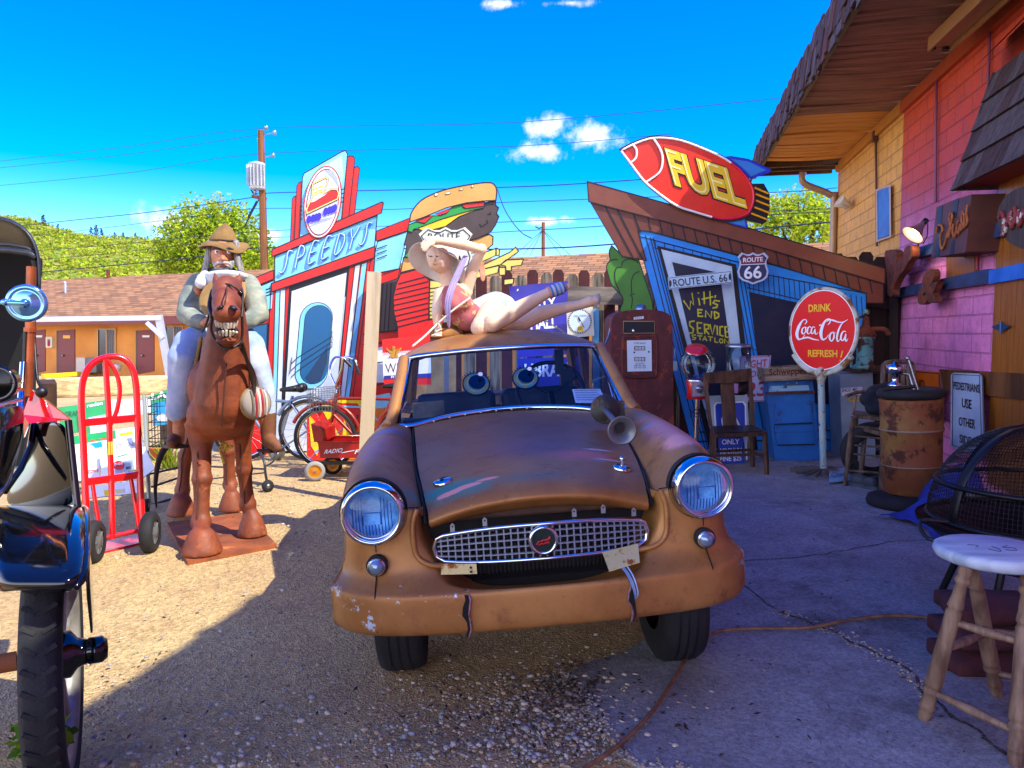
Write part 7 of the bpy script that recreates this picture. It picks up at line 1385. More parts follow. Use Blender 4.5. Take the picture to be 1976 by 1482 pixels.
PF.line(m, [(660, 784), (704, 786), (730, 812), (790, 818)], 3.2, LBL, .009); PF.line(m, [(690, 800), (672, 886)], 1.5, INK, .009); m.build('panel', t)
def bike(name, label, Y, front, rear, R_, bb, seat, head, col, extra=None, yaw=0.0):
    f = lambda q, d=0: at(q[0], q[1], Y+d+(q[0]-front[0])*yaw)
    o = G(bb[0], 900); t = thing(name, label, 'bicycle', (f(bb).x, f(bb).y, 0)); ax = V((yaw*Y/2, -1, 0)) if 0 else V((0, 1, 0))
    for h in (front, rear):
        c = f(h); c.z = R_+.004; m = MB(RUBBER); m.lathe([(R_-.04, -.014), (R_-.012, -.021), (R_, 0), (R_-.012, .021), (R_-.04, .014)], c, ax, n=44); w = m.build('wheel', t); m = MB(CHROME); m.lathe([(R_-.04, -.014), (R_-.055, -.012), (R_-.055, .012), (R_-.04, .014)], c, ax, n=44); m.lathe([(0, -.04), (.018, -.038), (.018, .038), (0, .04)], c, ax, n=12)
        for k in range(20): a = k*math.pi/10; b2 = a+(.35 if k % 2 else -.35); m.tube([c+V((.017*math.cos(b2), .03*(1 if k % 2 else -1), .017*math.sin(b2))), c+V(((R_-.05)*math.cos(a), 0, (R_-.05)*math.sin(a)))], .0018, n=4)
        m.build('rim', w)
    fc, rc = f(front), f(rear); fc.z = rc.z = R_+.004; B, S, Hh, Hl = f(bb), f(seat), f(head[0]), f(head[1])
    m = MB(col); m.tube([Hh, Hl], .02, n=10); m.tube([Hl, B], .018, n=8); m.tube([Hh.lerp(Hl, .25), S.lerp(B, .2)], .016, n=8); m.tube([S.lerp(B, .1), B], .016, n=8)
    for s in (-1, 1): m.tube([B+V((0, .03*s, 0)), rc+V((0, .05*s, 0))], .009, n=6); m.tube([S.lerp(B, .2)+V((0, .02*s, 0)), rc+V((0, .05*s, 0))], .008, n=6); m.tube([Hl+V((0, .035*s, 0)), fc+V((0, .05*s, 0))], .012, n=6)
    m.build('frame', t); m = MB(BLACK); d = (f(front)-f(rear)).normalized(); m.limb([(S+d*.14+V((0, 0, .0)), .02), (S+V((0, 0, .01)), .035), (S-d*.08+V((0, .05, .02)), .05), (S-d*.08+V((0, -.05, .02)), .05)]); m.build('saddle', t); m = MB(STEEL); m.lathe([(.03, -.02), (.09, -.01), (.09, .01), (.03, .02)], B, ax, n=24); m.tube([B, B+V((-.1, -.06, -.13))], .009, n=6); m.build('crank', t)
    m = MB(col)
    for c in (fc, rc): m.tube([c+V(((R_+.03)*math.cos(a), 0, (R_+.03)*math.sin(a))) for a in [.3+i*.2 for i in range(13)]], .02, n=6)
    m.build('mudguard', t); return t, f, Hh
GBK = mat('bike_grey_blue', '#6f7f96', rough=.35, metal=.4); RBK = mat('bike_maroon', '#8a2a18', rough=.3, metal=.2)
t, f, Hh = bike('bicycle', 'grey blue bicycle with black saddle standing behind the rider boot', 8.15, (470, 868), (597, 866), .33, (534, 872), (568, 752), ((490, 758), (485, 800)), GBK)
m = MB(CHROME); m.tube(spl3([Hh, Hh+V((.0, -.05, .1)), Hh+V((.1, -.25, .12))], 4), .011, n=6); m.tube(spl3([Hh, Hh+V((.0, .05, .1)), Hh+V((.1, .25, .12))], 4), .011, n=6); m.build('handlebar', t)
t, f, Hh = bike('bicycle', 'maroon cruiser bicycle with chrome bars and wire basket behind the wagon', 7.62, (628, 858), (790, 860), .318, (708, 866), (768, 746), ((650, 758), (643, 800)), RBK)
m = MB(CHROME)
for s in (-1, 1): m.tube(spl3([f((652, 752)), f((648, 744), .08*s), f((636 if s > 0 else 658, 715), .16*s), f((646 if s > 0 else 664, 690), .22*s), f((668 if s > 0 else 684, 694), .26*s), f((690 if s < 0 else 676, 706), .27*s)], 5), .0115, n=8)
m.tube([f((650, 760)), f((653, 748))], .016, n=8); m.build('handlebar', t); m = MB(BLACK)
for s, q in ((1, ((662, 692), (678, 707))), (-1, ((682, 693), (694, 722)))): m.tube([f(q[0], .26*s), f(q[1], .27*s)], .017, n=8)
m.build('grip', t); m = MB(); p0 = f((593, 796), -.16); basket(m, p0, f((645, 792), -.16)-p0, V((0, .32, 0)), V((0, 0, .22)), 9, 5, .0035, STEEL); m.build('basket', t)
WR_ = mat('wagon_red', '#a01414', rough=.3, coat=.3, col2='#8a1010'); g = G(608, 928); wg = thing('toy_wagon', 'red metal toy wagon with white lettering beside the bare post', 'wagon', (g.x, g.y, 0)); PWg = Plane(at(660, 868, 7.1), (.05, -1, 0)); m = MB(WR_)
a = [PWg.hit(x, y) for x, y in ((613, 853), (740, 853), (740, 884), (618, 884))]; dp = V((.02, .42, .0))
m.prism(a, V((.0, .012, 0))); m.prism([p+dp for p in a], V((0, .012, 0))); m.add([a[3], a[2], a[2]+dp, a[3]+dp, a[0], a[0]+dp, a[1], a[1]+dp], [(0, 1, 2, 3), (0, 3, 5, 4), (1, 6, 7, 2)]); m.tube([a[0], a[1], a[1]+dp, a[0]+dp], .009, n=6, closed=True)
m.prism([PWg.hit(600, 818), PWg.hit(622, 830), PWg.hit(624, 853), PWg.hit(606, 853)], dp); m.build('box', wg); m = MB(EW); PWg.text(m, 'RADIO', (625, 876), (660, 872.5), (627, 868), EW, .004, .02, .2); PWg.text(m, 'FLYER', (684, 876), (724, 873), (685, 868), EW, .004, .02, .2); PWg.line(m, [(658, 874), (684, 869)], 1.1, EW, .004); PWg.poly(m, [(607, 868), (616, 872), (608, 876)], EW, .004); m.build('lettering', wg)
for px, gy_ in ((608, 929), (642, 916), (735, 925)):
    g = G(px, gy_); c = V((g.x, g.y, .095)); m = MB(mat('wagon_tyre_grey', '#8d8a84', rough=.8) if px != 642 else RUBBER); m.lathe([(.06, -.022), (.085, -.024), (.094, 0), (.085, .024), (.06, .022)], c, (.25, -1, 0), n=26); w = m.build('wheel', wg); m = MB(mat('wagon_hub_gold', '#c07a18', rough=.35, metal=.3)); m.lathe([(.062, .02), (.045, .012), (.02, .024), (0, .026)], c, (.25, -1, 0), n=20); m.lathe([(.012, .028), (0, .03)], c, (.25, -1, 0), STEEL, 8); m.build('hub', w)
m = MB(BLACK); m.bar(V((wg.location.x, wg.location.y+.05, .16)), V((wg.location.x+.62, wg.location.y+.05, .16)), .04, .03); m.build('undercarriage', wg)
m = MB(PALEWOOD); m.bar(at(722.5, 525, 6.2), G(702, 969), .105, .05, up=(0, 1, 0)); tag(m.build('timber_post'), 'pale bare timber post standing beside the copper car', 'post')
# ================================================================== right side: pump, dispensers, chairs, signs, drum, fire pit, stool
PUM = mat('pump_oxblood', '#5c1f22', rough=.6, col2='#451518', scale=4, rust='#8a3a26', rthr=.55, rscale=6, bump=.25); pg = G(1238, 893)
gp = thing('fuel_pump', 'old oxblood red petrol pump with white dial plate beside the station cutout', 'petrol pump', (pg.x, 8.1, 0)); PP = Plane(at(1238, 700, 8.1), (.06, -1, 0))
m = MB(PUM); m.prism([PP.hit(x, y) for x, y in spl([(1180, 640), (1180, 622), (1186, 608), (1205, 600), (1238, 597), (1270, 599), (1290, 606), (1297, 620), (1298, 640)], 3)+[(1301, 893), (1180, 893)]], -PP.n*.42); m.build('body', gp, bevel=.025, seg=3)
m = MB(PUM); PP.line(m, spl([(1212, 650), (1256, 650), (1264, 658), (1264, 716), (1256, 725), (1212, 725), (1204, 716), (1204, 658)], 3, True), 2.2, PUM, .02, True); m.tube([PP.hit(x, y, .004) for x, y in spl([(1212, 648), (1258, 648), (1267, 657), (1267, 718), (1258, 728), (1211, 728), (1202, 718), (1202, 657)], 4, True)], .012, n=6, closed=True); m.build('dial_moulding', gp)
m = MB(INK); PP.poly(m, [(1203, 620), (1263, 620), (1263, 643), (1203, 643)], INK, .003); m.tube([PP.hit(x, y, .004) for x, y in ((1203, 620), (1263, 620), (1263, 643), (1203, 643))], .006, P('pump_brass_edge', '#a08a5a', metal=.4), 6, closed=True); m.lathe([(0, 0), (.018, .0), (.018, .05), (0, .05)], PP.hit(1221, 634, .006), (.3, -.3, -1), CHROME, 10); m.build('sight_window', gp)
DWH = mat('dial_plate_white', '#c9dbe8', rough=.35, rust='#5a2a22', rthr=.70, rscale=8); m = MB(); PP.board(m, [(1210, 657), (1257, 656), (1258, 716), (1211, 717)], .01, DWH, None, .012)
for y, n in ((668, 3), (689, 3)):
    PP.poly(m, [(1224, y), (1245, y), (1245, y+8), (1224, y+8)], INK, .015)
    for k in range(n): PP.poly(m, [(1226+k*6.2, y+1.2), (1231+k*6.2, y+1.2), (1231+k*6.2, y+6.8), (1226+k*6.2, y+6.8)], EW, .017); PP.text(m, '0', (1227+k*6.2, y+6), (1230+k*6.2, y+6), (1227+k*6.2, y+2), INK, .019)
PP.text(m, 'THIS SALE', (1223, 664), (1246, 664), (1223, 660.5), INK, .015); PP.text(m, 'GALLONS', (1226, 703), (1243, 703), (1226, 700), INK, .015)
for k in range(3): PP.line(m, [(1225+k*8, 705), (1229+k*8, 705), (1229+k*8, 710), (1225+k*8, 710)], .8, INK, .015, True)
for x, y in ((1224, 680), (1252, 679)): PP.poly(m, ell(x, y, 1.8, 1.8, 10), INK, .015)
m.build('dial_plate', gp); m = MB(STEEL); m.lathe([(.0, .06), (.05, .055), (.055, .02), (.07, .0), (.06, -.03)], PP.hit(1237, 598, -.2), n=18); m.build('cap', gp); m = MB(EW); PP.poly(m, [(1223, 612), (1242, 610), (1242, 615), (1223, 617)], EW, .006); PP.text(m, 'EDIT', (1225, 616), (1240, 614.5), (1225, 612.5), INK, .008); m.build('maker_plate', gp)
m = MB(STEEL); m.tube([PP.hit(1178, 632, -.1), PP.hit(1174, 650, -.08), PP.hit(1166, 668, -.02)], .012, n=6); m.build('nozzle_hook', gp)
m = MB(P('wood_tag', '#7f8f9a')); m.tube([PP.hit(1302, 672, .0), PP.hit(1303, 690, .02)], .005, n=5); m.box(PP.hit(1303, 706, .02), (.04, .01, .1)); tag(m.build('hanging_tag'), 'small pale tag hanging on the right side of the petrol pump', 'tag')
# gumball machine
g = G(1345, 905); gm = thing('gumball_machine', 'gumball machine with clear globe, tilted red lid and red base', 'vending machine', (at(1345, 760, 7.75).x, 7.75, 0)); c = at(1346, 702, 7.75)
GLO = glass('globe_glass', '#d4e2ee', .03, .8); m = MB(GLO); m.ball(c, .178, n=28); m.build('globe', gm); GRD = mat('gumball_red', '#c8141c', rough=.3, coat=.5); m = MB(GRD); m.lathe([(.105, -.012), (.11, .0), (.10, .012), (.05, .02), (0, .022)], c+V((-.03, -.07, .145)), (-.12, -.5, .85), n=28); m.build('lid', gm); m = MB(CHROME); m.lathe([(.107, -.016), (.114, -.002), (.11, .004)], c+V((-.03, -.07, .145)), (-.12, -.5, .85), n=28); m.lathe([(.12, .0), (.125, .015), (.12, .02)], at(1346, 736, 7.75), n=24); m.build('trim_ring', gm)
m = MB(GRD); m.lathe([(.0, .0), (.11, .0), (.105, .10), (.12, .17), (.11, .19), (0, .19)], at(1346, 769, 7.75), n=24); m.build('base', gm); PGm = Plane(at(1349, 750, 7.62), (.1, -1, 0)); m = MB(); PGm.board(m, [(1337, 736), (1362, 735), (1362, 764), (1337, 766)], .03, P('coin_plate', '#c2c8cf', rough=.25, metal=.7)); m.lathe([(.035, 0), (.04, .008), (.03, .02), (.008, .022)], PGm.hit(1349.5, 751, .0), PGm.n, STEEL, 18); m.box(PGm.hit(1349.5, 751, .025), (.06, .012, .014), CHROME); m.build('coin_mechanism', gm)
m = MB(CHROME); m.tube([at(1346, 769, 7.75), V((c.x, 7.75, .06))], .026, n=12); m.lathe([(0, .06), (.1, .05), (.16, .02), (.17, 0)], V((c.x, 7.75, 0)), n=20); m.build('stand', gm); m = MB(P('iron_letters', '#1d1f28', metal=.5)); PGm.text(m, 'MERRY', (1332, 806), (1366, 804), (1332, 790), m.mt, .0); m.build('wire_letters', gm)
dc = at(1424, 735, 7.95); ds = thing('candy_dispenser', 'tall clear cylinder dispenser on a thin black pole behind the wooden chair', 'vending machine', (dc.x, 7.95, 0)); m = MB(GLO); m.lathe([(.0, 0), (.125, .0), (.125, .36), (0, .362)], dc, n=28); m.build('cylinder', ds); m = MB(STEEL); m.lathe([(.13, .35), (.132, .37), (.1, .385), (0, .388)], dc, n=26); m.build('lid', ds); m = MB(BLACK); m.lathe([(0, -.14), (.1, -.14), (.11, -.1), (.1, 0), (0, 0)], dc, n=22); m.tube([dc-V((0, 0, .1)), V((dc.x+.03, 7.95, .02))], .028, n=10); m.lathe([(0, .03), (.15, .02), (.16, 0)], V((dc.x+.03, 7.95, 0)), n=20); m.build('stand', ds); m = MB(CHROME); m.box(dc+V((-.06, -.1, -.07)), (.06, .03, .1)); m.build('coin_slot', ds)
# wooden chair
ch = thing('wooden_chair', 'old brown wooden chair with a single back splat beside the car', 'chair', (at(1425, 830, 7.4).x, 7.4, 0)); OW = mat('worn_chair_wood', '#5a3c26', rough=.55, col2='#33211a', scale=7, stretch=(3, 3, .4), bump=.3)
FLc, FRc, BRc, BLc = at(1374, 838, 7.12), at(1481, 834, 7.22), at(1453, 820, 7.62), at(1371, 822, 7.5); m = MB(OW); m.prism([FLc, FRc, BRc, BLc], (0, 0, -.035)); cs_ = (FLc+FRc+BRc+BLc)/4; m.prism([p.lerp(cs_, .16)+V((0, 0, .006)) for p in (FLc, FRc, BRc, BLc)], (0, 0, -.004), P('seat_leather_dark', '#1d1512', rough=.35)); m.build('seat', ch, bevel=.006)
for p, q in ((FLc, (0, 0)), (FRc, (.02, -.02)), (BRc, (.03, .03)), (BLc, (0, .03))): p2 = p.lerp(cs_, .08); MB(OW).bar(V((p2.x, p2.y, p2.z-.03)), V((p2.x+q[0], p2.y+q[1], 0)), .036, .036).build('leg', ch)
m = MB(OW); m.bar(BLc, at(1359, 720, 7.6), .035, .028, up=(0, 1, 0)); m.build('back_post', ch); m = MB(OW); m.bar(BRc, at(1446, 711, 7.72), .035, .028, up=(0, 1, 0)); m.build('back_post', ch)
m = MB(OW); m.prism([at(1358, 720, 7.57), at(1449, 711, 7.69), at(1446, 735, 7.68), at(1410, 740, 7.62), at(1364, 739, 7.57)], (0, .025, 0)); m.build('crest_rail', ch, bevel=.004); m = MB(OW); m.prism([at(1390, 739, 7.63), at(1416, 738, 7.65), at(1422, 821, 7.57), at(1396, 823, 7.56)], (0, .015, 0)); m.build('splat', ch)
m = MB(OW)
for a, b_, z in ((FLc, FRc, .22), (BLc, BRc, .2), (FRc, BRc, .18), (FLc, BLc, .18)): m.bar(V((a.x, a.y, z)), V((b_.x, b_.y, z)), .018, .025)
m.build('stretcher', ch)
PH = Plane(at(1410, 800, 7.85), (-.03, -1, .08)); BLU2 = P('access_blue', '#1540b8', rough=.35)
hs_ = sign('parking_sign', 'blue and white wheelchair parking sign behind the chair back', 'sign', PH, [(1366, 764), (1442, 761), (1446, 838), (1372, 842)], P('sign_silver', '#a9b8c8', rough=.4)); m = MB(); PH.poly(m, spl([(1382, 776), (1434, 774), (1440, 781), (1441, 835), (1380, 838), (1377, 783)], 1, True), EW, .003); PH.poly(m, [(1383, 779), (1433, 777), (1437, 783), (1438, 833), (1383, 835), (1380, 784)], BLU2, .005); PH.line(m, [(1405, 788), (1405, 808), (1420, 808), (1427, 822)], 3.6, EW, .007); PH.line(m, spl([(1400, 798), (1393, 810), (1398, 824), (1412, 826), (1420, 816)], 4), 3, EW, .008); PH.poly(m, ell(1405, 783, 3.6, 3.6, 12), EW, .008); m.build('pictogram', hs_)
PHb = Plane(at(1410, 870, 7.75), (-.03, -1, .08)); h2 = sign('fine_sign', 'small blue sign of white capitals under the wooden chair', 'sign', PHb, [(1386, 846), (1434, 845), (1436, 894), (1388, 896)], BLU2); m = MB(EW); PHb.text(m, 'ONLY', (1393, 858), (1427, 857), (1393, 848), EW, .004, .02); PHb.text(m, 'MINIMUM', (1390, 877), (1431, 876), (1390, 865), EW, .004, .02); PHb.text(m, 'FINE $25', (1390, 892), (1431, 890), (1390, 881), EW, .004, .02); PHb.line(m, [(1439, 848), (1441, 888)], 3, EW, .004); m.build('lettering', h2)
PO = Plane(at(1460, 730, 8.25), (-.03, -1, .06)); lo_ = sign('oil_sign', 'pale sign with red letters and a large red number between dispensers', 'sign', PO, [(1428, 687), (1488, 686), (1480, 774), (1424, 776)], P('oil_pale_lilac', '#b9b6d8', rough=.4, col2='#aaa6cc')); OR_ = P('oil_red', '#a81c2c'); m = MB(); PO.line(m, [(1430, 689), (1486, 688), (1478, 772), (1426, 774)], 1.2, OR_, .003, True); PO.text(m, 'LIGHT', (1436, 711), (1480, 708), (1437, 696), OR_, .004, .01); PO.text(m, 'OIL', (1447, 728), (1471, 726), (1448, 716), OR_, .004, .01); PO.text(m, '23', (1436, 767), (1478, 764), (1440, 738), OR_, .004, .02); m.build('lettering', lo_); m = MB(FG); q = PO.hit(1452, 770, -.04); m.bar(q, V((q.x, q.y+.06, 0)), .05, .04); m.build('post', lo_)
m = MB(WIRE); m.tube([PO.hit(1450, 672, -.02), PO.hit(1486, 688, .002)], .004, n=4); m.build('hanging_wire', lo_)
# blue dispenser with a crate on top
DB = mat('dispenser_blue', '#1f70c0', rough=.5, col2='#1a5ea8', scale=3, rust='#3f2a1c', rthr=.585, rscale=4, bump=.2); PDp = Plane(at(1530, 820, 8.0), (-.05, -1, .0)); bd = thing('blue_dispenser', 'battered blue metal cabinet with two flap doors under the wooden crate', 'cabinet', (at(1535, 820, 8.0).x, 8.0, 0))
m = MB(DB); m.prism([PDp.hit(x, y) for x, y in ((1479, 760), (1571, 757), (1583, 893), (1496, 894))], V((.08, .5, 0))); m.build('body', bd, bevel=.02)
m = MB(DB); m.prism([PDp.hit(x, y, .01) for x, y in ((1484, 735), (1568, 734), (1571, 757), (1480, 760))], V((.06, .5, 0))); m.build('hood_lid', bd, bevel=.01)
m = MB(DB); m.prism([PDp.hit(x, y, .018) for x, y in ((1496, 779), (1565, 776), (1567, 815), (1494, 818))], V((0, .016, 0))); PDp.line(m, [(1494, 819), (1568, 816)], 2.2, INK, .02); m.build('upper_flap', bd, bevel=.006); m = MB(DB); m.prism([PDp.hit(x, y, .024) for x, y in ((1494, 822), (1568, 820), (1573, 856), (1500, 858))], V((0, .022, 0))); PDp.line(m, [(1500, 859), (1573, 857)], 2.2, INK, .02); PDp.line(m, [(1496, 835), (1570, 833)], 1.0, P('flap_crease', '#134a86'), .026); m.build('lower_flap', bd, bevel=.006)
m = MB(P('dispenser_plate', '#8fc0e4', rust='#5a2a1c', rthr=.55, rscale=9)); PDp.poly(m, [(1486, 745), (1560, 743), (1562, 753), (1484, 756)], m.mt, .014); m.build('name_plate', bd); m = MB(STEEL); m.tube([PDp.hit(x, y, .03) for x, y in spl([(1519, 738), (1521, 742), (1536, 742), (1538, 737)], 3)], .006, n=6); m.build('handle', bd); m = MB(RUSTY); m.bar(PDp.hit(1478, 759, .02), PDp.hit(1572, 756, .02), .03, .02); m.build('rust_trim', bd)
cr = thing('drinks_crate', 'weathered wooden drinks crate with faded brown lettering on the blue cabinet', 'crate', (at(1520, 735, 7.95).x, 7.95, at(1520, 735, 7.95).z)); PCr = Plane(at(1520, 720, 7.9), (-.05, -1, 0)); CWd = mat('crate_wood', '#a08a74', rough=.85, col2='#5d4a3c', scale=5, stretch=(.6, 3, 6), bump=.4); a = [PCr.hit(x, y) for x, y in ((1474, 711), (1574, 706), (1574, 732), (1476, 736))]; dp = V((.04, .36, 0)); m = MB(CWd); m.prism(a, V((0, .02, 0))); m.prism([p+dp for p in a], V((0, .02, 0))); m.prism([a[0], a[0]+dp, a[3]+dp, a[3]], V((.02, 0, 0))); m.prism([a[1], a[2], a[2]+dp, a[1]+dp], V((-.02, 0, 0))); m.prism([a[3]+V((.02, .02, .01)), a[2]+V((-.02, .02, .01)), a[2]+dp+V((-.02, -.0, .01)), a[3]+dp+V((.02, 0, .01))], (0, 0, -.01)); m.build('box', cr); m = MB(P('crate_print', '#5a2418', rough=.8)); PCr.text(m, 'Schweppes', (1484, 729), (1556, 725), (1484, 712), m.mt, .004, .02); m.build('lettering', cr); m = MB(CWd)
for k in (1, 2, 3): m.bar(a[0].lerp(a[1], k/4)+V((0, .02, -.03)), a[0].lerp(a[1], k/4)+dp+V((0, 0, -.03)), .01, .05)
m.build('divider', cr)
# round cola sign on its pole
CN = V((-.89, -.455, .0)).normalized(); cc = at(1587, 637, 7.3); PK = Plane(cc, CN); ck = thing('round_sign', 'round red enamel drink sign with white script on a rusty pole', 'sign', (cc.x, cc.y, 0)); KR = mat('enamel_cola_red', '#d8121a', rough=.42, spec=.25, rust='#1d1216', rthr=.70, rscale=9); r_ = (PK.hit(1587, 557)-cc).length
m = MB(KR); m.lathe([(0, -.008), (r_*.97, -.008), (r_*.97, .0)], cc, -CN, n=56, smooth=False); m.build('disc', ck)
RW = mat('rusty_white_rim', '#b9bcae', rough=.55, col2='#9a9c90', rust='#7a4a1c', rthr=.52, rscale=6, bump=.3); m = MB(EW); m.lathe([(r_*.945, -.010), (r_*.968, -.010)], cc, -CN, n=56); m.build('border', ck); m = MB(RW); u, w_ = frame(CN); m.tube([cc+(u*math.cos(a)+w_*math.sin(a))*r_*1.0+CN*.0 for a in [2*math.pi*i/56 for i in range(56)]], .016, n=8, closed=True); m.build('rim', ck)
m = MB(RW); up_ = V((0, 0, 1)); sd = u if abs(u.z) < .5 else w_; m.tube([cc+(sd*math.sin(a)-up_*math.cos(a))*r_*1.055 for a in [-.95+i*.095 for i in range(21)]], .026, n=8); m.limb([(cc-up_*r_*1.0, .045), (cc-up_*r_*1.12, .05), (cc-up_*r_*1.25, .036)]); m.build('bracket', ck)
cb = G(1600, 905); m = MB(mat('flaking_pole_paint', '#8fb4c4', rough=.6, col2='#a9b0a8', scale=6, rust='#5a341c', rthr=.55, rscale=7, bump=.3)); m.tube([cc-up_*r_*1.2, V((cc.x+.06, cc.y+.03, .05))], .032, n=14); m.build('pole', ck)
KY = P('cola_yellow', '#eab010'); m = MB(); PK.text(m, 'DRINK', (1560, 602.5), (1604, 600.5), (1560, 588), KY, .013, .03); PK.text(m, 'REFRESH', (1559, 688.5), (1616, 689.5), (1559, 675), KY, .013, .03); PK.line(m, [(1626, 677), (1622.5, 690)], 2.6, KY, .013); PK.poly(m, ell(1621.6, 695.5, 1.5, 1.8, 8), KY, .013)
KW = P('cola_white', '#e6e8f0')
def brush(pts, ws, off):
    ps = spl(D7(pts), 6); n = len(ps); A_ = []; B_ = []
    for i, (x, y) in enumerate(ps):
        t = i/(n-1)*(len(ws)-1); k = min(int(t), len(ws)-2); w = (ws[k]+(ws[k+1]-ws[k])*(t-k))/3.704; a, b_ = ps[max(i-1, 0)], ps[min(i+1, n-1)]; l = math.hypot(b_[0]-a[0], b_[1]-a[1]) or 1; nx, ny = -(b_[1]-a[1])/l, (b_[0]-a[0])/l
        A_.append(PK.hit(x+nx*w/2, y+ny*w/2, off)); B_.append(PK.hit(x-nx*w/2, y-ny*w/2, off))
    m.add(A_+B_, [(i, i+1, n+i+1, n+i) for i in range(n-1)], KW)
for i, (pts, ws) in enumerate([([(418, 318), (432, 300), (424, 284), (402, 292), (376, 335), (362, 388), (374, 424), (400, 418), (420, 392)], (4, 8, 5, 9, 20, 22, 14, 6, 3)), ([(372, 428), (400, 420), (440, 412), (480, 424), (522, 432)], (3, 9, 12, 10, 2)), ([(418, 336), (402, 350), (398, 376), (410, 386), (424, 368), (424, 344), (416, 336), (440, 344)], (5, 10, 12, 6, 9, 9, 5, 3)), ([(464, 342), (452, 334), (440, 350), (436, 374), (446, 386), (462, 372)], (7, 6, 11, 12, 6, 3)), ([(492, 342), (478, 336), (466, 356), (466, 380), (478, 382), (492, 352), (492, 380), (502, 388), (514, 374)], (4, 6, 11, 11, 6, 5, 11, 6, 3)), ([(522, 326), (536, 322)], (9, 9)),
    ([(584, 322), (600, 300), (596, 280), (570, 288), (546, 328), (534, 382), (544, 424), (568, 420), (590, 392)], (4, 8, 6, 9, 20, 23, 15, 7, 3)), ([(572, 300), (592, 286), (622, 290), (660, 302), (692, 302), (726, 284)], (4, 9, 11, 9, 8, 3)), ([(622, 372), (604, 384), (596, 414), (608, 438), (624, 420), (628, 390), (618, 372), (642, 382)], (5, 11, 15, 7, 10, 11, 5, 3)), ([(700, 300), (678, 322), (658, 366), (648, 414), (656, 440), (674, 420)], (4, 9, 13, 14, 8, 3)), ([(714, 372), (696, 368), (680, 392), (678, 424), (694, 432), (712, 386), (708, 424), (716, 438), (728, 420)], (4, 7, 13, 13, 7, 5, 13, 8, 3))]): brush(pts, ws, .0125+.0006*i)
m.build('lettering', ck)
m = MB(mat('scalloped_iron', '#4a4a4c', rough=.7, col2='#6a5a48', scale=8, rust='#5a341c', rthr=.6)); bc = V((cc.x+.06, cc.y+.03, 0)); n = 40; m.lathe([(0, .07), (.05, .065), (.1, .045), (.3, .02), (.32, .0)], bc, n=40)
for k in range(20): a = k*math.pi/10; m.tube([bc+V((.06*math.cos(a), .06*math.sin(a), .06)), bc+V((.31*math.cos(a), .31*math.sin(a), .02))], [.006, .022], n=6)
m.build('base', ck); Pl = MB(P('plate_pale_blue', '#8fb0cc')); pp = [G(x, y, .055) for x, y in ((1600, 905), (1655, 900), (1662, 922), (1600, 930))]; Pl.prism(pp, (0, 0, -.01)); text3(Pl, 'Chevron', pp[3].lerp(pp[0], .3)+V((.02, 0, .003)), (pp[2]-pp[3])*.8, (pp[0]-pp[3])*.4, NAVY); Pl.build('name_plate', ck)
# grey cabinet with stickers and the hand pump on its shelf
GC = mat('grey_cabinet_paint', '#8fa2b4', rough=.5, col2='#7d90a4', scale=3, rust='#4a5a66', rthr=.66, rscale=5); PCb = Plane(at(1650, 800, 8.2), (-.1, -1, 0)); cbn = thing('grey_cabinet', 'pale grey metal cabinet with a blue lettered sticker behind the high chair', 'cabinet', (at(1650, 800, 8.2).x, 8.2, 0)); m = MB(GC); m.prism([PCb.hit(x, y) for x, y in ((1620, 722), (1684, 719), (1690, 888), (1627, 890))], V((.06, .45, 0))); m.build('body', cbn, bevel=.012); m = MB(EW); PCb.poly(m, [(1623, 749), (1664, 746), (1665, 762), (1624, 764)], EW, .004); PCb.text(m, 'ENCO  MO', (1625, 756.5), (1655, 754.5), (1625, 750), NAVY, .006, .02); PCb.poly(m, [(1637, 769), (1664, 766), (1665, 773), (1638, 775)], YEL2, .004); PCb.text(m, 'MOTOR OIL', (1641, 773), (1662, 771), (1641, 769), NAVY, .006); m.build('sticker', cbn)
shf = MB(WOOD).bar(at(1640, 715, 8.2), at(1720, 709, 8.3), .35, .03); tag(shf.build('plank_shelf'), 'thin dark plank laid across the grey cabinet top', 'shelf')
hp = at(1668, 712, 8.15); pmp = thing('water_pump', 'rusty teal hand water pump standing on the plank by the round sign', 'water pump', hp); TL_ = mat('rusty_teal_iron', '#5d9a98', rough=.6, rust='#4a2a1c', rthr=.48, rscale=7, bump=.3); m = MB(TL_); m.lathe([(0, 0), (.12, 0), (.12, .03), (.085, .06), (.08, .28), (.095, .3), (.1, .34)], hp, n=20); m.build('barrel', pmp); m = MB(RUSTY); m.lathe([(.1, .34), (.11, .37), (.07, .42), (.04, .46), (.03, .55), (0, .56)], hp, n=18); m.tube(spl3([hp+V((.04, -.02, .42)), hp+V((.16, -.08, .42)), hp+V((.2, -.1, .36))], 4), .025, n=8); m.build('head', pmp); m = MB(TL_); m.tube(spl3([hp+V((-.16, -.05, .02)), hp+V((-.17, -.05, .3)), hp+V((-.12, -.03, .52)), hp+V((-.02, 0, .56))], 5), .016, n=8); m.tube([hp+V((-.12, -.03, .6)), hp+V((-.12, -.03, .46))], .03, n=8); m.ball(hp+V((0, 0, .6)), .035); m.build('handle', pmp)
bx = MB(mat('dark_crate_wood', '#2e2019', rough=.9, col2='#1d1410', bump=.3)); bx.box(at(1702, 735, 8.4)+V((0, 0, -.3)), (.34, .4, .75)); tag(bx.build('dark_box'), 'tall dark wooden box behind the high chair', 'box')
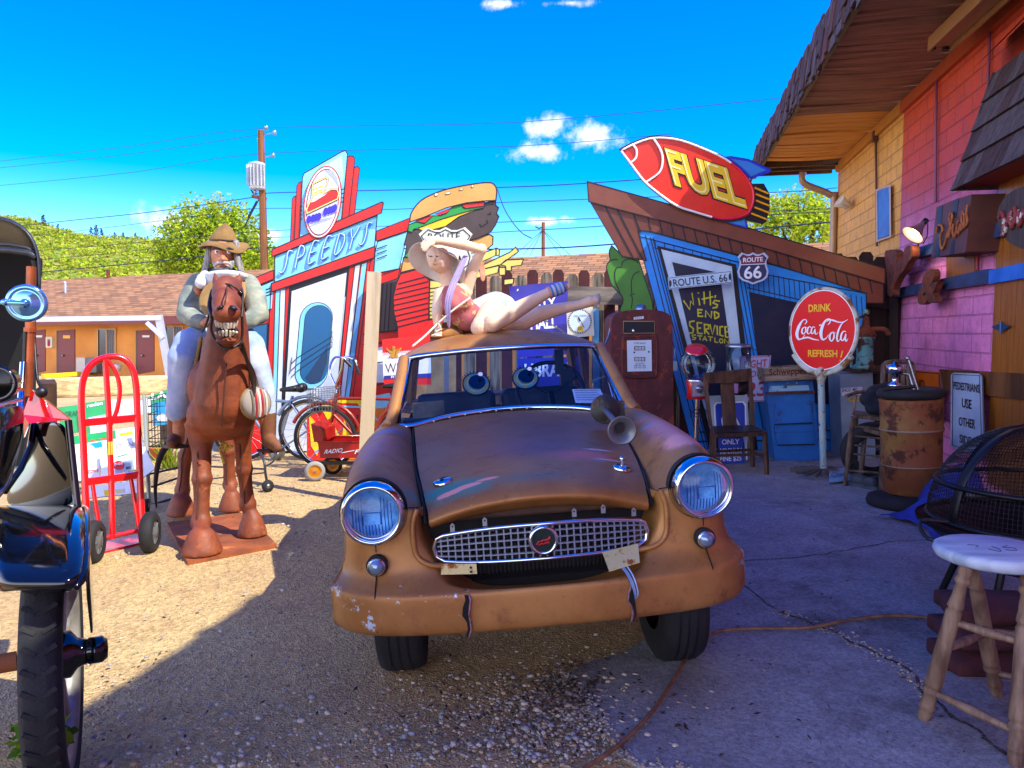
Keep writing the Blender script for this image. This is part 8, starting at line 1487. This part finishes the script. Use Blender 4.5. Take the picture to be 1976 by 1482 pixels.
# high chair, chair back, clothes
HC = mat('bleached_chair_wood', '#7a6352', rough=.75, col2='#46362e', scale=8, stretch=(3, 3, .4), bump=.4); hc_ = thing('high_chair', 'weathered wooden child high chair with rungs in front of the grey cabinet', 'high chair', (at(1665, 940, 6.6).x, 6.6, 0)); m = MB(HC); s4 = [at(1646, 800, 6.45), at(1704, 806, 6.45), at(1706, 797, 6.85), at(1652, 792, 6.85)]; m.prism(s4, (0, 0, -.03)); m.build('seat', hc_, bevel=.005)
ft = [G(1630, 942), G(1702, 948), G(1712, 915), G(1650, 912)]
for p, q in zip(s4, ft): m = MB(HC); m.tube([p-V((0, 0, .02)), p.lerp(q, .5)+V((0, 0, .0)), q], [.018, .022, .017], n=8); m.build('leg', hc_)
m = MB(HC)
for t in (.15, .28, .4, .52): m.tube([s4[0].lerp(ft[0], t).lerp(s4[1].lerp(ft[1], t), .15), s4[0].lerp(ft[0], t).lerp(s4[1].lerp(ft[1], t), .95)], .009, n=6)
for t in (.75,): m.tube([s4[0].lerp(ft[0], t), s4[1].lerp(ft[1], t)], .011, n=6); m.tube([s4[0].lerp(ft[0], t), s4[3].lerp(ft[3], t)], .011, n=6)
m.build('rungs', hc_); m = MB(HC); m.tube([at(1632, 765, 6.4), at(1650, 758, 6.5), at(1700, 752, 6.7)], .016, n=8); m.tube([at(1652, 762, 6.5), s4[0]], .012, n=6); m.build('armrest', hc_)
kb = thing('slat_chair', 'wooden chair whose slatted curved back shows behind the drum', 'chair', (at(1733, 800, 6.9).x, 6.9, 0)); m = MB(HC); m.tube(spl3([at(1703, 770, 6.8), at(1704, 720, 6.85), at(1708, 702, 6.88), at(1735, 698, 6.95), at(1760, 702, 7.0), at(1762, 722, 7.0), at(1762, 775, 6.95)], 4), .022, n=8); m.build('back_frame', kb)
for x in (1718, 1730, 1742, 1753): m = MB(HC); m.bar(at(x, 704, 6.93), at(x, 775, 6.88), .035, .012, up=(0, 1, 0)); m.build('slat', kb)
m = MB(HC); m.box((at(1733, 790, 6.7).x, 6.75, .5), (.42, .42, .035)); m.build('seat', kb)
for dx in (-.18, .18):
    for dy in (-.18, .18): m = MB(HC); m.bar(V((at(1733, 790, 6.7).x+dx, 6.75+dy, .48)), V((at(1733, 790, 6.7).x+dx*1.1, 6.75+dy*1.1, 0)), .035, .035); m.build('leg', kb)
m = MB(mat('black_cloth', '#121420', rough=.9, col2='#1f2638', scale=6, bump=.4, bscale=20)); m.limb([(at(1672, 770, 6.55), .06), (at(1690, 762, 6.6), .09), (at(1712, 752, 6.6), .07)]); m.limb([(at(1682, 788, 6.5), .055), (at(1700, 785, 6.5), .08)]); m.limb([(at(1692, 748, 6.6), .03), (at(1720, 742, 6.6), .03)]); tag(m.build('folded_clothes', remesh=.014, sm=2), 'dark clothes heaped on the high chair seat', 'clothes')
# drum on a tyre
dg = G(1762, 985); dpos = V((dg.x, 6.0, 0)); dpos.x = at(1757, 900, 6.0).x; ty = MB(RUBBER); ty.lathe([(.10, .0), (.2, -.0), (.255, .03), (.265, .06), (.25, .1), (.2, .115), (.1, .115)], V((at(1742, 965, 5.9).x, 5.9, 0)), n=36); tag(ty.build('tyre'), 'small worn tyre lying flat under the rusty drum', 'tyre')
DRU = mat('rusty_drum', '#7a4220', rough=.75, col2='#84602a', scale=3.2, lo=.44, hi=.6, rust='#4a2415', rthr=.53, rscale=4.5, bump=.4, bscale=45); dr = thing('oil_drum', 'rusty orange and yellow oil drum standing on a tyre', 'drum', dpos); ax = (V((-.05, .0, 1))).normalized(); b0 = V((dpos.x+.02, 6.0, .115)); m = MB(DRU); m.lathe([(0, 0), (.2, 0), (.212, .01), (.212, .2), (.222, .215), (.222, .235), (.215, .25), (.22, .48), (.23, .495), (.23, .515), (.222, .53), (.226, .72), (.232, .74), (.2, .745)], b0, ax, n=40); m.build('shell', dr)
m = MB(P('drum_rib_pale', '#8a7a6a', rough=.6, metal=.3)); m.lathe([(.2225, .222), (.2245, .226), (.2225, .23)], b0, ax, n=40); m.lathe([(.2305, .5), (.2335, .506), (.2305, .512)], b0, ax, n=40); m.build('rib', dr)
t2 = MB(RUBBER); tc_ = b0+ax*.745; t2.lathe([(.12, .0), (.2, .0), (.243, .02), (.248, .045), (.235, .07), (.2, .08), (.12, .075), (0, .07)], tc_, ax, n=36); tag(t2.build('tyre'), 'flat black tyre lying on top of the rusty drum', 'tyre')
gr2 = thing('hand_grinder', 'chrome hand crank grinder clamped on the tyre above the drum', 'grinder', tc_+V((-.08, -.05, .08))); m = MB(CHROME); q = tc_+V((-.14, -.02, .09)); m.lathe([(0, 0), (.05, 0), (.05, .02), (.02, .04), (.03, .1), (.06, .11), (.065, .17), (.02, .18), (.012, .2), (0, .2)], q, n=20); m.build('cup', gr2); m = MB(STEEL); m.tube([q+V((.04, 0, .11)), q+V((.1, -.02, .1)), q+V((.13, -.04, -.02))], .012, n=8); m.tube([q+V((.09, -.02, .22)), q+V((.12, -.04, .1)), q+V((.16, -.06, -.04))], .011, n=8); m.ball(q+V((.085, -.02, .225)), .018); m.build('crank', gr2); m = MB(BLACK); m.tube([tc_+V((-.24, -.05, .07)), tc_+V((-.02, -.1, .1))], .014, n=8); m.build('clamp', gr2)
# signs leaning on the wall
PW1 = Plane(A0+WN*.16, WN+V((0, 0, .08))); es = sign('roadwork_sign', 'orange sign with black capitals leaning on the wall behind the drum', 'sign', PW1, [(1738, 712), (1814, 718), (1818, 812), (1740, 800)], P('sign_orange', '#d8620c', rough=.4)); m = MB(INK); PW1.line(m, [(1740, 715), (1812, 721), (1815, 809), (1742, 797)], 1.5, INK, .003, True); PW1.text(m, 'END', (1763, 748), (1784, 750), (1763, 732), INK, .004, .02); m.build('lettering', es)
PW2 = Plane(A0+WN*.22, WN+V((0, 0, .1))); ps = sign('walk_sign', 'tall pale blue sign of four dark capital lines leaning on the pink wall', 'sign', PW2, spl([(1840, 719), (1889, 721), (1894, 726), (1898, 876), (1892, 882), (1838, 864), (1834, 858), (1835, 724)], 1, True), P('sign_ice_blue', '#a9bcd8', rough=.35, col2='#9cb0ce')); m = MB(INK); PW2.line(m, [(1838.5, 722.5), (1890, 724.5), (1894.5, 877), (1837.5, 859)], 1.2, INK, .003, True)
for tx_, bl, br, tl in (('PEDESTRIANS', (1840, 751), (1890, 758.5), (1840, 736)), ('USE', (1856, 786), (1875, 790), (1856, 768)), ('OTHER', (1850, 821), (1882, 828), (1850, 804)), ('SIDE', (1851.5, 854), (1874, 860), (1851.5, 838))): PW2.text(m, tx_, bl, br, tl, P('walk_ink', '#30141c'), .004, .02)
m.build('lettering', ps)
# ---- fittings on the wall: beams, cut-out letters, sign boards, clamp lamp
DBM = mat('beam_dark_blue', '#23304e', rough=.55, col2='#2c3f70', scale=5, bump=.3); BBM = mat('beam_skylit_blue', '#1f5cb8', rough=.5, col2='#2c6fd0', scale=4, bump=.2)  # second blue has the skylight on the beam put into its colour
def beam(mm, a, b_, h, off, lab): tag(MB(mm).prism([WP.hit(a[0], a[1], off), WP.hit(b_[0], b_[1], off), WP.hit(b_[0], b_[1]+h[1], off), WP.hit(a[0], a[1]+h[0], off)], -WN*(off-.005)).build('wall_beam'), lab, 'beam', 'blue beams on the wall')
beam(DBM, (1718, 559), (1905, 519), (16, 27), .1, 'dark blue beam carrying the rusty ampersand'); beam(BBM, (1906, 522), (2080, 484), (26, 36), .09, 'blue beam crossing the pine door, coloured as if sky-lit'); beam(DBM, (1757, 482), (1930, 428), (18, 28), .1, 'upper dark blue beam behind the striped sign board')
m = MB(RUSTY); o = [(1707, 490), (1713, 483), (1725, 482), (1731, 490), (1729, 505), (1738, 500), (1743, 488), (1748, 476), (1760, 475), (1760, 496), (1752, 505), (1745, 520), (1735, 532), (1728, 545), (1722, 560), (1722, 570), (1713, 570), (1712, 540)]; m.prism([WP.hit(x, y, .24) for x, y in spl(o, 2, True)], -WN*.07); tag(m.build('metal_letter', bevel=.012), 'large rusty cut metal letter at the end of the blue beam', 'letter')
m = MB(RUSTY); vs, fs = glyphs('&', .05); O_ = WP.hit(1768, 590, .2); U_ = WP.hit(1806, 583, .2)-O_; W_ = WP.hit(1778, 524, .2)-O_; m.add([O_+U_*x+W_*y for x, y in vs], fs); tag(m.build('metal_letter', solid=.06, weld=True), 'rusty metal ampersand fixed on the dark blue beam', 'letter')
sb = thing('script_board', 'dark brown striped board with raised rusty script on the wall', 'sign', WP.hit(1835, 490, .3)); BD = mat('board_dark_brown', '#5a2c22', rough=.6, col2='#46211a', scale=4, bump=.2); m = MB(BD); m.prism([WP.hit(x, y, .30) for x, y in [(1797, 497), (1800, 470), (1807, 400), (1840, 386), (1875, 375), (1870, 430), (1863, 487)]], -WN*.26); m.build('board', sb, bevel=.01)
m = MB(INK); WP.poly(m, [(1811, 398), (1819, 395), (1812, 496), (1803, 497)], INK, .303); WP.poly(m, [(1842, 385), (1850, 382), (1845, 420), (1838, 422)], INK, .303); WP.poly(m, [(1836, 465), (1842, 462), (1839, 490), (1832, 492)], INK, .303); m.build('stripes', sb)
SCR = mat('script_rust', '#8a4428', rough=.8, col2='#a86432', scale=30); C9 = cv(5.29, 1640, 360); m = MB(SCR)
for q in ([(880, 470), (900, 400), (935, 400), (945, 450), (920, 520), (940, 640), (975, 560), (1000, 480), (1010, 430)], [(1010, 520), (1030, 400), (1045, 300), (1030, 270), (1015, 340), (1040, 440)], [(1060, 380), (1050, 460), (1070, 520), (1090, 420)], [(1110, 350), (1090, 420), (1110, 480), (1130, 380), (1140, 450)], [(1150, 250), (1140, 340), (1165, 400), (1170, 300), (1150, 250)], [(1205, 185), (1190, 260), (1200, 340), (1185, 400), (1150, 420)]): m.tube([WP.hit(x, y, .315) for x, y in spl(C9(q), 4)], .011, n=6)
m.build('script', sb)
rs = thing('round_board', 'round brown plank board with chipped red and white script over the pine door', 'sign', WP.hit(1985, 480, .25)); m = MB(mat('round_plank', '#4a3a34', rough=.8, col2='#33261f', scale=4, stretch=(9, 9, .6), bump=.4)); m.prism([WP.hit(x, y, .26) for x, y in ell(1990, 420, 66, 62, 40)], -WN*.04); m.build('board', rs); m = MB(mat('chipped_red_script', '#7a2a2c', rough=.7, rust='#c9c2c0', rthr=.56, rscale=14))
for q in ([(1928, 420), (1934, 410), (1938, 430), (1936, 455), (1944, 430)], [(1946, 430), (1950, 408), (1953, 440), (1960, 415), (1958, 400)], [(1960, 430), (1966, 408), (1968, 436), (1976, 405), (1984, 436)], [(1990, 420), (2000, 400), (2004, 436), (2014, 410)]): m.tube([WP.hit(x, y, .272) for x, y in spl(q, 4)], .018, n=6)
m.build('script', rs)
lp = thing('clamp_lamp', 'lit clamp work lamp with a grey cone shade pointing at the ochre wall', 'lamp', WP.hit(1768, 470, .22)); lc = WP.hit(1768, 446, .24); ld = (WP.hit(1750, 464, .325)-WP.hit(1772, 440, .21)).normalized(); m = MB(mat('lamp_shade_mauve', '#8a7480', rough=.4, metal=.5)); m.lathe([(.03, -.1), (.04, -.06), (.07, .0), (.115, .055), (.12, .06), (.11, .055), (.065, .0), (.03, -.05)], lc, ld, n=28); m.build('shade', lp); m = MB(BLACK); m.lathe([(0, -.17), (.028, -.16), (.03, -.1), (0, -.1)], lc, ld, n=14); m.tube(spl3([lc-ld*.15, WP.hit(1790, 432, .2), WP.hit(1789, 455, .12), WP.hit(1781, 470, .1)], 5), .005, n=5); m.tube([lc-ld*.08, WP.hit(1770, 484, .1)], .008, n=6); m.build('socket', lp)
m = MB(mat('lamp_bulb', '#ffd27a', emit=5)); m.ball(lc+ld*.012, .042, n=14); m.build('bulb', lp); pl_ = bpy.data.lights.new('bulb_light', 'POINT'); pl_.energy = 2.5; pl_.color = (1, .72, .36); pl_.shadow_soft_size = .04; po = bpy.data.objects.new('bulb_light', pl_); COL.objects.link(po); po.parent = lp; po.location = MT[lp.name].inverted()@(lc+ld*.075)
# ---- fire pit with mesh dome, tarp, stool, sacks, cord
fc_ = V((2.50, 3.62, 0)); fp = thing('fire_pit', 'black steel fire pit with a domed mesh spark lid', 'fire pit', fc_); rz_, rr_ = .47, .455; PIT = mat('pit_black', '#0b0a0d', rough=.5, metal=.3); m = MB(PIT); m.lathe([(0, .22), (.2, .24), (.36, .34), (rr_+.02, rz_-.03), (rr_+.05, rz_-.02), (rr_+.05, rz_)], fc_, n=48)
m.build('bowl', fp)
for k in range(4): a = .6+k*math.pi/2; MB(PIT).tube([fc_+V((.3*math.cos(a), .3*math.sin(a), .32)), fc_+V((.42*math.cos(a), .42*math.sin(a), 0))], .018, n=8).build('leg', fp)
def dome(a, t): return fc_+V((rr_*math.cos(t)*math.cos(a), rr_*math.cos(t)*math.sin(a), rz_+.01+.46*math.sin(t)))
m = MB(PIT)
for k in range(8): a = k*math.pi/4+.2; m.grid([[dome(a-.055/max(.25, math.cos(t)), t), dome(a+.055/max(.25, math.cos(t)), t)] for t in [i*math.pi/2/10 for i in range(10)]], PIT); 
m.tube([dome(a, .0) for a in [i*math.pi/24 for i in range(48)]], .014, n=6, closed=True); m.tube([dome(a, .38) for a in [i*math.pi/24 for i in range(48)]], .012, n=6, closed=True); db = m.build('lid_frame', fp, solid=.003)
m = MB(PIT)
for k in range(150): a = k*math.pi/75; m.tube([dome(a, t)-V((0, 0, .004)) for t in [i*math.pi/2/9 for i in range(9)]], .0016, n=3, cap=False)
for k in range(1, 34): t = k*math.pi/2/34; m.tube([dome(a, t)-V((0, 0, .004)) for a in [i*math.pi/20 for i in range(40)]], .0016, n=3, closed=True)
m.build('mesh', db); m = MB(PIT); m.lathe([(.02, .0), (.02, .05), (.045, .06), (.04, .08), (0, .085)], fc_+V((0, 0, rz_+.46)), n=14); m.build('knob', fp); m = MB(P('handle_grey', '#2e3038', rough=.4, metal=.5)); m.tube(spl3([dome(3.3, .02), fc_+V((-rr_-.12, -.06, rz_+.02)), fc_+V((-rr_-.13, -.15, rz_-.04)), fc_+V((-rr_-.03, -.2, rz_-.03))], 5), .009, n=6); m.build('handle', fp)
TARP = mat('blue_tarp', '#1a3a9a', rough=.55, col2='#142c78', scale=4, bump=.3, bscale=12); rows_ = []
tp_ = [[(1697, 994, 0), (1740, 1003, .0), (1785, 1022, .0), (1800, 1046, .0)], [(1730, 990, .01), (1762, 985, .05), (1800, 1000, .07), (1822, 1040, .01)], [(1768, 985, .02), (1790, 950, .16), (1815, 955, .2), (1840, 1020, .1)], [(1770, 962, .04), (1800, 925, .26), (1835, 915, .34), (1862, 960, .3)], [(1800, 955, .0), (1835, 905, .3), (1880, 905, .36), (1900, 950, .3)]]
m = MB(TARP); gg = [spl3([G(x, y, z+.045) for x, y, z in r], 5) for r in tp_]; gg = list(zip(*[spl3(c, 5) for c in zip(*gg)])); gg = [[p+V((0, 0, abs(.035*NZ.noise(p*6)+.02*NZ.noise(p*15)))) for p in r] for r in gg]; m.grid(gg); tag(m.build('blue_tarp', solid=.004), 'crumpled dark blue tarpaulin spilling from beside the fire pit', 'tarp')
SEAT = mat('stool_seat_paint', '#b4c0d0', rough=.55, col2='#8f9cb0', scale=3, stretch=(1, 5, 1), lo=.45, hi=.65, rust='#5a564e', rthr=.70, rscale=5, bump=.2); LEGW = mat('stool_leg_wood', '#8a6e58', rough=.6, col2='#5d4334', scale=5, stretch=(5, 5, .5), bump=.25)
st = thing('bar_stool', 'worn round wooden stool with turned legs in the near right corner', 'stool', (at(1917, 1075, 2.52).x, 2.52, 0)); sc_ = at(1917, 1060, 2.52); m = MB(SEAT); m.lathe([(0, -.042), (.15, -.04), (.172, -.03), (.180, -.012), (.176, .002), (.165, .008), (0, .006)], sc_, n=48); m.build('seat', st)
m = MB(P('seat_scratch', '#3c4250'))
for q in ([(-.03, -.02), (-.01, -.05), (.005, -.02), (.0, .01)], [(.02, -.03), (.05, -.04), (.06, -.01), (.03, .0), (.06, .02)], [(-.06, .0), (-.04, .02), (-.07, .03)]): m.tube([sc_+V((x, y, .0072)) for x, y in spl(q, 4)], .0014, n=4)
m.build('seat_scratches', st)
tops_ = [sc_+V((-.115, -.05, -.035)), sc_+V((.035, -.125, -.035)), sc_+V((.13, .03, -.035)), sc_+V((-.005, .125, -.035))]; feet_ = [G(1779, 1398), G(1958, 1492), G(2120, 1400), G(1926, 1352)]
def leg_(p, q):
    m = MB(LEGW); d = (q-p); L_ = d.length; m.lathe([(.019, 0), (.023, .03), (.018, .045), (.025, .055), (.025, .065), (.018, .075), (.021, .13), (.025, .15), (.0255, .16), (.0195, .168), (.0255, .18), (.026, L_*.5), (.0285, L_*.72), (.0275, L_*.74), (.021, L_*.75), (.028, L_*.765), (.028, L_*.78), (.022, L_*.80), (.024, L_*.86), (.0285, L_*.88), (.021, L_*.895), (.023, L_*.91), (.021, L_*.95), (.016, L_*.995), (0, L_)], p, d, n=16); m.build('leg', st)
for p, q in zip(tops_, feet_): leg_(p, q)
for i, j, t in ((0, 1, .34), (0, 1, .78), (0, 3, .52), (1, 2, .4), (1, 2, .8), (2, 3, .5), (3, 2, .8)):
    a, b_ = tops_[i].lerp(feet_[i], t), tops_[j].lerp(feet_[j], t+(.02)); MB(LEGW).tube([a.lerp(b_, k/6) for k in range(7)], [.010, .012, .014, .017, .014, .012, .010], n=10).build('rung', st)
SCK = mat('dark_red_sack', '#4a2024', rough=.9, col2='#331518', scale=6, bump=.5, bscale=18)
for (x, y, Y, rx, lab) in ((1915, 1200, 3.0, .2, 'lowest dark red sack of the stack behind the stool'), (1912, 1165, 3.02, .19, 'middle dark red sack of the stack behind the stool'), (1918, 1132, 3.04, .18, 'topmost dark red sack of the stack behind the stool')):
    c = at(x, y, Y); c.z = {1200: .055, 1165: .155, 1132: .25}[y]; m = MB(SCK); m.box(c+V((.03, .05, 0)), (rx*2.0, .26, .065), rz=random.uniform(-.1, .1)); m.ball(c+V((.0, .05, 0)), (rx*.95, .15, .062)); m.ball(c+V((rx*.5, .0, .01)), (rx*.5, .12, .055)); m.ball(c+V((-rx*.5, .03, .0)), (rx*.5, .12, .06)); m.limb([(c+V((-rx*.7, .02, 0)), .03), (c+V((-rx*.7-.07, -.01, .01)), .012)]); tag(m.build('sack', remesh=.011, sm=7), lab, 'sack', 'dark red sacks behind the stool')
CORD = mat('brown_cord', '#8f6644', rough=.6, col2='#6a4a32', scale=20)
m = MB(CORD); m.tube(spl3([G(x, y, .042) for x, y in [(1060, 1530), (1130, 1482), (1205, 1428), (1262, 1368), (1302, 1308), (1340, 1250), (1382, 1220), (1450, 1213), (1560, 1211), (1640, 1196), (1720, 1188), (1800, 1194), (1880, 1222), (1990, 1266), (2100, 1290)]], 8), .0078, n=7); tag(m.build('extension_cord'), 'brown extension cord snaking across the concrete from the car tyre to the stool', 'cord')
m = MB(mat('grey_rags', '#4a5058', rough=.95, col2='#2c3038', scale=8, bump=.5)); m.limb([(G(1650, 925, .05), .06), (G(1680, 935, .05), .07), (G(1700, 925, .06), .05)]); m.limb([(G(1640, 935, .03), .035), (G(1690, 945, .03), .03)]); tag(m.build('rag_heap', remesh=.014, sm=2), 'heap of grey and brown rags under the high chair', 'rags')
m = MB(RUBBER); q = V((at(1690, 880, 6.9).x, 6.95, .28)); m.lathe([(.16, -.06), (.24, -.075), (.28, -.04), (.28, .04), (.24, .075), (.16, .06)], q, (.3, 1, .15), n=32); tag(m.build('tyre'), 'black tyre leaning in the dark behind the high chair legs', 'tyre')
